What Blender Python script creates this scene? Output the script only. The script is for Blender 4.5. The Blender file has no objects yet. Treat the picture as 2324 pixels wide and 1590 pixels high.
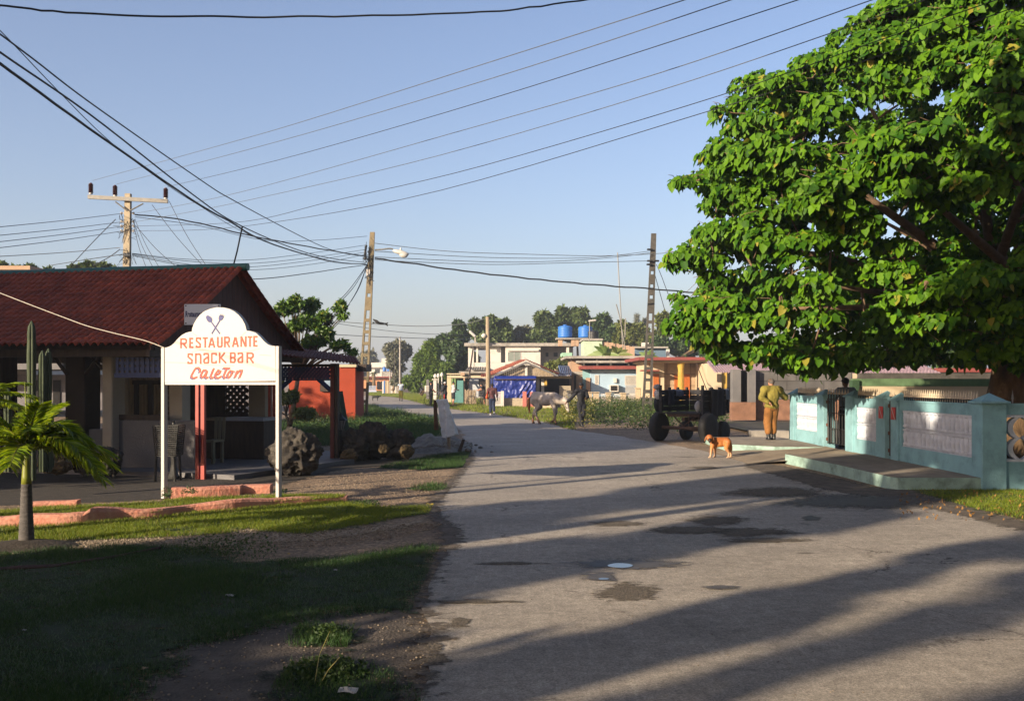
import bpy, math, random
import numpy as np
from mathutils import Vector, Matrix, noise as MN
random.seed(7); RNG = np.random.default_rng(7)
SC = bpy.context.scene
COL = SC.collection
# ---------------------------------------------------------------- camera, light, exposure
CAMH, F, CX, HY = 1.72, 2258.0, 1161.5, 865.0      # photo measured on a 2323 x 1590 grid; horizon row 865
cd = bpy.data.cameras.new('camera'); cam = bpy.data.objects.new('camera', cd); COL.objects.link(cam)
cam.location = (0, 0, CAMH); cam.rotation_euler = (math.radians(90), 0, 0)
cd.sensor_width = 36.0; cd.lens = 36.0 * F / 2323.0; cd.shift_y = 70.0 / 2323.0
cd.clip_start = 0.05; cd.clip_end = 3000
SC.camera = cam
SUN_EL = math.radians(15.6); SH = Vector((0.755, 0.656)).normalized()
SUN = Vector((SH.x * math.cos(SUN_EL), SH.y * math.cos(SUN_EL), -math.sin(SUN_EL)))
w = bpy.data.worlds.new('World'); SC.world = w; w.use_nodes = True
wn = w.node_tree.nodes; wl = w.node_tree.links
bg = wn['Background']; sky = wn.new('ShaderNodeTexSky'); sky.sky_type = 'NISHITA'
sky.sun_disc = False; sky.sun_elevation = SUN_EL; sky.sun_rotation = math.atan2(-SH.x, -SH.y)
sky.air_density = 1.0; sky.dust_density = 1.9; sky.ozone_density = 2.0
gr = wn.new('ShaderNodeMixRGB'); gr.blend_type = 'MULTIPLY'; gr.inputs[0].default_value = 1; gr.inputs[2].default_value = (1.06, 0.97, 1.05, 1)
wl.new(sky.outputs[0], gr.inputs[1]); wl.new(gr.outputs[0], bg.inputs[0]); bg.inputs[1].default_value = 0.078
ld = bpy.data.lights.new('sun', 'SUN'); ld.energy = 5.0; ld.angle = math.radians(0.53); ld.color = (1.0, 0.83, 0.62)
lo = bpy.data.objects.new('sun', ld); COL.objects.link(lo); lo.location = (-30, -25, 15)
lo.rotation_euler = SUN.to_track_quat('-Z', 'Y').to_euler()
SC.view_settings.view_transform = 'Standard'; SC.view_settings.look = 'None'
SC.view_settings.exposure = 1.35; SC.view_settings.gamma = 1.0; SC.view_settings.use_curve_mapping = False
SC.cycles.max_bounces = 6; SC.cycles.transparent_max_bounces = 8; SC.cycles.use_denoising = True; SC.cycles.pixel_filter_width = 1.15

# ---------------------------------------------------------------- helpers
def P(x, y, Y): return Vector(((x - CX) * Y / F, Y, CAMH - (y - HY) * Y / F))
def G(x, y, z=0.0):
    Y = F * (CAMH - z) / (y - HY); return Vector(((x - CX) * Y / F, Y, z))
BASE = {}
def tag(o, label=None, cat=None, group=None, kind=None):
    if label: o['label'] = label
    if cat: o['category'] = cat
    if group: o['group'] = group
    if kind: o['kind'] = kind
    return o
def thing(name, label, cat, loc=(0, 0, 0), group=None, rz=0):
    o = bpy.data.objects.new(name, None); COL.objects.link(o); o.location = loc; o.rotation_euler = (0, 0, rz)
    o.empty_display_size = 0.3; BASE[o.name] = Vector(loc) if rz == 0 else Vector((0, 0, 0))
    return tag(o, label, cat, group)
def link(name, me, mat=None, parent=None, at=None, smooth=False):
    """me holds world coordinates (or local ones when the parent is a turned Empty)"""
    o = bpy.data.objects.new(name, me); COL.objects.link(o)
    off = Vector((0, 0, 0))
    if parent is not None: o.parent = parent; off = BASE[parent.name]
    elif at is not None: off = Vector(at); o.location = off
    if off.length > 0: me.transform(Matrix.Translation(-off))
    BASE[o.name] = off.copy()
    if mat is not None:
        for m in (mat if isinstance(mat, (list, tuple)) else [mat]): me.materials.append(m)
    if smooth: me.shade_smooth()
    me.name = name
    return o
def relabel(name):
    pass
class MB:
    def __init__(s): s.v = []; s.f = []; s.m = []; s.fr = None; s.mi = 0
    def frame(s, O, ang):
        d = Vector((math.cos(ang), math.sin(ang), 0)); n = Vector((-d.y, d.x, 0)); s.fr = (Vector(O), d, n); return s
    def T(s, p):
        if s.fr is None: return tuple(p)
        O, d, n = s.fr; q = O + d * p[0] + n * p[1]; return (q.x, q.y, O.z + p[2])
    def add(s, vs, fs, raw=False):
        b = len(s.v); s.v += [tuple(p) if raw else s.T(p) for p in vs]
        s.f += [tuple(b + i for i in f) for f in fs]; s.m += [s.mi] * len(fs)
    def box(s, x0, x1, y0, y1, z0, z1):
        s.add([(x0, y0, z0), (x1, y0, z0), (x1, y1, z0), (x0, y1, z0), (x0, y0, z1), (x1, y0, z1), (x1, y1, z1), (x0, y1, z1)],
              [(0, 3, 2, 1), (4, 5, 6, 7), (0, 1, 5, 4), (1, 2, 6, 5), (2, 3, 7, 6), (3, 0, 4, 7)]); return s
    def bbox(s, x0, x1, y0, y1, z0, z1, b=0.01):
        """box with chamfered upright edges and top"""
        r = []
        for z, k in ((z0, 0), (z1 - b, 0), (z1, b)):
            r.append([(x0 + b + k, y0 + k, z), (x1 - b - k, y0 + k, z), (x1 - k, y0 + b + k, z), (x1 - k, y1 - b - k, z), (x1 - b - k, y1 - k, z), (x0 + b + k, y1 - k, z), (x0 + k, y1 - b - k, z), (x0 + k, y0 + b + k, z)])
        vs = r[0] + r[1] + r[2]; fs = []
        for L in (0, 8):
            for i in range(8): j = (i + 1) % 8; fs.append((L + i, L + j, L + 8 + j, L + 8 + i))
        fs.append(tuple(16 + i for i in range(8))); fs.append(tuple(7 - i for i in range(8)))
        s.add(vs, fs); return s
    def fb(s, x0, y0, x1, y1, Y, D):
        """box whose front face stands at distance Y and spans that part of the photo grid"""
        a = P(x0, y1, Y); b = P(x1, y0, Y); return s.box(a.x, b.x, Y, Y + D, a.z, b.z)
    def prism(s, pts, a, b, ax='y'):
        """polygon pts (2D) extruded between a and b along ax"""
        n = len(pts)
        def q(p, t):
            if ax == 'y': return (p[0], t, p[1])
            if ax == 'x': return (t, p[0], p[1])
            return (p[0], p[1], t)
        s.add([q(p, a) for p in pts] + [q(p, b) for p in pts],
              [tuple(range(n))[::-1], tuple(range(n, 2 * n))] + [(i, (i + 1) % n, n + (i + 1) % n, n + i) for i in range(n)]); return s
    def tube(s, pts, r, n=8, caps=True, raw=False):
        pts = [Vector(p) for p in pts]; k = len(pts)
        rs = r if isinstance(r, (list, tuple)) else [r] * k
        up = Vector((0.0, 0.0, 1.0)); vs = []
        prev = None
        for i, p in enumerate(pts):
            t = (pts[min(i + 1, k - 1)] - pts[max(i - 1, 0)])
            t = t.normalized() if t.length > 1e-9 else up
            if prev is None:
                a = t.cross(up)
                if a.length < 0.05: a = t.cross(Vector((1, 0, 0)))
            else:
                a = prev - t * prev.dot(t)
                if a.length < 1e-4: a = t.cross(Vector((1, 0, 0)))
            a.normalize(); b = t.cross(a); prev = a
            for j in range(n):
                th = 2 * math.pi * j / n; vs.append(p + a * math.cos(th) * rs[i] + b * math.sin(th) * rs[i])
        fs = [(i * n + j, i * n + (j + 1) % n, (i + 1) * n + (j + 1) % n, (i + 1) * n + j) for i in range(k - 1) for j in range(n)]
        if caps: fs += [tuple(range(n))[::-1], tuple((k - 1) * n + j for j in range(n))]
        s.add(vs, fs, raw); return s
    def cap(s, p, q, r1, r2, n=10):
        """rounded cone (capsule) for bodies"""
        p = Vector(p); q = Vector(q); d = q - p; L = d.length
        d = d / L if L > 1e-6 else Vector((0, 0, 1))
        ps = []; rs = []
        for a in (-85, -55, -25): ps.append(p + d * (r1 * math.sin(math.radians(a)))); rs.append(r1 * math.cos(math.radians(a)))
        ps += [p, q]; rs += [r1, r2]
        for a in (25, 55, 85): ps.append(q + d * (r2 * math.sin(math.radians(a)))); rs.append(r2 * math.cos(math.radians(a)))
        return s.tube(ps, rs, n)
    def chain(s, pts, rs, n=10):
        for i in range(len(pts) - 1): s.cap(pts[i], pts[i + 1], rs[i], rs[i + 1], n)
        return s
    def ell(s, c, r, rot=None, n=12, m=8):
        vs = []; c = Vector(c)
        for i in range(m + 1):
            ph = math.pi * (i + (0.02 if i == 0 else (-0.02 if i == m else 0))) / m - math.pi / 2
            for j in range(n):
                th = 2 * math.pi * j / n
                q = Vector((r[0] * math.cos(ph) * math.cos(th), r[1] * math.cos(ph) * math.sin(th), r[2] * math.sin(ph)))
                if rot is not None: q = rot @ q
                vs.append(c + q)
        fs = [(i * n + j, i * n + (j + 1) % n, (i + 1) * n + (j + 1) % n, (i + 1) * n + j) for i in range(m) for j in range(n)]
        fs += [tuple(range(n))[::-1], tuple(m * n + j for j in range(n))]
        s.add(vs, fs); return s
    def lathe(s, c, prof, n=12):
        c = Vector(c); vs = [c + Vector((r * math.cos(2 * math.pi * j / n), r * math.sin(2 * math.pi * j / n), z)) for r, z in prof for j in range(n)]
        k = len(prof); fs = [(i * n + j, i * n + (j + 1) % n, (i + 1) * n + (j + 1) % n, (i + 1) * n + j) for i in range(k - 1) for j in range(n)]
        fs += [tuple(range(n))[::-1], tuple((k - 1) * n + j for j in range(n))]
        s.add(vs, fs); return s
    def grid(s, fn, nu, nv):
        vs = [fn(i / nu, j / nv) for i in range(nu + 1) for j in range(nv + 1)]
        fs = [(i * (nv + 1) + j, (i + 1) * (nv + 1) + j, (i + 1) * (nv + 1) + j + 1, i * (nv + 1) + j + 1) for i in range(nu) for j in range(nv)]
        s.add(vs, fs); return s
    def mesh(s, name='m'):
        me = bpy.data.meshes.new(name); me.from_pydata(s.v, [], s.f); me.polygons.foreach_set('material_index', s.m)
        me.update(); return me
    def build(s, name, mat=None, parent=None, at=None, smooth=False):
        return link(name, s.mesh(name), mat, parent, at, smooth)
def evaluated(me, mods):
    o = bpy.data.objects.new('tmp', me); COL.objects.link(o)
    for t, kw in mods:
        m = o.modifiers.new(t, t)
        for k, v in kw.items(): setattr(m, k, v)
    dg = bpy.context.evaluated_depsgraph_get(); dg.update()
    r = bpy.data.meshes.new_from_object(o.evaluated_get(dg)); bpy.data.objects.remove(o); return r
def organic(mb, vox=0.02, it=3, fac=0.5):
    r = evaluated(mb.mesh('tmp'), [('REMESH', dict(mode='VOXEL', voxel_size=vox)), ('SMOOTH', dict(factor=fac, iterations=it))])
    r.materials.clear(); r.shade_smooth(); return r
def np_mesh(name, V, faces_per, idx):
    """V (n,3) array; idx (m,k) array of equal-size faces"""
    me = bpy.data.meshes.new(name); n = len(V); m, k = idx.shape
    me.vertices.add(n); me.vertices.foreach_set('co', np.asarray(V, np.float32).ravel())
    me.loops.add(m * k); me.loops.foreach_set('vertex_index', idx.astype(np.int32).ravel())
    me.polygons.add(m); me.polygons.foreach_set('loop_start', (np.arange(m) * k).astype(np.int32))
    try: me.polygons.foreach_set('loop_total', np.full(m, k, np.int32))
    except Exception: pass
    me.update(calc_edges=True); me.validate(); return me
def polydist(px, py, poly):
    d = np.full(len(px), 1e9); n = len(poly)
    for i in range(n):
        ax, ay = poly[i]; bx, by = poly[(i + 1) % n]; L2 = (bx - ax) ** 2 + (by - ay) ** 2 + 1e-12; t = np.clip(((px - ax) * (bx - ax) + (py - ay) * (by - ay)) / L2, 0, 1); d = np.minimum(d, np.hypot(px - ax - t * (bx - ax), py - ay - t * (by - ay)))
    return np.where(inpoly(px, py, poly), d, -d)
def cnoise(x, y, k=1.0):
    return (np.sin(2.1 * k * x + 1.7 * np.sin(1.3 * k * y)) + np.sin(2.9 * k * y + 1.9 * np.sin(1.9 * k * x + 1)) + .7 * np.sin(5.3 * k * x + 4.1 * k * y) + .6 * np.sin(7.7 * k * y - 6.1 * k * x + 2)) / 3.3
def inpoly(px, py, poly):
    c = np.zeros(len(px), bool); n = len(poly)
    for i in range(n):
        x0, y0 = poly[i]; x1, y1 = poly[(i + 1) % n]
        if y0 == y1: continue
        t = ((y0 > py) != (y1 > py)) & (px < (x1 - x0) * (py - y0) / (y1 - y0) + x0); c ^= t
    return c
# ---------------------------------------------------------------- materials
MATS = {}
def mat(name, col, rough=0.8, var=0.18, scale=4.0, bump=0.0, bscale=30.0, col2=None, metal=0.0, spec=0.4, dirt=None, dscale=0.8, damt=0.5,
        trans=0.0, coat=0.0, stretch=None, detail=6):
    if name in MATS: return MATS[name]
    m = bpy.data.materials.new(name); m.use_nodes = True; nt = m.node_tree; N = nt.nodes; L = nt.links
    b = N['Principled BSDF']; tc = N.new('ShaderNodeTexCoord'); src = tc.outputs['Object']
    if stretch:
        mp = N.new('ShaderNodeMapping'); mp.inputs['Scale'].default_value = stretch; L.new(src, mp.inputs[0]); src = mp.outputs[0]
    nz = N.new('ShaderNodeTexNoise'); nz.inputs['Scale'].default_value = scale; nz.inputs['Detail'].default_value = detail
    nz.inputs['Roughness'].default_value = 0.65; L.new(src, nz.inputs['Vector'])
    rp = N.new('ShaderNodeValToRGB'); L.new(nz.outputs[0], rp.inputs[0])
    KA = 0.72; col = [q * KA for q in col[:3]]; col2 = [q * KA for q in col2[:3]] if col2 else None; dirt = [q * KA for q in dirt] if dirt else None
    c = Vector(col[:3]); d = Vector(col2[:3]) if col2 else c * (1 + var); c0 = c if col2 else c * (1 - var)
    rp.color_ramp.elements[0].position = 0.34; rp.color_ramp.elements[1].position = 0.66
    rp.color_ramp.elements[0].color = (*c0, 1); rp.color_ramp.elements[1].color = (*d, 1)
    out = rp.outputs[0]
    if dirt:
        n2 = N.new('ShaderNodeTexNoise'); n2.inputs['Scale'].default_value = dscale; n2.inputs['Detail'].default_value = 8; n2.inputs['Roughness'].default_value = 0.7
        L.new(tc.outputs['Object'], n2.inputs['Vector'])
        r2 = N.new('ShaderNodeValToRGB'); r2.color_ramp.elements[0].position = 0.5; r2.color_ramp.elements[1].position = 0.68
        r2.color_ramp.elements[1].color = (damt, damt, damt, 1); r2.color_ramp.elements[0].color = (0, 0, 0, 1); L.new(n2.outputs[0], r2.inputs[0])
        mx = N.new('ShaderNodeMixRGB'); L.new(r2.outputs[0], mx.inputs[0]); L.new(out, mx.inputs[1]); mx.inputs[2].default_value = (*dirt, 1); out = mx.outputs[0]
    L.new(out, b.inputs['Base Color'])
    b.inputs['Roughness'].default_value = rough; b.inputs['Metallic'].default_value = metal; b.inputs['Specular IOR Level'].default_value = spec
    if coat: b.inputs['Coat Weight'].default_value = coat
    if bump:
        n3 = N.new('ShaderNodeTexNoise'); n3.inputs['Scale'].default_value = bscale; n3.inputs['Detail'].default_value = 5; L.new(src, n3.inputs['Vector'])
        bp = N.new('ShaderNodeBump'); bp.inputs['Strength'].default_value = bump; bp.inputs['Distance'].default_value = 0.02
        L.new(n3.outputs[0], bp.inputs['Height']); L.new(bp.outputs[0], b.inputs['Normal'])
    if trans:
        tr = N.new('ShaderNodeBsdfTranslucent'); L.new(out, tr.inputs[0]); ms = N.new('ShaderNodeMixShader'); ms.inputs[0].default_value = trans
        L.new(b.outputs[0], ms.inputs[1]); L.new(tr.outputs[0], ms.inputs[2]); L.new(ms.outputs[0], N['Material Output'].inputs[0])
    MATS[name] = m; return m
def leafmat(name, c1, c2, rough=0.35, trans=0.25, c3=None, nscale=7.0, spec=0.4):
    """two-tone leaf colour, varied leaf by leaf (random per island)"""
    if name in MATS: return MATS[name]
    m = bpy.data.materials.new(name); m.use_nodes = True; nt = m.node_tree; N = nt.nodes; L = nt.links
    b = N['Principled BSDF']; g = N.new('ShaderNodeNewGeometry'); rp = N.new('ShaderNodeValToRGB')
    L.new(g.outputs['Random Per Island'], rp.inputs[0]); e = rp.color_ramp.elements
    e[0].color = (*c1, 1); e[1].color = (*c2, 1); e[0].position = 0.0; e[1].position = 0.95
    if c3: x = e.new(0.975); x.color = (*c3, 1); x2 = e.new(0.965); x2.color = (*c2, 1)
    L.new(rp.outputs[0], b.inputs['Base Color']); b.inputs['Roughness'].default_value = rough; b.inputs['Specular IOR Level'].default_value = spec
    tr = N.new('ShaderNodeBsdfTranslucent'); ms = N.new('ShaderNodeMixShader'); ms.inputs[0].default_value = trans
    hs = N.new('ShaderNodeMixRGB'); hs.blend_type = 'MULTIPLY'; hs.inputs[0].default_value = 1; hs.inputs[2].default_value = (1.5, 1.35, 0.5, 1)
    L.new(rp.outputs[0], hs.inputs[1]); L.new(hs.outputs[0], tr.inputs[0])
    L.new(b.outputs[0], ms.inputs[1]); L.new(tr.outputs[0], ms.inputs[2]); L.new(ms.outputs[0], N['Material Output'].inputs[0])
    MATS[name] = m; return m
def brickmat(name, c1, c2, mortar, bw, bh, rough=0.85, msize=0.015, axis='x', offset=0.5, bump=0.3):
    m = bpy.data.materials.new(name); m.use_nodes = True; nt = m.node_tree; N = nt.nodes; L = nt.links; b = N['Principled BSDF']
    tc = N.new('ShaderNodeTexCoord'); sp = N.new('ShaderNodeSeparateXYZ'); cb = N.new('ShaderNodeCombineXYZ'); L.new(tc.outputs['Object'], sp.inputs[0])
    L.new(sp.outputs['X' if axis == 'x' else 'Y'], cb.inputs[0]); L.new(sp.outputs['Z'], cb.inputs[1])
    c1, c2, mortar = [[q * .72 for q in k_] for k_ in (c1, c2, mortar)]; bk = N.new('ShaderNodeTexBrick'); L.new(cb.outputs[0], bk.inputs['Vector']); bk.inputs['Color1'].default_value = (*c1, 1); bk.inputs['Color2'].default_value = (*c2, 1)
    bk.inputs['Mortar'].default_value = (*mortar, 1); bk.inputs['Scale'].default_value = 1; bk.inputs['Brick Width'].default_value = bw; bk.inputs['Row Height'].default_value = bh
    bk.inputs['Mortar Size'].default_value = msize; bk.offset = offset
    nz = N.new('ShaderNodeTexNoise'); nz.inputs['Scale'].default_value = 2.2; nz.inputs['Detail'].default_value = 8; L.new(tc.outputs['Object'], nz.inputs['Vector'])
    mx = N.new('ShaderNodeMixRGB'); mx.blend_type = 'MULTIPLY'; mx.inputs[0].default_value = 0.7; L.new(bk.outputs[0], mx.inputs[1])
    rp = N.new('ShaderNodeValToRGB'); rp.color_ramp.elements[0].color = (0.55, 0.52, 0.5, 1); rp.color_ramp.elements[0].position = 0.3; rp.color_ramp.elements[1].position = 0.6
    L.new(nz.outputs[0], rp.inputs[0]); L.new(rp.outputs[0], mx.inputs[2]); L.new(mx.outputs[0], b.inputs['Base Color']); b.inputs['Roughness'].default_value = rough
    bp = N.new('ShaderNodeBump'); bp.inputs['Strength'].default_value = bump; bp.inputs['Distance'].default_value = 0.02; bp.invert = True
    L.new(bk.outputs['Fac'], bp.inputs['Height']); L.new(bp.outputs[0], b.inputs['Normal'])
    return m
m_white = mat('white_paint', (0.52, 0.49, 0.46), 0.55, 0.03, 3, 0.05, 60, dirt=(0.45, 0.41, 0.36), dscale=3, damt=0.25)
m_cream = mat('cream_plaster', (0.46, 0.40, 0.31), 0.9, 0.06, 2, 0.25, 40, dirt=(0.3, 0.27, 0.22), dscale=1.5, damt=0.4)
m_greyplaster = mat('grey_plaster', (0.16, 0.155, 0.155), 0.9, 0.08, 2, 0.4, 50, dirt=(0.2, 0.18, 0.16), dscale=2, damt=0.4)
m_conc = mat('pole_concrete', (0.22, 0.175, 0.105), 0.9, 0.2, 5, 0.5, 30, dirt=(0.13, 0.12, 0.07), dscale=1.2, damt=0.7)
m_concd = mat('old_dark_concrete', (0.075, 0.068, 0.058), 0.9, 0.3, 4, 0.5, 25, dirt=(0.05, 0.05, 0.04), dscale=1.5, damt=0.7)
m_slab = mat('worn_slab', (0.36, 0.33, 0.29), 0.9, 0.2, 3, 0.3, 20, dirt=(0.13, 0.12, 0.1), dscale=0.6, damt=0.7)
m_pink = mat('pink_plaster', (0.62, 0.23, 0.15), 0.9, 0.0, 9, 0.7, 22, col2=(0.70, 0.36, 0.25), dirt=(0.35, 0.09, 0.05), dscale=4, damt=0.5)
m_turq = mat('turquoise_paint', (0.24, 0.45, 0.50), 0.8, 0.10, 2.2, 0.4, 25, dirt=(0.13, 0.26, 0.28), dscale=2.6, damt=0.7)
m_turqk = mat('turquoise_kerb_paint', (0.32, 0.47, 0.41), 0.85, 0.12, 5, 0.5, 30, dirt=(0.10, 0.14, 0.11), dscale=2.2, damt=0.85)
m_balw = mat('white_balusters', (0.62, 0.66, 0.74), 0.8, 0.08, 6, 0.3, 40, dirt=(0.34, 0.34, 0.35), dscale=5, damt=0.4)
m_black = mat('black_iron', (0.015, 0.015, 0.014), 0.5, 0.3, 10)
m_gold = mat('gold_tips', (0.60, 0.50, 0.36), 0.4, 0.1, 10)
m_wire = mat('wire', (0.025, 0.027, 0.03), 0.6, 0.1, 2)
m_wirel = mat('wire_light', (0.10, 0.11, 0.12), 0.5, 0.1, 2)
m_steel = mat('galvanised', (0.20, 0.19, 0.17), 0.5, 0.15, 8, metal=0.3)
m_bark = mat('bark', (0.17, 0.115, 0.065), 0.95, 0.35, 6, 0.9, 25, stretch=(1, 1, 0.3), dirt=(0.28, 0.21, 0.13), dscale=1.3, damt=0.7)
m_branch = mat('branch_bark', (0.17, 0.11, 0.065), 0.9, 0.3, 6, 0.5, 25)
m_darkwood = mat('dark_wood', (0.045, 0.028, 0.018), 0.7, 0.4, 3, 0.4, 15, stretch=(6, 6, 0.7))
m_redwood = mat('dark_red_planks', (0.085, 0.022, 0.014), 0.7, 0.35, 3, 0.4, 15, stretch=(6, 6, 0.7))
m_greywood = mat('grey_planks', (0.34, 0.26, 0.17), 0.85, 0.35, 3, 0.4, 15, stretch=(9, 9, 0.7))
m_red = mat('red_post_paint', (0.35, 0.03, 0.015), 0.5, 0.2, 4)
m_blue = mat('blue_paint', (0.025, 0.05, 0.16), 0.6, 0.2, 4)
m_rubber = mat('tyre_rubber', (0.02, 0.02, 0.021), 0.8, 0.3, 6, 0.4, 30)
m_glass = mat('dark_pane', (0.035, 0.045, 0.05), 0.12, 0.2, 1, spec=0.6)
m_void = mat('dark_interior', (0.012, 0.010, 0.009), 0.95, 0.3, 2)
m_skin = mat('skin_light', (0.50, 0.25, 0.15), 0.55, 0.08, 10); m_skind = mat('skin_brown', (0.16, 0.075, 0.04), 0.5, 0.1, 10)
m_hair = mat('black_hair', (0.012, 0.01, 0.009), 0.6, 0.3, 40)
# ---------------------------------------------------------------- ground, road, verges
def ground_material():
    m = bpy.data.materials.new('dirt_ground'); m.use_nodes = True; nt = m.node_tree; N = nt.nodes; L = nt.links; b = N['Principled BSDF']
    tc = N.new('ShaderNodeTexCoord')
    def noise(s, d=8, r=0.65):
        n = N.new('ShaderNodeTexNoise'); n.inputs['Scale'].default_value = s; n.inputs['Detail'].default_value = d; n.inputs['Roughness'].default_value = r
        L.new(tc.outputs['Object'], n.inputs['Vector']); return n
    a = noise(0.5); c = noise(14, 6); r = N.new('ShaderNodeValToRGB'); L.new(a.outputs[0], r.inputs[0]); e = r.color_ramp.elements
    e[0].position = 0.35; e[1].position = 0.65; e[0].color = (0.15, 0.105, 0.068, 1); e[1].color = (0.31, 0.235, 0.16, 1)
    r2 = N.new('ShaderNodeValToRGB'); L.new(c.outputs[0], r2.inputs[0]); r2.color_ramp.elements[0].color = (0.45, 0.42, 0.4, 1); r2.color_ramp.elements[0].position = 0.3; r2.color_ramp.elements[1].color = (1.25, 1.2, 1.12, 1); r2.color_ramp.elements[1].position = 0.7
    mx = N.new('ShaderNodeMixRGB'); mx.blend_type = 'MULTIPLY'; mx.inputs[0].default_value = 1; L.new(r.outputs[0], mx.inputs[1]); L.new(r2.outputs[0], mx.inputs[2])
    v = N.new('ShaderNodeTexVoronoi'); v.inputs['Scale'].default_value = 38; L.new(tc.outputs['Object'], v.inputs['Vector'])
    r3 = N.new('ShaderNodeValToRGB'); L.new(v.outputs['Color'], r3.inputs[0]); r3.color_ramp.elements[0].position = 0.2; r3.color_ramp.elements[0].color = (0.4, 0.38, 0.35, 1); r3.color_ramp.elements[1].color = (1.6, 1.5, 1.35, 1); r3.color_ramp.elements[1].position = 0.85
    m2 = N.new('ShaderNodeMixRGB'); m2.blend_type = 'MULTIPLY'; m2.inputs[0].default_value = 0.75; L.new(mx.outputs[0], m2.inputs[1]); L.new(r3.outputs[0], m2.inputs[2])
    L.new(m2.outputs[0], b.inputs['Base Color']); b.inputs['Roughness'].default_value = 0.95
    ad = N.new('ShaderNodeMath'); ad.operation = 'ADD'; L.new(v.outputs['Distance'], ad.inputs[0]); L.new(c.outputs[0], ad.inputs[1])
    bp = N.new('ShaderNodeBump'); bp.inputs['Strength'].default_value = 0.55; bp.inputs['Distance'].default_value = 0.02; L.new(ad.outputs[0], bp.inputs['Height']); L.new(bp.outputs[0], b.inputs['Normal'])
    return m
def road_material():
    m = bpy.data.materials.new('old_asphalt'); m.use_nodes = True; nt = m.node_tree; N = nt.nodes; L = nt.links; b = N['Principled BSDF']
    tc = N.new('ShaderNodeTexCoord')
    def noise(s, d=8, r=0.65, st=None, dist=0):
        n = N.new('ShaderNodeTexNoise'); n.inputs['Scale'].default_value = s; n.inputs['Detail'].default_value = d; n.inputs['Roughness'].default_value = r; n.inputs['Distortion'].default_value = dist
        src = tc.outputs['Object']
        if st: mp = N.new('ShaderNodeMapping'); mp.inputs['Scale'].default_value = st; mp.inputs['Rotation'].default_value = (0, 0, 0.12); L.new(src, mp.inputs[0]); src = mp.outputs[0]
        L.new(src, n.inputs['Vector']); return n
    def ramp(n, p0, c0, p1, c1):
        r = N.new('ShaderNodeValToRGB'); L.new(n.outputs[0], r.inputs[0]); e = r.color_ramp.elements; e[0].position = p0; e[1].position = p1; e[0].color = (*c0, 1); e[1].color = (*c1, 1); return r
    def mul(a, c, f=1.0, t='MULTIPLY'):
        x = N.new('ShaderNodeMixRGB'); x.blend_type = t; x.inputs[0].default_value = f; L.new(a.outputs[0], x.inputs[1]); L.new(c.outputs[0], x.inputs[2]); return x
    base = ramp(noise(0.35, 5), 0.35, (0.285, 0.254, 0.215), 0.65, (0.365, 0.325, 0.275))
    x = mul(base, ramp(noise(75, 4, 0.85), 0.34, (0.45, 0.44, 0.43), 0.66, (1.45, 1.43, 1.40)))
    x = mul(x, ramp(noise(9, 8, 0.75), 0.34, (0.74, 0.74, 0.74), 0.62, (1.12, 1.12, 1.12)))
    x = mul(x, ramp(noise(0.8, 9, 0.65, (0.9, 1.5, 1)), 0.36, (0.78, 0.78, 0.79), 0.6, (1.06, 1.06, 1.06)), 0.8)
    x = mul(x, ramp(noise(1.1, 10, 0.7, (0.5, 1.8, 1), 0.8), 0.325, (0.32, 0.30, 0.28), 0.36, (1, 1, 1)), 0.9)
    x = mul(x, ramp(noise(5, 3, 0.6, (5, 0.15, 1), .3), 0.56, (1, 1, 1), 0.74, (1.30, 1.30, 1.30)), 0.7)
    v = N.new('ShaderNodeTexVoronoi'); v.inputs['Scale'].default_value = 9; L.new(tc.outputs['Object'], v.inputs['Vector'])
    sp = ramp(v, 0.035, (0.35, 0.33, 0.31), 0.055, (1, 1, 1)); x = mul(x, sp, 0.45)
    cr = N.new('ShaderNodeTexVoronoi'); cr.feature = 'DISTANCE_TO_EDGE'; cr.inputs['Scale'].default_value = .55; ds = noise(2.2, 5); va = N.new('ShaderNodeVectorMath'); va.operation = 'SCALE'; va.inputs['Scale'].default_value = .8; L.new(ds.outputs['Color'], va.inputs[0]); vb = N.new('ShaderNodeVectorMath'); L.new(va.outputs[0], vb.inputs[0]); L.new(tc.outputs['Object'], vb.inputs[1]); L.new(vb.outputs[0], cr.inputs['Vector'])
    crk = ramp(cr, 0.004, (0.28, 0.26, 0.24), 0.012, (1, 1, 1)); msk = ramp(noise(.35, 4), .52, (0, 0, 0), .60, (1, 1, 1)); xx = N.new('ShaderNodeMixRGB'); L.new(msk.outputs[0], xx.inputs[0]); xx.inputs[1].default_value = (1, 1, 1, 1); L.new(crk.outputs[0], xx.inputs[2]); x = mul(x, xx)
    L.new(x.outputs[0], b.inputs['Base Color']); b.inputs['Roughness'].default_value = 0.82; b.inputs['Specular IOR Level'].default_value = 0.3
    n = noise(90, 3, 0.8); bp = N.new('ShaderNodeBump'); bp.inputs['Strength'].default_value = 0.5; bp.inputs['Distance'].default_value = 0.01; L.new(n.outputs[0], bp.inputs['Height']); L.new(bp.outputs[0], b.inputs['Normal'])
    return m
m_ground = ground_material(); m_road = road_material()
g = MB(); g.add([(-600, -60, 0), (600, -60, 0), (600, 1500, 0), (-600, 1500, 0)], [(0, 1, 2, 3)])
tag(g.build('ground', m_ground), kind='structure')
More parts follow.
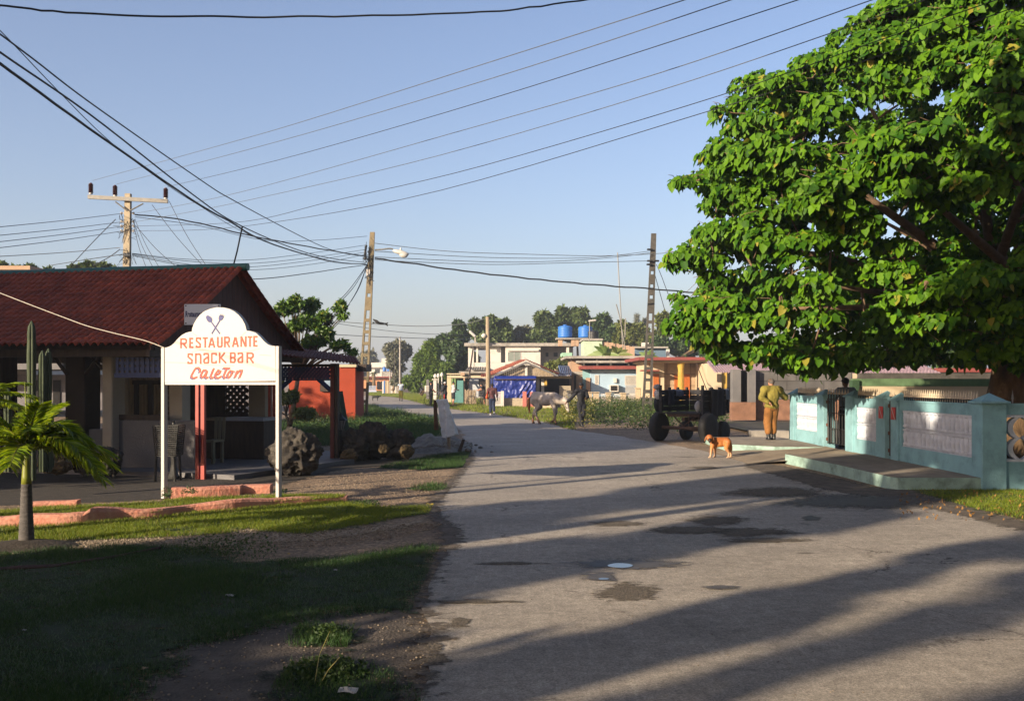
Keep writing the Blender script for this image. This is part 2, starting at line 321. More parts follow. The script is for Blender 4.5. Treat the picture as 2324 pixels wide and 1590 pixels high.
def outline(pts, step=0.25, amp=0.06, seed=0):
    """densify a polygon and roughen its edge"""
    out = []; n = len(pts)
    for i in range(n):
        a = Vector(pts[i][:2]); c = Vector(pts[(i + 1) % n][:2]); L = (c - a).length; st = max(step, (a.y + c.y) * 0.5 * 0.012); k = max(1, min(120, int(L / st)))
        for j in range(k):
            p = a.lerp(c, j / k); s = amp * max(1, p.y * 0.05); q = Vector((p.x * 1.7 / st * 0.25, p.y * 1.7 / st * 0.25, seed * 3.1))
            out.append((p.x + s * MN.noise(q) * 2, p.y + s * 2 * MN.noise(q + Vector((9, 5, 2)))))
    return out
def ragged(m, lo=0.40, amt=.42, sc=4.5, yst=2.6):
    nt = m.node_tree; N = nt.nodes; L = nt.links; at = N.new('ShaderNodeAttribute'); at.attribute_name = 'core'; tc = N.new('ShaderNodeTexCoord'); mp = N.new('ShaderNodeMapping'); mp.inputs['Scale'].default_value = (1, yst, 1); L.new(tc.outputs['Object'], mp.inputs[0])
    nz = N.new('ShaderNodeTexNoise'); nz.inputs['Scale'].default_value = sc; nz.inputs['Detail'].default_value = 10; nz.inputs['Roughness'].default_value = .72; L.new(mp.outputs[0], nz.inputs[0])
    ad = N.new('ShaderNodeMath'); ad.operation = 'MULTIPLY_ADD'; ad.inputs[1].default_value = amt; L.new(at.outputs['Fac'], ad.inputs[0]); L.new(nz.outputs[0], ad.inputs[2])
    rp = N.new('ShaderNodeValToRGB'); rp.color_ramp.elements[0].position = .57; rp.color_ramp.elements[1].position = .69; L.new(ad.outputs[0], rp.inputs[0])
    L.new(rp.outputs[0], N['Principled BSDF'].inputs['Alpha']); return m
RM = {}
def soft(name, pts, z, m, edge=.30, step=.10, at_v=True, sc=4.5, grow=.12, amt=.42):
    w = [(G(x, y, z).x, G(x, y, z).y) for x, y in pts] if at_v else pts; xs = [p[0] for p in w]; ys = [p[1] for p in w]
    x0, x1, y0, y1 = max(min(xs), -13) - .3, min(max(xs), 16) + .3, max(min(ys), 2.2) - .3, max(ys) + .3; nx = int((x1 - x0) / step) + 1; ny = int((y1 - y0) / step) + 1
    X, Y_ = np.meshgrid(np.linspace(x0, x1, nx), np.linspace(y0, y1, ny), indexing='ij'); d = polydist(X.ravel(), Y_.ravel(), w) + grow; c = np.clip(d / edge, 0, 1); V = np.stack([X.ravel(), Y_.ravel(), np.full(X.size, z)], 1)
    i, j = np.meshgrid(np.arange(nx - 1), np.arange(ny - 1), indexing='ij'); a = (i * ny + j).ravel(); F_ = np.stack([a, a + ny, a + ny + 1, a + 1], 1); F_ = F_[(c[F_].max(1) > 0)]
    used = np.unique(F_); mp = np.zeros(len(V), int); mp[used] = np.arange(len(used)); V = V[used]; c = c[used]; F_ = mp[F_]
    me = np_mesh(name, V, 4, F_); at = me.attributes.new('core', 'FLOAT', 'POINT'); at.data.foreach_set('value', c.astype(np.float32))
    k = m.name
    if k not in RM: RM[k] = ragged(m, amt=amt, sc=sc, yst=1.3)
    tag(link(name, me, RM[k]), kind='structure'); return w
def sheet(name, pts, z, m, at_v=True, step=0.25, amp=0.06, seed=0, kind='structure'):
    w = [(G(x, y, z).x, G(x, y, z).y) for x, y in pts] if at_v else pts
    o = outline(w, step, amp, seed); b = MB(); b.add([(x, y, z) for x, y in o], [tuple(range(len(o)))])
    me = b.mesh(name)
    if me.polygons[0].normal.z < 0: me.flip_normals()
    ob = link(name, me, m); tag(ob, kind=kind); return w
ROAD = [(930, 1590), (965, 1520), (985, 1450), (975, 1400), (965, 1335), (1005, 1265), (1030, 1225), (1035, 1205), (1000, 1180), (985, 1150), (1003, 1120), (1035, 1085), (1060, 1055), (1070, 1025), (1055, 1000), (1045, 975), (990, 957),
        (950, 945), (880, 934), (833, 922), (700, 915), (500, 906), (500, 896), (700, 896), (833, 898), (897, 901), (940, 911), (978, 922), (1044, 931), (1110, 939), (1178, 949), (1232, 956), (1253, 962), (1300, 976), (1400, 988),
        (1480, 1002), (1570, 1017), (1640, 1034), (1694, 1049), (1780, 1071), (1855, 1098), (2015, 1126), (2140, 1150), (2323, 1197), (2700, 1310), (3600, 1590), (3600, 1900), (880, 1900)]
sheet('road', ROAD, 0.008, m_road, step=0.3, amp=0.07)
m_patch = ragged(sc=7, amt=.34, m=mat('exposed_aggregate', (0.07, 0.058, 0.045), 0.95, 0.0, 45, 0.9, 60, col2=(0.20, 0.16, 0.115)))
m_wetp = ragged(sc=6, amt=.34, m=mat('damp_asphalt', (0.11, 0.10, 0.095), 0.6, 0.2, 8, 0.3, 60))
def blobpts(x, y, rx, ry, n=22, seed=0, am=0.45):
    return [(x + rx * math.cos(t) * (1 + am * MN.noise(Vector((math.cos(t) * 1.3, math.sin(t) * 1.3, seed)))), y + ry * math.sin(t) * (1 + am * MN.noise(Vector((math.cos(t) * 1.3, math.sin(t) * 1.3, seed + 7))))) for t in [2 * math.pi * i / n for i in range(n)]]
for i, (x, y, rx, ry, mm) in enumerate([(1430, 1347, 62, 17, m_patch), (1628, 1183, 58, 9, m_patch), (1700, 1208, 85, 8, m_patch), (1560, 1205, 80, 6, m_patch), (1730, 1228, 75, 5, m_patch), (1840, 1178, 20, 4, m_wetp), (1960, 1140, 170, 13, m_wetp),
                                  (1760, 1118, 90, 9, m_patch), (1400, 1190, 60, 4, m_patch), (1060, 1368, 80, 4, m_patch), (1045, 1415, 22, 9, m_patch), (1150, 1280, 60, 3, m_patch),
                                  (1425, 1282, 105, 8, m_wetp), (1365, 1311, 36, 9, m_wetp), (1640, 1336, 34, 4, m_wetp), (1600, 1062, 30, 2.5, m_patch), (990, 1500, 26, 7, m_patch), (985, 1470, 18, 8, m_patch)]):
    q = [G(a_, c_) for a_, c_ in blobpts(x, y, rx * 1.5, ry * 1.6, 26, seed=i)]; c_ = G(x, y); zz = 0.012 + 0.0011 * (i % 5); b = MB(); b.add([(c_.x, c_.y, zz)] + [(c_.x + (p.x - c_.x) * .5, c_.y + (p.y - c_.y) * .5, zz) for p in q] + [(p.x, p.y, zz) for p in q], [(0, 1 + (j + 1) % 26, 1 + j) for j in range(26)] + [(1 + j, 1 + (j + 1) % 26, 27 + (j + 1) % 26, 27 + j) for j in range(26)])
    me = b.mesh('road_patch'); at = me.attributes.new('core', 'FLOAT', 'POINT'); at.data.foreach_set('value', [1.0] + [.6] * 26 + [0.0] * 26)
    if me.polygons[0].normal.z < 0: me.flip_normals()
    tag(link('road_patch', me, mm), kind='structure')
m_pud = mat('puddle_water', (0.03, 0.033, 0.035), 0.02, 0.05, 1, spec=1.0)
sheet('puddle', blobpts(1407, 1282, 31, 5, seed=3, am=0.2), 0.0185, m_pud, step=0.03, amp=0.006)
sheet('puddle', blobpts(1368, 1312, 12, 2.2, seed=5, am=0.25), 0.0185, m_pud, step=0.03, amp=0.006)
m_gravel = mat('pale_gravel', (0.16, 0.11, 0.07), 0.95, 0.0, 34, 1.0, 45, col2=(0.50, 0.39, 0.26), detail=2)
soft('painted_shade_soil', [(-400, 1074), (-400, 1150), (0, 1146), (200, 1140), (372, 1132), (640, 1098), (760, 1066), (930, 1050), (900, 1040), (700, 1046), (560, 1062), (300, 1074)], 0.003, mat('shade_dark_soil', (0.025, 0.02, 0.015), 0.95, .4, 6, .6, 30, col2=(.06, .048, .035)), step=.14)  # dark ground made near-black, so the colour also carries the shade there
soft('gravel_strip', [(-260, 1226), (0, 1224), (150, 1222), (300, 1215), (430, 1207), (560, 1192), (640, 1198), (760, 1205), (880, 1190), (960, 1180), (900, 1200), (700, 1226), (560, 1232), (480, 1238), (360, 1238), (0, 1256), (-260, 1262)], 0.006, m_gravel)
soft('dirt_apron', [(300, 1590), (310, 1538), (390, 1518), (388, 1470), (512, 1438), (615, 1412), (794, 1374), (816, 1381), (914, 1381), (960, 1340), (975, 1400), (985, 1450), (965, 1520), (930, 1592), (880, 1900), (250, 1900)], 0.004,
      mat('packed_dirt', (0.075, 0.058, 0.045), 0.95, 0.0, 5, 0.7, 45, col2=(0.16, 0.128, 0.10), dirt=(0.05, 0.04, 0.03), dscale=2.0, damt=0.8), edge=.5)
m_gb = mat('shade_turf_base', (0.010, 0.030, 0.005), 0.95, 0.4, 6, 0.6, 60, dirt=(0.05, 0.038, 0.022), dscale=2.5, damt=0.7)  # shade is put into this turf colour, sunlight into the next
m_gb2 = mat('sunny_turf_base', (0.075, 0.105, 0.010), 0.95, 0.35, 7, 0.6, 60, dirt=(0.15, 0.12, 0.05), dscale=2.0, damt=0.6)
GA = [(-300, 1262), (0, 1258), (120, 1250), (360, 1238), (480, 1250), (560, 1275), (794, 1268), (973, 1238), (965, 1290), (945, 1335), (914, 1379), (816, 1381), (794, 1375), (615, 1413), (512, 1440), (386, 1471), (386, 1519), (308, 1539), (250, 1900), (-500, 1900)]
GA2 = [(670, 1430), (740, 1420), (800, 1440), (790, 1468), (700, 1470)]; GA3 = [(640, 1530), (740, 1500), (800, 1515), (860, 1540), (950, 1592), (940, 1900), (620, 1900)]
GBp = [(-260, 1204), (0, 1196), (137, 1192), (284, 1177), (342, 1177), (427, 1163), (506, 1160), (649, 1145), (785, 1138), (840, 1150), (900, 1152), (975, 1150), (975, 1162), (900, 1174), (820, 1190), (700, 1210), (620, 1206), (560, 1198), (500, 1211), (300, 1221), (0, 1229), (-260, 1232)]
GCp = [(-260, 1170), (0, 1160), (60, 1150), (200, 1146), (370, 1136), (420, 1127), (640, 1119), (775, 1122), (785, 1130), (640, 1138), (427, 1152), (342, 1163), (147, 1165), (0, 1176), (-260, 1182)]
GR = [(2037, 1101), (2120, 1095), (2323, 1093), (2900, 1093), (2900, 1260), (2323, 1178), (2200, 1152), (2120, 1128)]
GL = [(560, 1000), (640, 960), (740, 927), (836, 922), (950, 946), (990, 958), (1005, 990), (930, 1003), (760, 1012), (560, 1020)]
GF = [(300, 893), (833, 896), (897, 900), (940, 910), (978, 921), (1044, 930), (1110, 938), (1178, 948), (1232, 955), (1253, 961), (1300, 975), (1400, 987), (1480, 1000), (1600, 1010), (1760, 990), (1760, 955), (1480, 915), (1300, 905), (1185, 905), (1050, 900), (980, 895), (897, 889), (833, 886), (300, 884)]
GI = [(860, 1062), (980, 1035), (1040, 1023), (1063, 1030), (1050, 1060), (960, 1066)]; GI2 = [(930, 1108), (985, 1098), (1015, 1102), (1000, 1112), (950, 1114)]
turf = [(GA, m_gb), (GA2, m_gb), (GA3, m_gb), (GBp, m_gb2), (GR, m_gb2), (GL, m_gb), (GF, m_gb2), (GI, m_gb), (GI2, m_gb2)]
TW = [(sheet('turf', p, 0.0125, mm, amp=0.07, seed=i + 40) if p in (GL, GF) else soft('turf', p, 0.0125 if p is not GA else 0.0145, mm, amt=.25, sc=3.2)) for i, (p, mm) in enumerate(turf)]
# dirt washing over the left road edge
soft('road_edge_dirt', [(860, 1900), (900, 1590), (930, 1500), (945, 1420), (930, 1345), (975, 1262), (990, 1225), (985, 1195), (960, 1160), (965, 1130), (985, 1105), (1015, 1082), (1045, 1052), (1050, 1030), (1075, 1022), (1082, 1040), (1058, 1070), (1040, 1095), (1015, 1125), (1005, 1150), (1020, 1175), (1055, 1198), (1060, 1222), (1035, 1250), (1000, 1290), (985, 1335), (1010, 1400), (1025, 1440), (1010, 1520), (985, 1590), (960, 1900)], 0.0118, mat('washed_dirt', (0.085, 0.066, 0.05), 0.95, 0.0, 5, 0.7, 45, col2=(0.19, 0.152, 0.115), dirt=(0.05, 0.04, 0.03), dscale=3.0, damt=0.8), edge=.35, step=.07, sc=6, grow=.05)
soft('kerb_side_dirt', [(1690, 1046), (1772, 1055), (2005, 1108), (2060, 1104), (2140, 1128), (2323, 1180), (2900, 1300), (2900, 1340), (2323, 1205), (2130, 1158), (2010, 1136), (1850, 1106), (1760, 1078), (1690, 1060)], 0.0118, MATS['washed_dirt'], edge=.3, step=.1, sc=6, grow=.05)
# raised bed between the pink kerbs
g = MB(); N_ = 60
def lerp_line(pts, t):
    s = t * (len(pts) - 1); i = min(int(s), len(pts) - 2); a = Vector(pts[i]); return a.lerp(Vector(pts[i + 1]), s - i)
k_top = [(-260, 1183), (0, 1175), (147, 1164), (290, 1163), (342, 1163), (427, 1151), (547, 1139), (640, 1136), (779, 1129)]
b_top = [(-260, 1170), (0, 1160), (60, 1152), (200, 1147), (370, 1138), (420, 1130), (520, 1126), (640, 1121), (779, 1123)]
k_bot = [(-260, 1206), (0, 1196), (70, 1193), (137, 1192), (191, 1189), (284, 1177), (342, 1177), (427, 1163), (506, 1160), (649, 1146), (785, 1136)]
def kline(x):
    ks = lambda P_: float(np.mean([np.interp(x + o_, [q[0] for q in P_], [q[1] for q in P_]) for o_ in (-40, -20, 0, 20, 40)]))
    yb = ks(k_bot); yt = ks(k_top); p = G(x, yb, 0); return p, max(.035, (yb - yt) * p.y / F * (1.0 if x < 200 else 1.4))
def kline_old(x):
    yb = float(np.interp(x, [q[0] for q in k_bot], [q[1] for q in k_bot])); yt = float(np.interp(x, [q[0] for q in k_top], [q[1] for q in k_top])); p = G(x, yb, 0); return p, max(.035, (yb - yt) * p.y / F * (1.0 if x < 200 else 1.4))
def bed(u, v):
    x = -260 + (785 + 260) * u; c, h = kline(x); a = G(x, np.interp(x, [q[0] for q in b_top], [q[1] for q in b_top]), h); p = a.lerp(c + Vector((0, .07, 0)), v)
    return (p.x, p.y, h - 0.012 + 0.012 * MN.noise(Vector((p.x * 2, p.y * 2, 0))) - (0.08 if v == 0 else 0))
g.grid(bed, 60, 6); tag(g.build('raised_turf_bed', m_gb2, smooth=True), kind='structure')
def blades(name, polys, n, h, wd, mt, z=0.01, lean=0.5, label=None, edge=0.0, kind='stuff', hfn=None):
    """n grass blades spread over world polygons, as one mesh"""
    allv = []; tot = sum(abs(sum(p[i][0] * p[(i + 1) % len(p)][1] - p[(i + 1) % len(p)][0] * p[i][1] for i in range(len(p)))) for p in polys)
    for p in polys:
        a = abs(sum(p[i][0] * p[(i + 1) % len(p)][1] - p[(i + 1) % len(p)][0] * p[i][1] for i in range(len(p)))); k = int(n * a / tot)
        xs = [q[0] for q in p]; ys = [q[1] for q in p]; X = []; Y = []; c = 0
        while c < k:
            # more of them near the camera
            t = RNG.random(k * 3); y0, y1 = min(ys), max(ys); yy = y0 + (y1 - y0) * t ** 1.4; xx = RNG.uniform(min(xs), max(xs), k * 3)
            cl = cnoise(xx, yy, 1.6) * .5 + cnoise(xx, yy, 4.3) * .35; dd = polydist(xx, yy, p)
            ok = (dd > -.12) & (RNG.random(k * 3) < (0.55 + cl * 1.0) * np.clip(dd / .35 + .45, 0.05, 1)); X.append(xx[ok]); Y.append(yy[ok]); c += ok.sum()
            if ok.sum() < 5: break
        allv.append(np.stack([np.concatenate(X)[:k], np.concatenate(Y)[:k]], 1))
    B = np.concatenate(allv); n = len(B); th = RNG.uniform(0, 2 * math.pi, n); hh = h * RNG.uniform(0.45, 1.25, n) * (1 + 0 * th); wv = wd * RNG.uniform(0.6, 1.3, n)
    if hfn is not None: hh = hh * hfn(B)
    ph = RNG.uniform(0, 2 * math.pi, n); ln = lean * RNG.uniform(0.2, 1.2, n) * hh
    zz = np.full(n, z); V = np.zeros((n, 3, 3))
    V[:, 0] = np.stack([B[:, 0] - wv * np.cos(th), B[:, 1] - wv * np.sin(th), zz], 1); V[:, 1] = np.stack([B[:, 0] + wv * np.cos(th), B[:, 1] + wv * np.sin(th), zz], 1)
    V[:, 2] = np.stack([B[:, 0] + ln * np.cos(ph), B[:, 1] + ln * np.sin(ph), zz + hh], 1)
    me = np_mesh(name, V.reshape(-1, 3), 3, np.arange(n * 3).reshape(n, 3)); o = link(name, me, mt); tag(o, label, None, None, kind)
    if label: o['category'] = 'grass'
    return o
gm1 = leafmat('grass_shade', (0.012, 0.040, 0.006), (0.034, 0.085, 0.014), 0.7, 0.2, (0.09, 0.075, 0.04))  # same grass twice: shade in this colour, sunlight in the next
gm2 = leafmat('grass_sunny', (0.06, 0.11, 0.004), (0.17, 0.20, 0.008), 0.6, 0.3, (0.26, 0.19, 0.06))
def reg(*ps): return list(ps)
def W(pts, z=0.0): return [(G(x, y, z).x, G(x, y, z).y) for x, y in pts]
def clipy(p, y0): return [q for q in p]
GAn = [(-60, 1258), (120, 1250), (360, 1238), (480, 1250), (560, 1275), (794, 1268), (985, 1238), (975, 1290), (955, 1335), (914, 1385), (816, 1388), (615, 1418), (512, 1446), (386, 1476), (386, 1524), (308, 1545), (290, 1620), (-60, 1620)]
GA3n = [(640, 1530), (740, 1500), (800, 1515), (860, 1540), (950, 1592), (950, 1620), (630, 1620)]
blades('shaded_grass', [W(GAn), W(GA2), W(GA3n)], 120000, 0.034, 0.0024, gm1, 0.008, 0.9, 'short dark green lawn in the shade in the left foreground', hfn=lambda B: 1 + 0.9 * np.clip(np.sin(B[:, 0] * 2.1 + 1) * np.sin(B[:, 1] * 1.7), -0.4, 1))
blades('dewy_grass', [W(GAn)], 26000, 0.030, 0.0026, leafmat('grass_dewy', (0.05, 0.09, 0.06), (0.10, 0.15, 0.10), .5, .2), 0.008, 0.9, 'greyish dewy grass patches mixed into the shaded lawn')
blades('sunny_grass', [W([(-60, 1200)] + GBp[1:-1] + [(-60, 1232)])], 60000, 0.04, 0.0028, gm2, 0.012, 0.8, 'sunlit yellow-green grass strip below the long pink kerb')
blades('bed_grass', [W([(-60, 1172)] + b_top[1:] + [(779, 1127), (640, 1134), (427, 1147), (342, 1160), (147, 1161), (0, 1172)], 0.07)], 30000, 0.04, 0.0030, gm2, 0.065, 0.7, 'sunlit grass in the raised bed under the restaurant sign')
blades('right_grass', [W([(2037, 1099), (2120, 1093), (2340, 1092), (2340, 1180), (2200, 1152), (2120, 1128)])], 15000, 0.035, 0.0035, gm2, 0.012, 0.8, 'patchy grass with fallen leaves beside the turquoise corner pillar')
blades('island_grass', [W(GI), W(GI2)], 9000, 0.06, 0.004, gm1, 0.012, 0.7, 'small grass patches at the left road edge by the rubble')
wl_h = lambda B: 1 + 0.8 * np.sin(B[:, 0] * 1.3) * np.cos(B[:, 1] * 0.9)
blades('left_verge_grass', [W(GL)], 45000, 0.22, 0.009, gm1, 0.01, 0.6, 'tall dark weeds and grass between the rocks and the road', hfn=wl_h)
blades('far_verge_grass', [W([(833, 897), (897, 901), (940, 911), (978, 922), (1044, 931), (1110, 939), (1178, 949), (1253, 962), (1300, 976), (1300, 905), (1185, 905), (1050, 900), (980, 895), (897, 889), (833, 886)])], 60000, 0.10, 0.014, gm2, 0.01, 0.6, 'grass verge in front of the houses across the road')
# weeds with leaves on the right of the road and along the restaurant lot
def leafy(name, pts3, size, mt, label=None, parent=None, cat='weeds', kind='stuff', squash=0.8, up=0.3):
    n = len(pts3); Pn = np.asarray(pts3); A = RNG.normal(size=(n, 3)); A[:, 2] = A[:, 2] * 0.6 + up; A /= np.linalg.norm(A, axis=1)[:, None]
    R = RNG.normal(size=(n, 3)); Bv = np.cross(A, R); Bv /= np.linalg.norm(Bv, axis=1)[:, None]; Nn = np.cross(A, Bv); s = (size * RNG.uniform(0.6, 1.3, n))[:, None]
    V = np.stack([Pn - A * s * 0.5, Pn + Bv * s * 0.28 * squash / 0.8 + Nn * s * 0.08, Pn + A * s * 0.6, Pn - Bv * s * 0.28 * squash / 0.8 + Nn * s * 0.08], 1)
    me = np_mesh(name, V.reshape(-1, 3), 4, np.arange(n * 4).reshape(n, 4)); o = link(name, me, mt, parent)
    if parent is None: tag(o, label, cat, None, kind)
    return o
def weedpts(poly, n, h):
    xs = [q[0] for q in poly]; ys = [q[1] for q in poly]; x = RNG.uniform(min(xs), max(xs), n * 3); y = RNG.uniform(min(ys), max(ys), n * 3); ok = inpoly(x, y, poly); x = x[ok][:n]; y = y[ok][:n]
    k = np.array([0.35 + max(0, 0.9 * MN.noise(Vector((float(a) * 0.9, float(b) * 0.5, 3)) ) + 0.45) for a, b in zip(x, y)]); return np.stack([x, y, RNG.random(len(x)) ** 0.8 * h * k], 1)
wm = leafmat('weed_leaf', (0.012, 0.032, 0.005), (0.05, 0.085, 0.012), 0.6, 0.25, (0.16, 0.16, 0.06))
leafy('roadside_weeds', weedpts(W([(1290, 935), (1400, 915), (1480, 918), (1560, 935), (1640, 960), (1660, 985), (1600, 992), (1480, 980), (1380, 972), (1290, 962)]), 24000, .72), 0.08, wm, 'tall leafy weeds behind the wooden cart and the man in black')
leafy('yellow_weeds', weedpts(W([(1272, 962), (1272, 925), (1330, 915), (1350, 940), (1350, 968), (1300, 972)]), 5000, .85), 0.07, leafmat('yellow_weed', (0.10, 0.12, 0.02), (0.26, 0.22, 0.04), 0.5, 0.3, (0.5, 0.5, 0.35)), 'yellowish flowering weeds behind the man in black')
leafy('lot_weeds', weedpts(W([(640, 985), (700, 940), (836, 930), (960, 955), (1000, 975), (960, 990), (800, 1000)]), 13000, 0.42), 0.06, wm, 'low leafy weeds between the orange house and the boulders')
# pink kerbs
def kerb(name, top, bot, z1, th, label,  zb=0.0, m=m_pink, n=70):
    b = MB(); rows = []
    for i in range(n + 1):
        t = i / n; q = lerp_line(bot, t) if not top else Vector((-260 + 1045 * t, 0)); p = G(q.x, q.y, 0.0) if not top else kline(q.x)[0]
        jj = 0.025 * MN.noise(Vector((p.x * 3, p.y * 3, 2))); h = (kline(q.x)[1] if top else z1) + 0.02 * MN.noise(Vector((p.x * 2.5, 0, 4)))
        rows.append([(p.x, p.y + jj, zb - 0.03), (p.x, p.y + jj + 0.01, h * 0.75), (p.x, p.y + jj + 0.04, h), (p.x, p.y + th + jj, h + 0.004), (p.x, p.y + th + 0.03, zb - 0.03)])
    vs = [v for r in rows for v in r]; fs = [(i * 5 + j, (i + 1) * 5 + j, (i + 1) * 5 + j + 1, i * 5 + j + 1) for i in range(n) for j in range(4)]
    fs += [(0, 1, 2, 3, 4), tuple(n * 5 + j for j in (4, 3, 2, 1, 0))]; b.add(vs, fs)
    p = G(*lerp_line(bot, 0.5)); o = b.build(name, m, at=(p.x, p.y, 0)); return tag(o, label, 'kerb')
kb = k_bot
kerb('garden_kerb', True, kb, 0.125, 0.16, 'long lumpy pink kerb running across the sunlit grass')
kerb('garden_kerb', None, [(387, 1131), (440, 1129), (500, 1126), (544, 1123)], 0.145, 0.2, 'low pink block between the two posts of the restaurant sign', n=16)
kerb('garden_kerb', None, [(546, 1121), (580, 1120), (612, 1119)], 0.13, 0.2, 'short square pink block beside the right post of the restaurant sign', n=8)
kerb('garden_kerb', None, [(60, 1157), (110, 1155), (172, 1153)], 0.10, 0.15, 'short low pink kerb piece behind the palm trunk', n=10)
kerb('garden_kerb', None, [(-100, 1306), (20, 1296), (120, 1290), (250, 1272), (300, 1262), (359, 1250)], 0.035, 0.08, 'low dark reddish kerb in the shade below the palm', n=40, m=mat('shade_dark_kerb', (0.055, 0.024, 0.02), .95, .3, 8, .7, 22))  # reddish kerb with its shade put into the darker colour
# the gentle mound the palm grows on
b = MB(); b.grid(lambda u, v: (-5.05 + (u - .5) * 1.1, 10.35 + (v - .5) * .8, 0.0 + 0.07 * max(0, 1 - 4 * ((u - .5) ** 2 + (v - .5) ** 2)) + 0.002), 16, 12)
tag(b.build('palm_mound', mat('mound_soil', (0.04, 0.03, 0.022), 0.95, 0.4, 9, 0.8, 30), smooth=True), kind='structure')
# platforms of the pavement on the right
def slab(name, pts, z, m_top, m_side):
    b = MB(); b.prism(pts, -0.05, z, 'z'); me = b.mesh(name)
    for p in me.polygons: p.material_index = 0 if p.normal.z > 0.5 else 1
    o = link(name, me, [m_top, m_side]); tag(o, kind='structure')
m_pave = mat('pavement_concrete', (0.30, 0.25, 0.19), 0.9, 0.2, 3, 0.4, 30, dirt=(0.13, 0.105, 0.08), dscale=0.9, damt=0.6, stretch=(1, 0.5, 1))
slab('pavement', [(5.72, 20.85), (5.95, 18.2), (6.02, 15.85), (6.1, 15.72), (7.42, 15.70), (7.42, 20.9)], 0.20, m_pave, m_turqk)
slab('pavement', [(5.35, 27.6), (5.30, 24.4), (6.2, 23.5), (7.42, 23.3), (7.42, 27.6)], 0.18, m_pave, m_turqk)
b = MB(); b.add([(4.9, 20.7, 0.012), (7.42, 20.7, 0.185), (7.42, 23.6, 0.185), (4.9, 24.2, 0.012)], [(0, 1, 2, 3)]); tag(b.build('driveway_ramp', mat('ramp_concrete', (0.33, 0.26, 0.18), 0.9, 0.2, 3, 0.4, 30, dirt=(0.16, 0.11, 0.07), dscale=1.2, damt=0.6)), kind='structure')
# ---------------------------------------------------------------- street sign of the restaurant
SO = Vector((-5.085, 14.6, 0.0)); SA = math.radians(-18.5); Sd = Vector((math.cos(SA), math.sin(SA), 0)); Sn = Vector((-Sd.y, Sd.x, 0))
def on_sign(cx, cy, crop=True):
    x, y = (363 + 0.12127 * cx, 692 + 0.12127 * cy) if crop else (cx, cy)
    k = (x - CX) / F; u = (k * SO.y - SO.x) / (Sd.x - k * Sd.y); Y = SO.y + u * Sd.y
    return (u, CAMH - (y - HY) * Y / F)
sign = thing('restaurant_sign', 'white arched wooden sign on two posts with red and blue hand lettering', 'sign', SO)
outl = [(78, 1450), (72, 797), (120, 792), (165, 778), (205, 757), (260, 712), (300, 662), (345, 615), (400, 565), (480, 520), (540, 503), (592, 497), (600, 440), (630, 350), (680, 265), (740, 185), (820, 120), (930, 70), (1060, 42), (1190, 46), (1300, 75), (1390, 120), (1470, 185), (1535, 262), (1590, 360), (1622, 480),
        (1700, 487), (1790, 520), (1870, 590), (1950, 680), (2020, 738), (2090, 765), (2155, 765), (2162, 1420)]
b = MB().frame(SO, SA); pts = [on_sign(*p) for p in outl]; b.prism(pts, 0.0, 0.085)
o = b.build('board', m_white, sign)
bev = o.modifiers.new('bevel', 'BEVEL'); bev.width = 0.004; bev.segments = 2; bev.limit_method = 'ANGLE'
b = MB().frame(SO, SA); u0 = on_sign(30, 0)[0]; u1 = on_sign(2165, 0)[0]; u1b = on_sign(2232, 0)[0]
for nm, a0, a1, zt in (('post', u0 - 0.004, u0 + 0.052, on_sign(40, 800)[1]), ('post', u1 + 0.003, u1 + 0.056, on_sign(2200, 768)[1])):
    b = MB().frame(SO, SA); b.bbox(a0, a1, -0.012, 0.072, -0.05, zt, 0.005); b.build(nm, m_white, sign)
b = MB().frame(SO, SA); z0 = on_sign(1100, 1490)[1]; z1 = on_sign(1100, 1440)[1]; b.box(u0 + 0.054, u1 + 0.001, 0.004, 0.06, z0, z1); b.build('crossbar', m_white, sign)
m_letter = mat('salmon_letter_paint', (0.44, 0.085, 0.05), 0.75, 0.0, 25, col2=(0.47, 0.13, 0.08)); m_lblue = mat('faded_blue_paint', (0.085, 0.09, 0.22), 0.75, 0.15, 30)
def ribbon(mb, pts, wd, y0, th=0.002):
    pts = [Vector(p) for p in pts]; n = len(pts); L = []; R_ = []
    for i, p in enumerate(pts):
        a = (pts[i] - pts[i - 1]).normalized() if i > 0 else None; c = (pts[i + 1] - pts[i]).normalized() if i < n - 1 else None
        if a is None: a = c
        if c is None: c = a
        t = (a + c)
        t = t.normalized() if t.length > 0.3 else a; nn = Vector((-t.y, t.x)); k = 1 / max(0.55, nn.dot(Vector((-a.y, a.x))))
        e = Vector((0, 0))
        L.append(p + nn * wd * k / 2); R_.append(p - nn * wd * k / 2)
    vs = []
    for yy in (y0, y0 + th):
        vs += [(q.x, yy, q.y) for q in L] + [(q.x, yy, q.y) for q in R_]
    fs = []
    for i in range(n - 1):
        fs += [(i, i + 1, n + i + 1, n + i), (2 * n + i, 3 * n + i, 3 * n + i + 1, 2 * n + i + 1), (i, 2 * n + i, 2 * n + i + 1, i + 1), (n + i, n + i + 1, 3 * n + i + 1, 3 * n + i)]
    fs += [(0, n, 3 * n, 2 * n), (n - 1, 3 * n - 1, 4 * n - 1, 2 * n - 1)]
    mb.add(vs, fs)
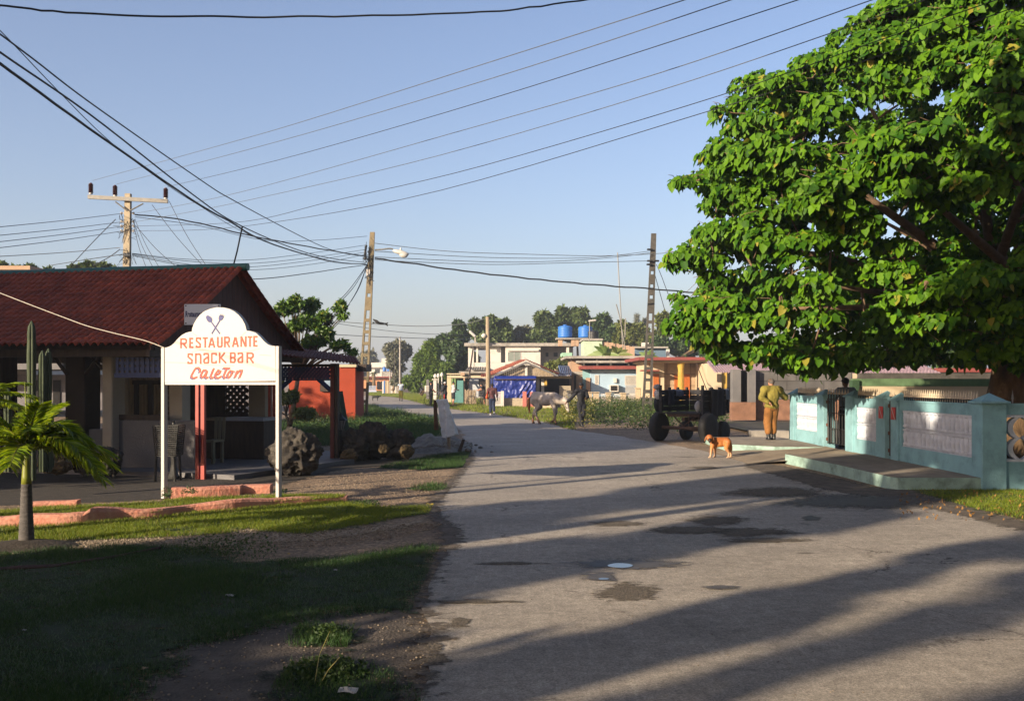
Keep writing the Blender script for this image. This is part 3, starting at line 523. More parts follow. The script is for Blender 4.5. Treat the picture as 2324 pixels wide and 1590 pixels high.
GL_ = {'R': [[(.12, 1), (.12, .08), (.7, .08), (.86, .18), (.86, .4), (.7, .52), (.2, .52)], [(.45, .54), (.92, 1)]],
 'E': [[(.95, .07), (.15, .07), (.15, .93), (.95, .93)], [(.28, .5), (.85, .5)]],
 'S': [[(.9, .26), (.88, .08), (.16, .08), (.12, .34), (.86, .64), (.84, .92), (.12, .92), (.12, .76)]],
 'T': [[(0, .07), (1, .07)], [(.5, .15), (.5, 1)]],
 'A': [[(.08, 1), (.46, .06)], [(.54, .06), (.92, 1)], [(.3, .7), (.7, .7)]],
 'U': [[(.12, 0), (.12, .85), (.25, .94), (.75, .94), (.88, .85), (.88, 0)]],
 'N': [[(.1, 1), (.1, .02)], [(.14, .04), (.84, .96)], [(.9, 0), (.9, 1)]],
 'n': [[(.12, 1), (.12, 0)], [(.28, .1), (.72, .08), (.88, .2), (.88, 1)]],
 'a': [[(.1, .24), (.16, .08), (.78, .08), (.88, .2), (.88, .86), (.78, .93), (.2, .93), (.1, .82), (.14, .62), (.74, .4)]],
 'C': [[(.9, .28), (.86, .08), (.2, .08), (.12, .2), (.12, .82), (.2, .93), (.86, .93), (.9, .74)]],
 'K': [[(.1, 0), (.1, 1)], [(.75, 0), (.26, .5), (.92, 1)]],
 'B': [[(.12, 1), (.12, 0)], [(.26, .07), (.72, .07), (.85, .16), (.85, .4), (.72, .49), (.3, .5)], [(.72, .53), (.85, .62), (.85, .84), (.72, .93), (.26, .93)]]}
row1 = [('R', 377, 620, 510, 808), ('E', 550, 612, 625, 803), ('S', 670, 603, 765, 800), ('T', 800, 603, 892, 798), ('A', 905, 600, 1030, 797), ('U', 1070, 595, 1168, 790), ('R', 1200, 588, 1310, 790), ('A', 1350, 588, 1470, 785), ('N', 1508, 583, 1615, 783), ('T', 1642, 583, 1724, 782), ('E', 1748, 578, 1827, 777)]
row2 = [('S', 515, 900, 612, 1103), ('n', 655, 900, 775, 1100), ('a', 812, 893, 918, 1095), ('C', 955, 890, 1062, 1092), ('K', 1100, 885, 1248, 1085), ('B', 1308, 883, 1418, 1083), ('a', 1452, 883, 1555, 1083), ('R', 1615, 883, 1760, 1083)]
WD = 31 * 0.12127 / 157
for row, nm in ((row1, 'lettering'), (row2, 'lettering')):
    b = MB().frame(SO, SA); k = 0
    for ch, x0, y0, x1, y1 in row:
        for st in GL_[ch]:
            ribbon(b, [on_sign(x0 + (x1 - x0) * p[0], y0 + (y1 - y0) * p[1]) for p in st], WD, -0.004 - 0.0004 * (k % 4), 0.003); k += 1
    b.build(nm, m_letter, sign)
cal = [[(748, 1262), (752, 1205), (722, 1172), (672, 1178), (632, 1240), (596, 1310), (592, 1348), (632, 1366), (700, 1345)],
       [(868, 1218), (815, 1218), (775, 1290), (772, 1340), (800, 1355), (850, 1300), (888, 1225)], [(884, 1240), (850, 1340), (872, 1362), (905, 1350)],
       [(1012, 1180), (950, 1330), (962, 1362), (1010, 1352)], [(1058, 1296), (1112, 1282), (1134, 1238), (1092, 1216), (1052, 1268), (1036, 1330), (1056, 1360), (1110, 1358), (1155, 1330)],
       [(1185, 1176), (1312, 1184)], [(1248, 1192), (1192, 1325), (1206, 1358), (1236, 1352)], [(1312, 1226), (1270, 1290), (1264, 1345), (1300, 1352), (1344, 1290), (1350, 1240), (1330, 1222), (1395, 1250)],
       [(1452, 1222), (1402, 1358)], [(1440, 1290), (1490, 1226), (1534, 1224), (1528, 1262), (1486, 1362)]]
for dx, dy, yy, mm, ww in ((-22, 20, -0.003, m_lblue, 24), (0, 0, -0.0052, m_letter, 32)):
    b = MB().frame(SO, SA)
    for k, st in enumerate(cal): ribbon(b, [on_sign(p[0] + dx, p[1] + dy) for p in st], ww * 0.12127 / 157, yy - 0.0003 * (k % 3), 0.0016)
    b.build('script_lettering', mm, sign)
b = MB().frame(SO, SA)
for k, st in enumerate(([(78, 1070), (300, 1075), (520, 1082)], [(600, 880), (700, 845), (800, 838), (950, 850), (1150, 885), (1350, 893), (1600, 880), (1870, 815)], [(700, 1040), (760, 1100), (900, 1125), (1380, 1135)], [(1300, 740), (1500, 600), (1612, 500)], [(1010, 690), (1200, 710), (1330, 705)], [(606, 515), (690, 580)], [(1860, 930), (2080, 945)])): ribbon(b, [on_sign(*p) for p in st], .004, -0.0012 - .0002 * (k % 3), .001)
b.build('cracks', mat('crack_line', (.30, .24, .18), .9, .1, 8), sign)
b = MB().frame(SO, SA)
for k, (poly, h) in enumerate((([(862, 212), (885, 193), (912, 197), (960, 230), (980, 265), (975, 305), (962, 328), (912, 322), (884, 292), (864, 245)], [(962, 318), (1122, 538)]),
                ([(1096, 250), (1105, 205), (1142, 165), (1127, 215), (1166, 172), (1149, 222), (1186, 178), (1168, 228), (1203, 192), (1186, 245), (1165, 280), (1120, 298), (1102, 285)], [(1118, 290), (968, 540)]))):
    b.prism([on_sign(*p) for p in poly], -0.0045 - k * .0006, -0.001); ribbon(b, [on_sign(*p) for p in h], 27 * 0.12127 / 157, -0.0040 - k * .0006, 0.0025)
b.build('spoon_and_fork', m_lblue, sign)
# ---------------------------------------------------------------- poles
def band_pole(name, label, top, bot, w_top, w_bot, Y, holes, mt, thick=0.22, cat='utility pole', small=(), lean=0.0):
    A = P(bot[0], bot[1], Y); B = P(top[0], top[1], Y); A.z = min(A.z, 0.0) - 0.1
    t = thing(name, label, cat, (A.x, Y, 0))
    zs = [A.z]; kinds = []; hh = []
    for y0, y1 in holes: hh.append((P(0, y1, Y).z, P(0, y0, Y).z))
    hh.sort(); cur = A.z; seg = []
    for a, c in hh:
        seg.append((cur, a, 0)); seg.append((a, c, 1)); cur = c
    seg.append((cur, B.z, 0)); m = MB()
    def at(z):
        k = (z - A.z) / (B.z - A.z); return A.x + (B.x - A.x) * k, w_bot + (w_top - w_bot) * k
    def hexa(z0, z1, f0, f1):
        c0, w0 = at(z0); c1, w1 = at(z1); th0 = thick * (w0 / w_bot) ** 0.5 / 2; th1 = thick * (w1 / w_bot) ** 0.5 / 2
        m.add([(c0 + f0 * w0, Y - th0, z0), (c0 + f1 * w0, Y - th0, z0), (c0 + f1 * w0, Y + th0, z0), (c0 + f0 * w0, Y + th0, z0), (c1 + f0 * w1, Y - th1, z1), (c1 + f1 * w1, Y - th1, z1), (c1 + f1 * w1, Y + th1, z1), (c1 + f0 * w1, Y + th1, z1)],
              [(0, 3, 2, 1), (4, 5, 6, 7), (0, 1, 5, 4), (1, 2, 6, 5), (2, 3, 7, 6), (3, 0, 4, 7)])
    for a, c, h in seg:
        if h: hexa(a, c, -0.5, -0.26); hexa(a, c, 0.26, 0.5)
        else: hexa(a, c, -0.5, 0.5)
    o = m.build('shaft', mt, t); return t
holesA = [(666, 674)] + [(704 + 26.3 * i, 723 + 26.3 * i) for i in range(9)]
pA = band_pole('utility_pole', 'leaning concrete ladder pole with a street lamp behind the boulders', (845, 527), (821, 955), 0.21, 0.49, 46, holesA, m_conc)
def lamp_head(par, pts_arm, c, L, nm='lamp_head', mt=None):
    b = MB(); b.tube(pts_arm, 0.035, 8); b.build('arm', m_steel, par)
    b = MB(); b.ell(c, (L * 0.5, 0.13, 0.11), Matrix.Rotation(math.radians(14), 3, 'Y'), 16, 10); b.ell(c + Vector((L * 0.16, 0, -0.10)), (L * 0.27, 0.12, 0.14), Matrix.Rotation(math.radians(14), 3, 'Y'), 14, 8); b.cap(c + Vector((0, 0, .08)), c + Vector((0, 0, .18)), .04, .04)
    b.build(nm, mt or mat('lamp_shell', (0.55, 0.54, 0.5), 0.5, 0.05, 5), par, smooth=True)
lamp_head(pA, [P(851, 567, 46), P(868, 566, 45.8), P(882, 564, 45.8), P(892, 565, 45.8)], P(909, 573, 45.8), 0.78)
b = MB(); b.box(*sum([[P(833, 0, 46).x, P(841, 0, 46).x], [45.72, 45.84], [P(0, 628, 46).z, P(0, 613, 46).z]], [])); b.build('meter_box', m_white, pA)
b = MB()
for i in range(26):
    a = P(834 + random.uniform(-3, 6), random.uniform(560, 640), 45.7); q = [a + Vector((random.uniform(-.22, .22), random.uniform(-.1, .1), random.uniform(-.35, .35))) for _ in range(3)]; b.tube([a] + q, 0.012, 4)
b.build('cable_tangle', m_wire, pA)
b = MB(); b.tube([P(831, 556, 45.8), P(828, 575, 45.8), P(829, 590, 45.8)], 0.055, 6); b.build('junction_box', m_black, pA)
holesB = [(615, 623), (645, 653), (670, 678), (711, 727), (734, 754), (760, 780), (787, 805), (813, 832), (839, 858), (865, 884), (892, 910), (917, 936)]
pB = band_pole('utility_pole', 'dark concrete ladder pole standing in the weeds beside the cart', (1483, 530), (1467, 941), 0.25, 0.50, 51, holesB, m_concd)
for x, y in ((1474, 566), (1474, 592), (1489, 592), (1473, 600)): c = P(x, y, 50.8); b = MB(); b.cap(c + Vector((-.1, 0, 0)), c + Vector((.1, 0, 0)), .05, .05); b.build('insulator', m_black, pB)
# T pole behind the restaurant
Yt = 35.0
pT = band_pole('utility_pole', 'pale concrete pole with a crossarm and brown insulators behind the tiled roof', (291, 440), (281, 980), 0.19, 0.32, Yt, [(606, 640), (660, 690), (710, 740), (760, 790)], mat('pale_pole', (0.40, 0.33, 0.23), 0.9, 0.15, 6, 0.5, 30, dirt=(0.2, 0.16, 0.1), dscale=2, damt=0.6))
b = MB(); a = P(200, 447, Yt - .18); c = P(381, 457, Yt - .18); h = 0.065
b.add([(a.x, a.y - .05, a.z - h), (c.x, c.y - .05, c.z - h), (c.x, c.y + .05, c.z - h), (a.x, a.y + .05, a.z - h), (a.x, a.y - .05, a.z + h), (c.x, c.y - .05, c.z + h), (c.x, c.y + .05, c.z + h), (a.x, a.y + .05, a.z + h)], [(0, 3, 2, 1), (4, 5, 6, 7), (0, 1, 5, 4), (1, 2, 6, 5), (2, 3, 7, 6), (3, 0, 4, 7)])
arm = b.build('crossarm', m_steel, pT)
for x in (262, 325): b = MB(); b.tube([P(x, 458 if x < 300 else 462, Yt - .2), P(289 if x < 300 else 293, 479, Yt - .2)], 0.025, 6); b.build('brace', m_steel, pT)
m_ins = mat('brown_porcelain', (0.06, 0.015, 0.012), 0.25, 0.2, 8)
for x, y in ((206, 441), (261, 446), (376, 452)):
    c = P(x, y, Yt - .18); b = MB(); prof = []
    for i in range(10): z = 0.05 + i * 0.032; prof += [(0.075, z), (0.088, z + 0.008), (0.075, z + 0.016), (0.055, z + 0.024)]
    b.lathe(c, [(0.06, 0.045)] + prof + [(0.05, 0.39), (0.03, 0.40)], 12); o = b.build('insulator', m_ins, pT, smooth=False)
    b = MB(); b.lathe(c, [(0.065, 0.0), (0.065, 0.045), (0.05, 0.05)], 10); b.build('base', m_white, o)
for y in (484, 503, 513, 524):
    for sx in (275.5, 303):
        b = MB(); c = P(sx, y, Yt); b.lathe(c + Vector((0, 0, -0.04)), [(0.04, 0), (0.045, .02), (0.025, .04), (0.045, .06), (0.04, .08)], 8); b.tube([c, Vector((P(288, 0, Yt).x, c.y, c.z))], 0.015, 5); b.build('spool_insulator', m_white, pT)
b = MB()
for i in range(22):
    a = P(288 + random.uniform(-14, 16), random.choice([490, 505, 520, 575, 578]) + random.uniform(-6, 10), Yt - .1); q = [a + Vector((random.uniform(-.3, .3), random.uniform(-.1, .1), random.uniform(-.35, .2))) for _ in range(3)]; b.tube([a] + q, 0.008, 4)
for i in range(4): b.cap(P(283 + 3 * i, 577 + 2 * (i % 2), Yt - .18), P(286 + 3 * i, 580, Yt - .2), .06, .05)
b.build('cable_tangle', m_wire, pT)
def catmull(pts, k=6):
    out = []; n = len(pts)
    for i in range(n - 1):
        p0 = pts[max(i - 1, 0)]; p1 = pts[i]; p2 = pts[i + 1]; p3 = pts[min(i + 2, n - 1)]
        for j in range(k):
            t = j / k; out.append(tuple(0.5 * (2 * p1[a] + (p2[a] - p0[a]) * t + (2 * p0[a] - 5 * p1[a] + 4 * p2[a] - p3[a]) * t * t + (3 * p1[a] - p0[a] - 3 * p2[a] + p3[a]) * t ** 3) for a in range(2)))
    out.append(tuple(pts[-1])); return out
def wire(label, pts, Y0, Y1, wpx, mt=None, group=None, name='wire', rough=0.0):
    q = catmull(pts); L = [0.0]
    for i in range(1, len(q)): L.append(L[-1] + math.hypot(q[i][0] - q[i - 1][0], q[i][1] - q[i - 1][1]))
    W3 = []
    for (x, y), l in zip(q, L):
        t = l / L[-1]; Y = 1 / ((1 - t) / Y0 + t / Y1); p = P(x, y, Y)
        if rough: p += Vector((0, 0, rough * math.sin(l * 0.35)))
        W3.append(p)
    # carry the ends on beyond the picture: to the pole outside the left edge, or straight ahead
    r = 0.5 * wpx * (Y0 * Y1) ** 0.5 / F
    if pts[0][0] < 1 and Y0 <= 16: W3 = [Vector((-9.05, 8.3, 7.4 - .15 * (pts[0][1] > 60) - (3.2 if pts[0][1] > 500 else 0)))] + W3
    if pts[-1][0] < 1: e_ = W3[-1] - W3[-4]; W3 = W3 + [W3[-1] + e_.normalized() * 14]
    if pts[-1][1] < 1 and pts[-1][0] > 1300 or pts[-1][0] > 2300: e_ = W3[-1] - W3[-4]; W3 = W3 + [W3[-1] + e_.normalized() * 16]
    b = MB(); b.tube(W3, r, 6)
    o = b.build(name, mt or m_wire, at=W3[0]); return tag(o, label, 'cable' if name == 'cable' else 'wire', group)
wire('twisted dark cable across the top left of the sky', [(-60, 8), (0, 14), (120, 26), (330, 36), (560, 39), (800, 37), (1060, 30), (1200, 18), (1380, -8), (1600, -40)], 9, 12, 4.2, name='cable', rough=0.006)
wire('thickest black cable bundle falling from the left edge to the lamp pole', [(-90, 82), (0, 145), (200, 290), (430, 450), (520, 502), (600, 547), (740, 590), (832, 600)], 12, 45.8, 3.9, name='cable', rough=0.004)
wire('second black cable just above the thickest bundle at the left', [(-90, 50), (0, 119), (200, 257), (430, 436), (540, 509), (700, 575), (830, 596)], 12, 45.8, 2.8, name='cable')
wire('thin blue wire crossing the black cables at upper left', [(-90, -10), (0, 70), (130, 205), (250, 322), (380, 420), (450, 465), (560, 530), (740, 592), (830, 598)], 12, 45.8, 1.3)
wire('upper thin black cable leading from the left edge towards the lamp pole', [(-90, 12), (0, 78), (80, 138), (200, 230), (450, 405), (530, 455), (700, 545), (770, 572), (835, 583)], 12, 45.8, 2.3, name='cable')
po = thing('utility_pole', 'concrete pole outside the left edge that carries the black cables', 'utility pole', (-9.05, 8.3, 0)); b = MB(); b.tube([(-9.05, 8.3, -.1), (-9.05, 8.3, 7.6)], [.17, .11], 4); b.build('shaft', m_conc, po)
pw = 'power lines rising to the upper right'
PWL = [('topmost power line from the left insulator on the crossarm', [(210, 410), (500, 330), (700, 272), (1100, 145), (1555, 0), (1720, -55)]), ('second power line from the middle insulator on the crossarm', [(265, 418), (700, 302), (1200, 152), (1660, 0), (1800, -48)]),
        ('third power line from the right insulator on the crossarm', [(380, 424), (700, 345), (1200, 198), (1812, 0), (1960, -52)]), ('fourth power line, faint, with small splices', [(310, 484), (550, 435), (1000, 310), (1500, 165), (1980, 0), (2150, -60)]),
        ('fifth power line, ending behind the top of the big tree', [(310, 503), (560, 455), (1000, 352), (1500, 205), (1930, 60), (2350, -90)]), ('sixth power line, running in front of the big tree crown', [(312, 513), (560, 502), (760, 455), (1100, 375), (1640, 215), (2000, 90), (2350, -30)]),
        ('lowest power line running in front of the big tree crown', [(312, 524), (565, 512), (1000, 432), (1600, 255), (1900, 160), (2350, 0)])]
for i, (lb, pts) in enumerate(PWL):
    (xa_, ya_), (xb_, yb_) = pts[-2], pts[-1]; 
    wire(lb, pts, Yt, 11, 1.45, m_wirel if i in (0, 1, 3, 4) else m_wire)
lw = 'four parallel wires from the pale pole to the left edge'
for nm_, a, c in (('highest', 485, 515), ('second from the top', 504, 534), ('third from the top', 514, 549), ('lowest', 525, 563)):
    wire('%s of the four stacked thin wires left of the pale pole' % nm_, [(274, a), (140, (a + c) / 2 + 1), (-40, c + 4)], Yt, 24, 1.5, m_wirel, lw)
wire('pale twisted wire low between the pale pole and the left edge', [(272, 562), (130, 574), (-40, 584)], Yt, 24, 1.6, mat('tan_wire', (0.45, 0.38, 0.28), 0.7, 0.1, 3))
wire('drop wire slanting down left from the pale pole to the roof', [(262, 498), (215, 545), (160, 604)], Yt, 40, 1.8)
wire('short drop wire below the middle of the pale pole', [(272, 566), (245, 585), (212, 602)], Yt, 40, 1.8)
wire('low bundle of thin wires left of the pale pole', [(278, 577), (190, 590), (110, 603)], Yt, 45, 1.6)
dg = 'drop wires fanning down right from the pale pole'
for nm_, x0, y0, x1, y1 in (('steepest drop wire', 302, 500, 332, 608), ('second steepest drop wire', 304, 505, 348, 608), ('third drop wire', 306, 498, 362, 608), ('flattest low drop wire', 308, 512, 405, 610), ('drop wire from the right end of the crossarm', 384, 457, 470, 606), ('drop wire from under the middle of the crossarm', 345, 465, 468, 611)):
    wire(nm_ + ' fanning down right of the pale pole', [(x0, y0), ((x0 + x1) / 2 - 3, (y0 + y1) / 2 + 3), (x1, y1)], Yt, 34, 1.2, None, dg)
wire('sagging grey cable between the pale pole and the lamp pole', [(306, 487), (400, 497), (480, 513), (560, 533), (700, 560), (832, 582)], Yt, 45.8, 2.8, mat('grey_cable', (0.09, 0.08, 0.07), 0.7, 0.1, 3), name='cable', rough=0.01)
tg = 'thin wires strung between the pale pole and the lamp pole'
for nm_, pts in zip(('topmost', 'second', 'third', 'fourth', 'lowest'), ([(306, 492), (450, 512), (600, 545), (720, 545), (833, 536)], [(300, 575), (420, 588), (560, 590), (700, 575), (831, 556)], [(300, 576), (420, 592), (560, 598), (700, 585), (831, 566)], [(300, 578), (430, 600), (560, 606), (700, 592), (831, 572)], [(300, 580), (440, 606), (580, 612), (720, 598), (831, 577)])):
    wire(nm_ + ' thin wire strung between the pale pole and the lamp pole', pts, Yt, 45.8, 1.2, m_wirel, tg)
wire('black wire rising from behind the gable to the lamp pole', [(480, 636), (600, 632), (700, 620), (780, 608), (831, 601)], 30, 45.8, 1.9)
dd = 'short drop wires below the lamp pole'
for nm_, x, y in (('third', 770, 687), ('second', 788, 696), ('steepest', 797, 683), ('flattest', 744, 706)): wire(nm_ + ' of the four short drop wires slanting down left from the lamp pole', [(832, 602), ((832 + x) / 2 + 2, (602 + y) / 2 + 6), (x, y)], 45.8, 40, 1.5, None, dd)
wire('thick black twisted cable between the lamp pole and the dark pole', [(850, 586), (930, 597), (1030, 612), (1200, 632), (1350, 646), (1485, 656), (1620, 668)], 45.8, 50.7, 3.6, name='cable', rough=0.02)
rg = 'thin wires between the lamp pole and the dark pole'
for nm_, pts in zip(('topmost', 'second', 'third', 'lowest'), ([(850, 552), (1015, 570), (1200, 577), (1400, 580), (1640, 566), (1900, 556)], [(850, 570), (1050, 582), (1200, 586), (1350, 584), (1474, 570)], [(850, 583), (1100, 594), (1250, 593), (1380, 585), (1474, 574)], [(850, 590), (1100, 600), (1300, 596), (1474, 592)])):
    wire(nm_ + ' thin wire strung between the lamp pole and the dark pole', pts, 45.8, 50.7, 1.4, m_wirel, rg)
wire('guy wire slanting right from the dark pole towards the tree', [(1489, 600), (1500, 625), (1515, 665), (1532, 706)], 50.8, 46, 1.6)
wire('twisted thin wire falling right from the middle of the dark pole', [(1486, 625), (1500, 675), (1512, 718)], 50.8, 56, 1.4)
wire('upper far wire passing behind the flying bird', [(742, 728), (860, 736), (960, 740), (1050, 735), (1105, 722)], 70, 69.8, 1.7, m_wirel)
wire('lower far wire above the distant trees', [(720, 757), (860, 764), (1010, 769), (1070, 769)], 80, 95, 1.4, m_wirel)
wire('faint pair wire between the far wires behind the lamp pole', [(742, 730), (860, 748), (960, 757), (1060, 760)], 75, 95, 1.1, m_wirel)
wire('thin pale wire sloping down across the tiled roof to the sign', [(-30, 653), (60, 688), (150, 722), (200, 740), (260, 756), (330, 773), (373, 789)], 15.5, 14.6, 1.9, mat('pale_wire', (0.5, 0.45, 0.38), 0.6, 0.1, 3))
# bird
b = MB(); c = P(860, 733, 40); s = 40 / F
for q in ([(-30, 5), (-12, -1), (-2, -2), (-8, 4)], ): pass
b.ell(c + Vector((2 * s, 0, 0)), (13 * s, 3 * s, 2.6 * s), Matrix.Rotation(math.radians(6), 3, 'Y')); b.ell(c + Vector((-13 * s, 0, 1.0 * s)), (3 * s, 2 * s, 2 * s))
b.prism([(c.x - 6 * s, c.z), (c.x + 4 * s, c.z + 1 * s), (c.x - 4 * s, c.z + 7 * s), (c.x - 13 * s, c.z + 9.5 * s), (c.x - 15 * s, c.z + 8.5 * s)], c.y - 4 * s, c.y - 3.4 * s)
b.prism([(c.x + 8 * s, c.z + 1 * s), (c.x + 16 * s, c.z + 1 * s), (c.x + 20 * s, c.z - 3 * s), (c.x + 19 * s, c.z - 8 * s), (c.x + 15 * s, c.z - 4 * s)], c.y + 2 * s, c.y + 2.8 * s)
b.prism([(c.x + 12 * s, c.z - 1 * s), (c.x + 21 * s, c.z + 2.5 * s), (c.x + 20 * s, c.z - 1 * s)], c.y - .5 * s, c.y + .5 * s)
tag(link('bird', organic(b, 0.012, 1), m_black, at=c), 'black bird flying just right of the leaning lamp pole', 'bird')
# ---------------------------------------------------------------- restaurant
RO = Vector((-6.33, 17.6, 0)); RA = math.radians(-13); Rd = Vector((math.cos(RA), math.sin(RA), 0)); Rn = Vector((-Rd.y, Rd.x, 0))
def ru(x, v):
    q = RO + Rn * v; k = (x - CX) / F; return (k * q.y - q.x) / (Rd.x - k * Rd.y)
def rz(x, y, v):
    u = ru(x, v); Y = (RO + Rd * u + Rn * v).y; return CAMH - (y - HY) * Y / F
rest = thing('restaurant_building', 'open-sided restaurant with a dark red tiled gable roof and cream pillars', 'building', RO + Rd * -3 + Rn * 3)
def rb(): return MB().frame(RO, RA)
m_tile = mat('red_roof_tile', (0.36, 0.068, 0.028), 0.6, 0.35, 3, 0.25, 14, dirt=(0.16, 0.03, 0.016), dscale=1.6, damt=0.7, spec=0.15)
PITCH = 0.152
def slope(vb, side, name):
    b = rb(); U0, U1 = -7.9, 0.10; nb = int((U1 - U0) / PITCH); nu = nb * 6; rows = 17; vs = []; HD = 3.08
    for r in range(rows):
        for e in (0.0, 0.86, 0.999):
            t = (r + e) / rows; v = t * HD; zc = 2.36 + 1.72 * (0.86 * t + 0.14 * t * t); st = 0.020 * (1 - e) - 0.003
            for i in range(nu + 1):
                u = U0 + (U1 - U0) * i / nu; ph = (i % 6) / 6.0; hgt = 0.058 * abs(math.sin(math.pi * ph)) ** 0.8
                vv = v if side > 0 else 2 * HD - v
                vs.append((u, vv, zc + hgt + st * (1.0 if ph > .05 else .4)))
    R2 = rows * 3; fs = [(r * (nu + 1) + i, r * (nu + 1) + i + 1, (r + 1) * (nu + 1) + i + 1, (r + 1) * (nu + 1) + i) for r in range(R2 - 1) for i in range(nu)]
    b.add(vs, fs); o = b.build(name, m_tile, rest, smooth=False)
    md = o.modifiers.new('solid', 'SOLIDIFY'); md.thickness = 0.012; md.offset = -1
    return o
slope(0, 1, 'roof_slope'); slope(0, -1, 'roof_slope')
m_ridge = mat('green_ridge_cap', (0.02, 0.14, 0.11), 0.5, 0.15, 4)
b = rb()
for i in range(5): b.tube([(-7.9 + i * 1.62, 3.08, 4.065 + .004 * i), (-7.9 + (i + 1) * 1.62 - .01, 3.08, 4.065 + .004 * i)], [0.088, 0.078], 12)
b.build('ridge_cap', m_ridge, rest)
# gable boards
b = rb(); zt = lambda v: 2.36 + 1.72 * (0.86 * (min(v, 6.16 - v) / 3.08) + 0.14 * (min(v, 6.16 - v) / 3.08) ** 2)
n = 44
for i in range(n):
    v0 = 0.15 + 5.86 * i / n; v1 = 0.15 + 5.86 * (i + 1) / n - 0.012; b.add([(-0.16, v0, 2.28), (-0.16 + .006 * (i % 3), v1, 2.28), (-0.16 + .006 * (i % 3), v1, zt(v1) - .03), (-0.16, v0, zt(v0) - .03), (-0.2, v0, 2.28), (-0.2, v1, 2.28), (-0.2, v1, zt(v1) - .03), (-0.2, v0, zt(v0) - .03)],
          [(0, 1, 2, 3), (7, 6, 5, 4), (0, 3, 7, 4), (1, 5, 6, 2), (3, 2, 6, 7), (0, 4, 5, 1)])
b.build('gable_boards', m_redwood, rest)
b = rb(); b.box(-0.13, -0.06, -0.05, 6.2, 2.16, 2.275); b.box(-7.9, -0.14, 0.25, 0.40, 2.17, 2.33); b.box(-7.9, -0.14, 5.8, 5.95, 2.17, 2.33); b.build('eave_beam', m_darkwood, rest)
b = rb(); b.add([(-7.9, .1, 2.30), (-.22, .1, 2.30), (-.22, 3.08, 3.98), (-7.9, 3.08, 3.98), (-.22, 6.06, 2.30), (-7.9, 6.06, 2.30)], [(0, 1, 2, 3), (3, 2, 4, 5)]); b.build('ceiling', m_darkwood, rest)
# dark small plaque on the gable
gs = rb(); 
def ptext(txt, size, mt, name, parent, M4, bold=0.0, xs=1.0, extr=0.002):
    cu = bpy.data.curves.new('t', 'FONT'); cu.body = txt; cu.size = size; cu.extrude = extr; cu.offset = bold; cu.align_x = 'LEFT'
    o = bpy.data.objects.new('t', cu); COL.objects.link(o); dg_ = bpy.context.evaluated_depsgraph_get(); dg_.update()
    me = bpy.data.meshes.new_from_object(o.evaluated_get(dg_)); bpy.data.objects.remove(o)
    me.materials.clear(); me.transform(M4 @ Matrix.Diagonal((xs, 1, 1, 1))); return link(name, me, mt, parent)
def frame_m(O, ex, ey, ez): return Matrix(((ex.x, ey.x, ez.x, O.x), (ex.y, ey.y, ez.y, O.y), (ex.z, ey.z, ez.z, O.z), (0, 0, 0, 1)))
# the gable faces +u; the plaque hangs on it, facing +u
def gv(x, u=-0.1):
    k = (x - CX) / F; q = RO + Rd * u; return (k * q.y - q.x) / (Rn.x - k * Rn.y)
Yq = 18.35; A_ = P(418, 737, Yq); B2 = P(500, 690, Yq)
plq = thing('gable_sign', 'small white board with blue writing on the dark gable', 'sign', A_)
b = MB(); b.box(A_.x, B2.x, Yq, Yq + .03, A_.z, B2.z); b.build('panel', mat('plaque_white', (0.62, 0.66, 0.74), 0.6, 0.05, 3), plq)
m_navy = mat('navy_letters', (0.015, 0.02, 0.11), 0.6, 0.1, 3)
ptext('Restaurante', 0.150, m_navy, 'lettering', plq, frame_m(Vector((A_.x + .02, Yq - .003, A_.z + .15)), Vector((1, 0, 0)), Vector((0, 0, 1)), Vector((0, -1, 0))), 0.004, 0.47)
for xx in (A_.x + .03, B2.x - .03):
    for zz in (A_.z + .03, B2.z - .03): b = MB(); b.ell((xx, Yq - .004, zz), (.014, .008, .014)); b.build('screw', m_black, plq)
for zz in (A_.z + .06, B2.z - .06): b = MB(); b.box(A_.x - .02, A_.x + .5, Yq + .031, Yq + .06, zz, zz + .03); b.build('bracket', m_darkwood, plq)
# pillars, half wall, floor
b = rb(); b.bbox(ru(231, .9), ru(254, .9), .9, 1.33, 0, 2.22, 0.02); b.build('pillar', m_cream, rest)
b = rb(); b.bbox(ru(147, 1.0), ru(192, 1.0), 1.0, 1.5, 0, 2.3, 0.02); b.build('pillar', mat('dark_brown_pillar', (0.035, 0.022, 0.014), 0.8, 0.2, 3), rest)
b = rb(); b.bbox(ru(-30, .95), ru(4, .95), .95, 1.4, 0, 2.22, 0.02); b.build('pillar', m_darkwood, rest)
b = rb(); b.bbox(ru(256, 1.1), ru(441, 1.1), 1.12, 1.28, 0, rz(350, 953, 1.1), 0.012); b.bbox(ru(6, 1.1), ru(146, 1.1), 1.12, 1.28, 0, .55, 0.012); b.bbox(ru(194, 1.1), ru(230, 1.1), 1.12, 1.28, 0, .8, .012); b.build('half_wall', m_greyplaster, rest)
b = rb(); b.bbox(ru(370, 1.3), ru(400, 1.3), 1.5, 1.8, 0.9, 2.2, .01); b.build('pilaster', m_cream, rest)
b = rb(); b.prism([(-8, .45), (.2, .35), (1.5, .1), (2.2, 3.9), (.6, 6.2), (-8, 6.2)], -0.05, 0.085, 'z'); b.build('floor', mat('grey_floor', (0.13, 0.125, 0.13), 0.6, 0.15, 2, 0.1, 30), rest)
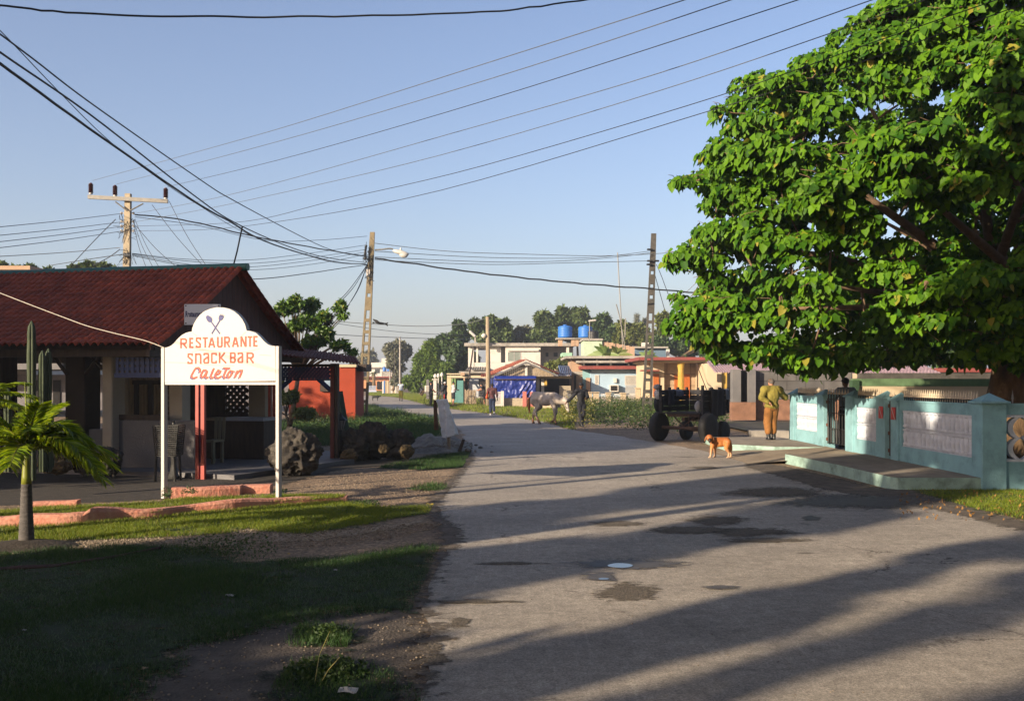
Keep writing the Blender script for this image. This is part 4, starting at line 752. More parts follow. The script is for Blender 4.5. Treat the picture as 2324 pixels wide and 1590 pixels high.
# window frame in the opening above the half wall
b = rb(); zs = rz(350, 953, 1.1)
xw = [ru(x, 1.2) for x in (258, 272, 306, 313, 332, 339, 372, 378)]
for a, c in ((0, 1),): b.box(xw[a], xw[c], 1.15, 1.25, zs + .1, 2.1)
b.box(xw[0], xw[7], 1.12, 1.28, zs + 0.002, zs + 0.10); b.build('window_beam', m_darkwood, rest)
b = rb()
def at_v(v, x0, y0, x1, y1, d=.06): b.box(ru(x0, v), ru(x1, v), v, v + d, rz(x0, y1, v), rz(x0, y0, v))
at_v(2.6, 300, 862, 372, 872); at_v(2.62, 303, 872, 312, 940); at_v(2.64, 335, 872, 345, 940); at_v(2.6, 300, 940, 372, 946); b.build('inner_frame', m_darkwood, rest)
b = rb(); k = 0
x = 292.0
while x < 376:
    wpx = random.uniform(7, 11); b.box(ru(x, 3.9), ru(x + wpx - .6, 3.9), 3.9 + .01 * (k % 3), 3.94 + .01 * (k % 3), 0.09, 2.28); x += wpx; k += 1
b.build('plank_wall', m_greywood, rest)
b = rb(); at_v(4.1, 264, 800, 291, 1000, .1); b.build('inner_wall', m_cream, rest)
def lattice(mb, plane, u0, u1, z0, z1, v, step, wd, diag, th=0.012):
    """crossed slats"""
    if diag:
        n = int((u1 - u0 + z1 - z0) / step) + 1
        for i in range(n):
            for sgn in (1, -1):
                c = i * step; a = max(0, c - (z1 - z0)); e = min(u1 - u0, c)
                if e - a < 0.02: continue
                if sgn > 0: p = (u0 + a, z0 + (c - a)); q = (u0 + e, z0 + (c - e))
                else: p = (u1 - a, z0 + (c - a)); q = (u1 - e, z0 + (c - e))
                dx, dz = q[0] - p[0], q[1] - p[1]; L = math.hypot(dx, dz); nx, nz = -dz / L * wd / 2, dx / L * wd / 2; vv = v + (th + .001 if sgn > 0 else 0)
                mb.add([(p[0] + nx, vv, p[1] + nz), (q[0] + nx, vv, q[1] + nz), (q[0] - nx, vv, q[1] - nz), (p[0] - nx, vv, p[1] - nz), (p[0] + nx, vv + th, p[1] + nz), (q[0] + nx, vv + th, q[1] + nz), (q[0] - nx, vv + th, q[1] - nz), (p[0] - nx, vv + th, p[1] - nz)],
                       [(0, 3, 2, 1), (4, 5, 6, 7), (0, 1, 5, 4), (1, 2, 6, 5), (2, 3, 7, 6), (3, 0, 4, 7)])
    else:
        x = u0
        while x < u1: mb.box(x, min(x + wd, u1), v, v + th, z0, z1); x += step
        z = z0
        while z < z1: mb.box(u0, u1, v + th + .001, v + 2 * th, z, min(z + wd, z1)); z += step
b = rb(); lattice(b, None, ru(257, .35), ru(372, .35), rz(300, 853, .35), 2.16, .42, 0.105, 0.06, False); b.box(ru(256, .35), ru(374, .35), .39, .46, rz(300, 853, .35) - .03, rz(300, 846, .35)); b.build('blue_lattice', m_blue, rest)
b = rb(); lattice(b, None, ru(376, 1.6), ru(388, 1.6), .95, 2.1, 1.6, 0.1, 0.045, True); b.build('wood_lattice', m_darkwood, rest); b = rb(); lattice(b, None, ru(512, 5.3), ru(562, 5.3), .75, 1.75, 5.3, 0.16, 0.075, True); b.build('wood_lattice', m_darkwood, rest)
b = rb(); at_v(5.35, 380, 790, 511, 1040, .08); at_v(5.35, 511, 790, 563, 868, .08); at_v(5.35, 511, 938, 563, 1040, .08); b.build('back_wall', m_darkwood, rest)
b = rb(); at_v(5.2, 564, 800, 601, 1000, .35); b.build('pilaster', m_cream, rest)
for (x0, x1, v) in ((443, 450, .05), (455, 463, .05)): b = rb(); b.box(ru(x0, v), ru(x1, v), v, v + .07, 0.0, 2.2); o = b.build('red_post', m_red, rest); b = rb(); b.box(ru(450.6, .06), ru(454.4, .06), .085, .1, .3, 2.1); b.build('infill_board', m_blue, o)
for (x0, x1, v) in ((608, 614, 4.0), (618, 625, 4.0)): b = rb(); b.box(ru(x0, v), ru(x1, v), v, v + .07, 0.0, 2.2); b.build('red_post', m_red, rest)
b = rb(); v = 4.05; b.box(ru(749, v), ru(757, v), v, v + .1, 0, 2.1); b.build('red_post', mat('maroon_post', (0.12, 0.015, 0.012), 0.6, 0.2, 4), rest)
b = rb(); b.box(ru(758.5, v), ru(765, v), v + .02, v + .12, 0, 2.1); b.box(ru(630, v), ru(766, v), v - .05, v - .005, rz(700, 832, v), rz(700, 826, v)); b.build('dark_post', m_darkwood, rest)
b = rb(); zA = rz(690, 860, v); zB = rz(690, 832, v); lattice(b, None, ru(628, v), ru(748, v), zA, zB, v + .02, .085, .05, True); b.box(ru(628, v), ru(748, v), v + .05, v + .09, zA - .03, zA)
for sx in (1, -1):
    xx = 748 if sx < 0 else 630; b.tube([(ru(xx, v), v + .05, rz(700, 885, v)), (ru(xx - 0 + sx * 28, v), v + .05, zA)], .05, 4)
b.build('blue_lattice', m_blue, rest)
# porch roof
A_, B_, C_, D_ = P(600, 804, 19.6), P(818, 827, 21.6), P(806, 812, 25.5), P(640, 787, 25)
b = MB(); nb = 26
def pr(i, j, nu, nv):
    u = i / nu; t = j / nv; p = A_.lerp(B_, u).lerp(D_.lerp(C_, u), t); ph = (i % 6) / 6; rr = (j % 3)
    return (p.x, p.y, p.z + 0.035 * abs(math.sin(math.pi * ph)) + (0.02 if rr == 0 else 0))
nu, nv = nb * 6, 30; b.add([pr(i, j, nu, nv) for i in range(nu + 1) for j in range(nv + 1)], [(i * (nv + 1) + j, (i + 1) * (nv + 1) + j, (i + 1) * (nv + 1) + j + 1, i * (nv + 1) + j + 1) for i in range(nu) for j in range(nv)])
o = b.build('porch_roof', mat('porch_tile', (0.13, 0.035, 0.03), 0.8, 0.3, 4, 0.3, 20, dirt=(0.13, 0.09, 0.085), dscale=2, damt=.6, spec=.15), rest); md = o.modifiers.new('s', 'SOLIDIFY'); md.thickness = .015
# timber braces on the left and dark wood fringe
for x0, y0, x1, y1 in ((110, 797, 147, 848), (232, 795, 190, 848), (192, 795, 228, 836)): b = rb(); b.tube([(ru(x0, .9), .95, rz(x0, y0, .9)), (ru(x1, .9), .95, rz(x1, y1, .9))], .04, 4); b.build('brace', m_darkwood, rest)
# bar counter and stool
bar = thing('bar_counter', 'dark wooden bar counter with a grey top inside the restaurant', 'bar counter', RO + Rd * 0.6 + Rn * 3.4)
b = rb(); v = 3.4; x0, x1 = ru(466, v), ru(598, v); zt_ = rz(530, 948, v); b.box(x0, x1, v, v + .5, .09, zt_ - .06); b.build('front_panel', m_darkwood, bar)
b = rb(); b.box(x0 - .02, x0 + (x1 - x0) * .3, v - .06, v + .55, zt_ - .058, zt_); b.build('top', m_greywood, bar); b = rb(); b.box(x0 + (x1 - x0) * .3 + .004, x1 + .03, v - .07, v + .55, zt_ - .058, zt_ + .01); b.build('top', mat('blue_grey_top', (0.25, 0.29, 0.36), 0.4, 0.1, 3), bar)
m_dimc = mat('dimmed_cream_wood', (.22, .19, .12), .7, .1, 4)  # cream darkened in the colour to stand for the shaded interior
st = thing('bar_chair', 'tall cream wooden chair standing by the bar counter', 'chair', RO + Rd * .3 + Rn * 2.2); v = 2.2; b = rb()
X0, X1 = ru(465, v), ru(494, v); zse = rz(480, 998, v)
for i in range(3): a = X0 + .03 + i * (X1 - X0 - .02) / 3; b.prism([(a, zse), (a + .055, zse), (a + .075, rz(480, 948, v)), (a + .01, rz(480, 948, v) + .01)], v + .3, v + .32)
b.build('backrest', m_dimc, st); b = rb(); b.box(X0, X1 - .03, v - .1, v + .32, zse - .04, zse); b.build('seat', m_dimc, st)
for a in (X0, X1 - .09):
    for vv in (v - .1, v + .26): b = rb(); b.box(a, a + .05, vv, vv + .05, .09, zse - .042); b.build('leg', m_dimc, st)
# waste basket and lantern near the left sign post
bk = thing('wicker_bin', 'dark tapered wicker bin on legs behind the left sign post', 'waste bin', P(375, 1060, 17)); Yb = 17.0; b = MB()
zt0 = P(0, 966, Yb).z; zt1 = P(0, 1034, Yb).z; xa, xb, xc, xd = P(346, 0, Yb).x, P(404, 0, Yb).x, P(352, 0, Yb).x, P(398, 0, Yb).x
def bw(u, v_):
    xl = xc + (xa - xc) * v_; xr = xd + (xb - xd) * v_; return xl, xr, zt1 + (zt0 - zt1) * v_
for i in range(15):
    t = i / 14; xl, xr, z = bw(0, t); b.box(xl, xr, Yb - .008, Yb + .008, z - .01, z + .012); b.box(xl, xr, Yb + .34, Yb + .356, z - .01, z + .012); b.box(xl, xl + .016, Yb + .01, Yb + .338, z - .009, z + .011); b.box(xr - .016, xr, Yb + .01, Yb + .338, z - .009, z + .011)
for i in range(12):
    for yy in (Yb + .01, Yb + .36): b.tube([(xc + (xd - xc) * i / 11, yy, zt1), (xa + (xb - xa) * i / 11, yy, zt0)], .011, 4)
b.build('basket', m_black, bk)
for x in (353, 393):
    for yy in (Yb + .03, Yb + .32): b = MB(); b.tube([(P(x, 0, Yb).x, yy, zt1), (P(x - 2 if x < 370 else x + 3, 0, Yb).x, yy, 0)], .022, 6); b.build('leg', m_black, bk)
def lantern(label, x, ytop, ybot, Y, hh, post_w):
    t = thing('garden_lantern', label, 'lantern', P(x, ybot, Y)); c = P(x, ytop, Y); s = hh / 1.0; b = MB()
    b.lathe(c - Vector((0, 0, hh)), [(0.035, hh + .02), (0.02, hh), (hh * .12, hh * .86), (hh * .40, hh * .66), (hh * .42, hh * .60), (hh * .34, hh * .60)][::-1], 8); b.build('cap', m_black, t)
    b = MB(); b.lathe(c - Vector((0, 0, hh)), [(hh * .14, .06 * hh), (hh * .29, hh * .585)], 8); b.build('glass', mat('frosted_pane', (0.30, 0.30, 0.31), 0.3, 0.1, 5), t)
    b = MB()
    for i in range(8):
        a = 2 * math.pi * i / 8; b.tube([c + Vector((hh * .14 * math.cos(a), hh * .14 * math.sin(a), -hh * .94)), c + Vector((hh * .30 * math.cos(a), hh * .30 * math.sin(a), -hh * .41))], .009, 4)
    b.build('cage', m_black, t); b = MB(); z = c.z - hh; b.lathe((c.x, c.y, 0), [(.1, 0), (.1, .04), (post_w, .12), (post_w * .7, .25), (post_w * .7, z * .9), (post_w * 1.3, z), (.03, z + .05)], 10); b.build('post', m_black, t)
lantern('black garden lantern post beside the wicker bin', 394, 958, 1062, 17.6, .27, .07)
lantern('black garden lantern with frosted panes in front of the orange house', 773, 938, 1000, 24, .42, .03)
g = MB()
# thin pole leaning on the roof
b = MB(); b.tube([P(526, 616, 20.6), P(538, 570, 20.6), P(550, 513, 20.6)], .016, 6); tag(b.build('roof_mast', m_black, at=P(526, 616, 20.6)), 'thin dark mast rising from the right end of the tiled roof ridge', 'mast')
# ---------------------------------------------------------------- turquoise garden wall
FX = 7.44
def fy(x): return FX * F / (x - CX)
wall = thing('garden_wall', 'turquoise garden wall with white baluster panels and black spikes along the pavement', 'garden wall', (FX, 20, 0.0))
Z0, ZT = 0.16, 1.33
segs = [(fy(1797), fy(1862)), (fy(1936), fy(1997)), (fy(2041), fy(2211))]
for y1, y0 in [(max(s), min(s)) for s in segs]:
    pass
def wallseg(ya, yb, mt=m_turq):
    """near end ya, far end yb, with an opening filled by balusters"""
    b = MB(); pz0, pz1 = 0.48, 1.17; m_ = 0.09
    b.box(FX, FX + .15, ya, yb, Z0 - .2, pz0); b.box(FX, FX + .15, ya, yb, pz1, ZT); b.box(FX, FX + .15, ya, ya + m_, pz0 + .0, pz1); b.box(FX, FX + .15, yb - m_, yb, pz0, pz1)
    b.box(FX - .012, FX + .16, ya, yb, ZT + .0, ZT + .03); s = b.build('wall_section', mt, wall)
    b = MB(); b.box(FX + .06, FX + .13, ya + m_, yb - m_, pz0, pz1); L = yb - ya - 2 * m_; n = max(3, int(L / .165)); st = L / n
    for i in range(n):
        yc = ya + m_ + (i + .5) * st
        for z0 in (pz0 + .02, (pz0 + pz1) / 2 + .01):
            hz = (pz1 - pz0) / 2 - .03; pr = [(.028, 0), (.05, .02), (.05, .05), (.03, .07), (.045, .16), (.05, .2), (.032, .27), (.032, hz - .04), (.055, hz - .02), (.055, hz)]
            b.lathe((FX + .045, yc, z0), pr, 8)
        b.box(FX + .022, FX + .06, yc - st / 2 + .001, yc + st / 2 - .001, pz1 - .022, pz1 - .002); b.box(FX + .022, FX + .06, yc - st / 2 + .001, yc + st / 2 - .001, pz0 + .002, pz0 + .02)
        b.tube([(FX + .045, yc + st / 2 * math.cos(a) * .9, pz1 - .10 + .07 * math.sin(a)) for a in [math.pi * k / 6 for k in range(7)]], .016, 5)
    b.build('baluster_panel', m_balw, wall)
    b = MB(); n = int((yb - ya) / .095); b.box(FX + .065, FX + .085, ya + .02, yb - .02, ZT + .075, ZT + .09)
    for i in range(n):
        y = ya + .06 + (yb - ya - .12) * i / (n - 1); b.tube([(FX + .075, y, ZT + .03), (FX + .075, y, ZT + .12)], .010, 5)
    b.build('spike_bars', m_black, wall)
    b = MB()
    for i in range(n):
        y = ya + .06 + (yb - ya - .12) * i / (n - 1); b.lathe((FX + .075, y, ZT + .095), [(.026, 0), (.028, .014), (.016, .03), (.022, .045), (.002, .15)], 6)
    b.build('spike_tips', m_gold, wall)
def pillar(ya, yb, h=1.37, x0=FX - .045, x1=FX + .24, nm='pillar'):
    b = MB(); b.bbox(x0, x1, ya, yb, Z0 - .25, h, .006); e = .045
    b.bbox(x0 - e, x1 + e, ya - e, yb + e, h + .001, h + .035, .005); cx, cy = (x0 + x1) / 2, (ya + yb) / 2
    z = h + .036; b.add([(x0 - .02, ya - .02, z), (x1 + .02, ya - .02, z), (x1 + .02, yb + .02, z), (x0 - .02, yb + .02, z), (cx, cy, z + .13)], [(0, 1, 4), (1, 2, 4), (2, 3, 4), (3, 0, 4), (0, 3, 2, 1)])
    b.build(nm, m_turq, wall)
pillar(26.15, 26.5); wallseg(24.15, 26.15); pillar(23.65, 24.15)
pillar(21.62, 22.1); wallseg(20.22, 21.62); pillar(19.75, 20.22); pillar(19.1, 19.45, h=1.34)
wallseg(16.02, 19.1); pillar(15.65, 16.02, h=1.37, x1=FX + .34)
# side facing the camera, with big openwork ornament
b = MB(); X1 = 13.0; yy = 15.72
b.box(FX + .34, X1, yy, yy + .15, -.1, .45); b.box(FX + .34, X1, yy, yy + .15, 1.19, ZT); b.box(FX + .34, X1, yy - .02, yy + .17, ZT + .001, ZT + .04); b.build('wall_section', m_turq, wall)
b = MB(); st = .40; zc = (.45 + 1.19) / 2; b.box(FX + .35, X1, yy + .0, yy + .14, .452, .49); b.box(FX + .35, X1, yy + .0, yy + .14, 1.15, 1.188)
x = FX + .42
k = 0
while x < X1 - .3:
    for s in (1, -1):
        pts = []
        for i in range(25):
            t = i / 24; z = .49 + .66 * t; w_ = .055 + .125 * abs(math.sin(2 * math.pi * t)) ** 0.7; pts.append((x + .2 + s * w_, z))
        for i in range(24):
            (a, za), (c, zc_) = pts[i], pts[i + 1]; q = .042; b.add([(a - q, yy + .02, za), (a + q, yy + .02, za), (a + q, yy + .12, za), (a - q, yy + .12, za), (c - q, yy + .02, zc_), (c + q, yy + .02, zc_), (c + q, yy + .12, zc_), (c - q, yy + .12, zc_)], [(0, 1, 5, 4), (1, 2, 6, 5), (2, 3, 7, 6), (3, 0, 4, 7)])
    x += st; k += 1
b.build('openwork_panel', m_balw, wall)
b = MB()
x = FX + .5
while x < X1: b.tube([(x, yy + .07, ZT + .04), (x, yy + .07, ZT + .13)], .012, 6); b.lathe((x, yy + .07, ZT + .11), [(.022, 0), (.024, .012), (.014, .03), (.017, .045), (.002, .14)], 6); x += .28
b.build('spike_bars', m_steel, wall)
# stickers on the pillars
for i, (ya, lb) in enumerate(((19.77, 'left'), (19.12, 'right'))):
    t = thing('diver_flag_plate', 'small red plate with a white diagonal stripe on the pillar %s of the narrow gate' % lb, 'plate', (FX - .07, ya, 1.1)); b = MB(); b.box(FX - .068, FX - .0615, ya + .03, ya + .25, .98, 1.22); b.build('plate', mat('plate_red', (0.5, 0.03, 0.02), 0.5, 0.1, 8), t)
    b = MB(); b.add([(FX - .0705, ya + .25, 1.22), (FX - .0705, ya + .22, 1.22), (FX - .0705, ya + .03, .98), (FX - .0705, ya + .06, .98)], [(0, 1, 2, 3)]); b.build('stripe', m_white, t)
# gates
def gate(label, ya, yb, x=FX + .05, closed=True, solid=False):
    t = thing('iron_gate', label, 'gate', (x, (ya + yb) / 2, Z0)); b = MB()
    for y in (ya + .02, yb - .02): b.tube([(x, y, .25), (x, y, 1.32)], .016, 6)
    for z in (.28, .62, .98, 1.30): b.tube([(x, ya + .02, z), (x, yb - .02, z)], .011, 5)
    b.build('frame', m_black, t); b = MB(); n = max(2, int((yb - ya) / .19))
    for i in range(n + 1):
        y = ya + .06 + (yb - ya - .12) * i / n; b.tube([(x, y, .28), (x, y, 1.42)], .013, 6)
        if i < n: b.tube([(x, y + (yb - ya) / n / 2, .28), (x, y + (yb - ya) / n / 2, .62)], .011, 5)
    b.build('bars', m_black, t); b = MB()
    for i in range(n + 1):
        y = ya + .06 + (yb - ya - .12) * i / n; b.lathe((x, y, 1.42), [(.02, 0), (.032, .02), (.018, .05), (.002, .14)], 6)
    b.build('tips', m_gold, t); b = MB()
    for z in (.34, .68, 1.22): b.box(x - .03, x + .03, yb - .05, yb + .03, z - .02, z + .05)
    b.build('hinges', mat('rusty_hinge', (0.12, 0.05, 0.03), .8, .3, 9), t)
    return t
gate('wide black iron gate with gold spear tips in the turquoise wall', 22.12, 23.62)
gate('narrow black iron gate between the pillars with red plates', 19.46, 19.74)
b = MB(); b.box(FX + .06, FX + .075, 19.47, 19.73, .22, .62); tag(b.build('gate_plate', m_black, at=(FX + .06, 19.6, .22)), 'solid black lower plate behind the narrow gate', 'plate')
# yard behind the wall
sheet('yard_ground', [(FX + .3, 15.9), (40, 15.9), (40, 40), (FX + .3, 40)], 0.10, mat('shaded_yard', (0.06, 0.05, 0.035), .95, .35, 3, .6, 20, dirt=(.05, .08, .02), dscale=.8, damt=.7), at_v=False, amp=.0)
# ---------------------------------------------------------------- bodies
Rz = lambda a: Matrix.Rotation(math.radians(a), 4, 'Z')
def wrinkle(me, amp=.010, k=1.0):
    for v in me.vertices:
        c = v.co; v.co = c + v.normal * amp * (MN.noise(Vector((c.x * 9 * k, c.y * 9 * k, c.z * 3.5 * k))) * 1.3 + .6 * MN.noise(Vector((c.x * 22 * k, c.y * 22 * k, c.z * 9 * k))))
    return me
def person(label, loc, face, H=1.70, skin=m_skin, shirt=None, pants=None, shoes=None, hair=m_hair, hat=None, J=None, sleeve=1.0, leg=1.0, belly=0.0, group=None, shirt_len=0.0, boots=False, extra=None, fem=False, vox=0.016, tank=False, loose=0.0):
    """Body as one surface, clothes as children. Local axes: x right, y forward, z up; joints in units of H"""
    t = thing('person', label, 'person', loc, group, math.radians(face)); t['_k'] = 0; del t['_k']
    D = dict(head=(0, .01, .93), neck=(0, 0, .845), chest=(0, 0, .73), waist=(0, 0, .61), hip=(0, 0, .52), shl=(-.108, 0, .805), shr=(.108, 0, .805), ell=(-.135, -.02, .64), elr=(.135, -.02, .64), hal=(-.14, .03, .50), har=(.14, .03, .50),
             hl=(-.05, 0, .50), hr=(.05, 0, .50), kl=(-.055, .01, .275), kr=(.055, .01, .275), al=(-.055, -.01, .045), ar=(.055, -.01, .045), look=0.0)
    D.update(J or {}); q = {k: Vector(v) * H for k, v in D.items() if k != 'look'}; la = math.radians(D['look']); fw = Vector((math.sin(-la) * -1, math.cos(la), 0)); sd = Vector((fw.y, -fw.x, 0)); s = H
    m = MB(); R3 = Matrix((sd, fw, Vector((0, 0, 1)))).transposed()
    hd = q['head']
    m.ell(hd + fw * .002 * s, (.044 * s, .055 * s, .062 * s), R3); m.ell(hd + fw * .022 * s + Vector((0, 0, -.028 * s)), (.031 * s, .034 * s, .036 * s), R3)      # skull, jaw
    m.ell(hd + fw * .057 * s + Vector((0, 0, -.008 * s)), (.007 * s, .012 * s, .012 * s), R3)                                                                     # nose
    for k in (-1, 1): m.ell(hd + sd * k * .045 * s + Vector((0, 0, -.006 * s)), (.006 * s, .010 * s, .017 * s), R3)
    m.ell(hd + fw * .050 * s + Vector((0, 0, -.034 * s)), (.014 * s, .006 * s, .006 * s), R3)
    m.cap(q['neck'] - Vector((0, 0, .03 * s)), hd + Vector((0, 0, -.04 * s)), .031 * s, .030 * s)
    sw = .92 if fem else 1.0
    def torso(mb, e):
        mb.ell(q['chest'], ((.088 * sw + e / s) * s, (.060 + e / s) * s, (.105 + e / s) * s)); mb.ell((q['waist'] + q['chest']) / 2, ((.078 * sw + e / s) * s, (.055 + e / s) * s, .085 * s)); mb.ell(q['waist'] + Vector((0, belly * .5 * s, 0)), ((.075 + e / s + belly * .4) * s, (.056 + belly * .8 + e / s) * s, .08 * s))
        mb.ell(q['hip'] + Vector((0, -.008 * s, .02 * s)), ((.086 + (.012 if fem else 0) + e / s) * s, (.062 + e / s) * s, .07 * s))
        for k in ('shl', 'shr'): mb.cap(q[k], q['neck'] - Vector((0, 0, .035 * s)), .040 * s + e, .036 * s + e)
    torso(m, 0)
    for S in 'lr':
        m.chain([q['sh' + S], q['el' + S], q['ha' + S]], [.033 * s, .025 * s, .017 * s]); m.chain([q['h' + S], q['k' + S], q['a' + S]], [.052 * s, .034 * s, .023 * s])
        m.cap(q['k' + S].lerp(q['a' + S], .28) + Vector((0, -.008 * s, 0)), q['k' + S].lerp(q['a' + S], .5) + Vector((0, -.006 * s, 0)), .033 * s, .028 * s)
        a = q['a' + S]; m.cap(a + Vector((0, -.015 * s, -.025 * s)), a + Vector((0, .075 * s, -.030 * s)), .021 * s, .016 * s)
    body = organic(m, vox * H / 1.7, 2)
    # hands with fingers
    hb = MB(); hb.v = [tuple(v.co) for v in body.vertices]; hb.f = [tuple(p.vertices) for p in body.polygons]; hb.m = [0] * len(hb.f)
    for S, sg in (('l', 1), ('r', -1)):
        w_ = q['ha' + S]; dr = (w_ - q['el' + S]).normalized(); ax = Vector((0, 1, 0)) if abs(dr.y) < .7 else Vector((0, 0, 1)); ax = (ax - dr * ax.dot(dr)).normalized(); pn = dr.cross(ax)
        if pn.dot(Vector((0, 0, 0)) - w_) < 0: pn = -pn
        hm = MB(); hm.ell(w_ + dr * .025 * s, (.017 * s, .017 * s, .026 * s), dr.to_track_quat('Z', 'Y').to_matrix())
        for i, L in enumerate((.036, .042, .039, .030)):
            o = ax * (i - 1.5) * .0105 * s; p0 = w_ + dr * .040 * s + o; p1 = p0 + dr * L * .55 * s + pn * .006 * s; p2 = p1 + dr * L * .35 * s + pn * .016 * s; hm.chain([p0, p1, p2], [.0056 * s, .0050 * s, .0042 * s], 6)
        p0 = w_ + dr * .016 * s - ax * .016 * s; hm.chain([p0, p0 - ax * .014 * s + dr * .018 * s, p0 - ax * .012 * s + dr * .036 * s + pn * .008 * s], [.0065 * s, .0055 * s, .0045 * s], 6)
        hb.add(hm.v, hm.f)
    o = hb.build('body', skin, t, smooth=True)
    eb = MB()
    for k in (-1, 1): eb.ell(hd + sd * k * .018 * s + fw * .050 * s + Vector((0, 0, .002 * s)), (.006 * s, .004 * s, .004 * s), R3, 8, 6)
    eb.build('eyes', m_hair, t, smooth=True)
    if hair is not None:
        m = MB(); m.ell(hd - fw * .008 * s + Vector((0, 0, .016 * s)), (.049 * s, .055 * s, .053 * s), R3)
        link('hair', organic(m, .012, 1), hair, t)
    if shirt is not None:
        m = MB(); torso(m, (.016 + loose) * s)
        if loose: m.ell(q['waist'] + Vector((0, 0, .03 * s)), (.112 * s, .080 * s, .16 * s)); m.ell(q['chest'] + Vector((0, 0, .03 * s)), (.118 * s, .075 * s, .09 * s)); m.ell((q['shl'] + q['shr']) / 2 - Vector((0, 0, .03 * s)), (.135 * s, .058 * s, .055 * s)); m.ell(q['hip'] + Vector((0, -.004 * s, .0)), (.112 * s, .084 * s, .055 * s))
        if shirt_len and not loose: m.cap(q['waist'], q['hip'] - Vector((0, 0, shirt_len * s)), .085 * s, .085 * s) if False else m.ell(q['hip'] - Vector((0, 0, shirt_len * .3 * s)), (.108 * s, .082 * s, .06 * s + shirt_len * s))
        if not tank:
            for S in 'lr':
                a, e_, h_ = q['sh' + S], q['el' + S], q['ha' + S]
                if sleeve > .6: m.chain([a, e_, e_.lerp(h_, (sleeve - .5) * 1.8)], [(.048 + loose * .4) * s, (.040 + loose * .5) * s, (.034 + loose * .3) * s])
                else: m.chain([a, a.lerp(e_, sleeve * 1.6)], [.046 * s, .043 * s])
        link('shirt', wrinkle(organic(m, vox * H / 1.7, 9 if loose else 4)), shirt, t)
    if pants is not None:
        m = MB(); m.ell(q['hip'] + Vector((0, -.006 * s, .035 * s)), ((.098 + (.012 if fem else 0)) * s, .075 * s, .06 * s)); m.ell(q['hip'] + Vector((0, -.012 * s, -.01 * s)), ((.10 + (.012 if fem else 0)) * s, .078 * s, .06 * s))
        for S in 'lr':
            h_, k_, a_ = q['h' + S], q['k' + S], q['a' + S]
            if leg > .55: m.chain([h_, k_, k_.lerp(a_, (leg - .5) * 2)], [(.066 + loose * .3) * s, (.050 + loose * .6) * s, (.042 + loose * .6) * s])
            else: m.chain([h_, h_.lerp(k_, leg * 2)], [.068 * s, .062 * s])
        link('trousers' if leg > .55 else 'shorts', wrinkle(organic(m, vox * H / 1.7, 4), .008), pants, t)
    for S in 'lr':
        if shoes is None: continue
        a = q['a' + S]; m = MB(); m.cap(a + Vector((0, -.018 * s, -.022 * s)), a + Vector((0, .08 * s, -.029 * s)), .027 * s, .021 * s); m.cap(a, a + Vector((0, 0, -.01 * s)), .028 * s, .03 * s)
        if boots: m.chain([a, a.lerp(q['k' + S], .85)], [.034 * s, .042 * s])
        link('boot' if boots else 'shoe', organic(m, .012, 1), shoes, t)
    if hat is not None:
        m = MB(); c = hd + Vector((0, 0, .020 * s)); m.ell(c, (.053 * s, .061 * s, .050 * s), R3); m.ell(c + fw * .062 * s + Vector((0, 0, -.004 * s)), (.036 * s, .045 * s, .006 * s), R3)
        link('cap', organic(m, .01, 1), hat, t)
    if extra: extra(t, q, s, fw, sd)
    return t
cloth = lambda n, c, v=.12: mat(n, c, .85, v, 7, .5, 12)
m_olive = cloth('olive_shirt', (0.24, 0.20, 0.035)); m_ochre = cloth('ochre_trousers', (0.26, 0.11, 0.025)); m_boot = mat('black_rubber_boot', (0.02, 0.021, 0.022), .35, .2, 8); m_dark = cloth('dark_cloth', (0.012, 0.013, 0.018)); m_cap = cloth('brown_cap', (0.10, 0.07, 0.05))
m_denim = cloth('dark_denim', (0.015, 0.025, 0.06)); m_tee = cloth('white_shirt', (0.45, 0.45, 0.47)); m_maroon = cloth('maroon_print', (0.10, 0.035, 0.04), .6)
# man leaning on the wall end
person('man in olive shirt and ochre trousers leaning on the turquoise wall end', (6.83, 26.2, .18), 8, 1.66, m_skin, m_olive, m_ochre, m_boot, mat('grey_hair', (.12, .1, .09), .8, .2, 30), m_cap,
       J=dict(head=(.012, .045, .905), neck=(.01, .015, .825), chest=(.01, -.005, .715), shl=(-.115, -.01, .79), shr=(.125, .0, .785), ell=(-.20, -.075, .665), hal=(-.105, -.125, .60), elr=(.25, .055, .665), har=(.30, .15, .70), hl=(-.045, -.01, .50), hr=(.05, .0, .50), kl=(-.055, .03, .28), kr=(.045, .05, .28), al=(-.045, 0, .045), ar=(.05, .03, .045), look=-10),
       shirt_len=.06, boots=True, leg=.82, loose=.022)
person('man in grey-blue shirt and dark cap standing behind the wide gate', (8.25, 24.6, .1), 12, 1.72, m_skind, cloth('grey_blue_shirt', (0.20, 0.24, 0.29)), m_dark, m_boot, m_hair, cloth('dark_cap', (.02, .015, .015)), J=dict(ell=(-.19, .03, .66), hal=(-.16, .13, .60), elr=(.17, .03, .65), har=(.12, .13, .58)), shirt_len=.04)
person('man in black clothes and cap leading the white horse', (2.62, 37.7, 0), 200, 1.68, m_skind, m_dark, cloth('black_trousers', (.013, .014, .02)), m_boot, m_hair, m_dark,
       J=dict(ell=(-.14, .05, .67), hal=(-.07, .14, .65), elr=(.20, -.03, .67), har=(.33, -.03, .565), kl=(-.035, .05, .28), al=(-.01, -.06, .06), kr=(.03, .03, .28), ar=(.01, .06, .045), look=55), boots=True, leg=.85)
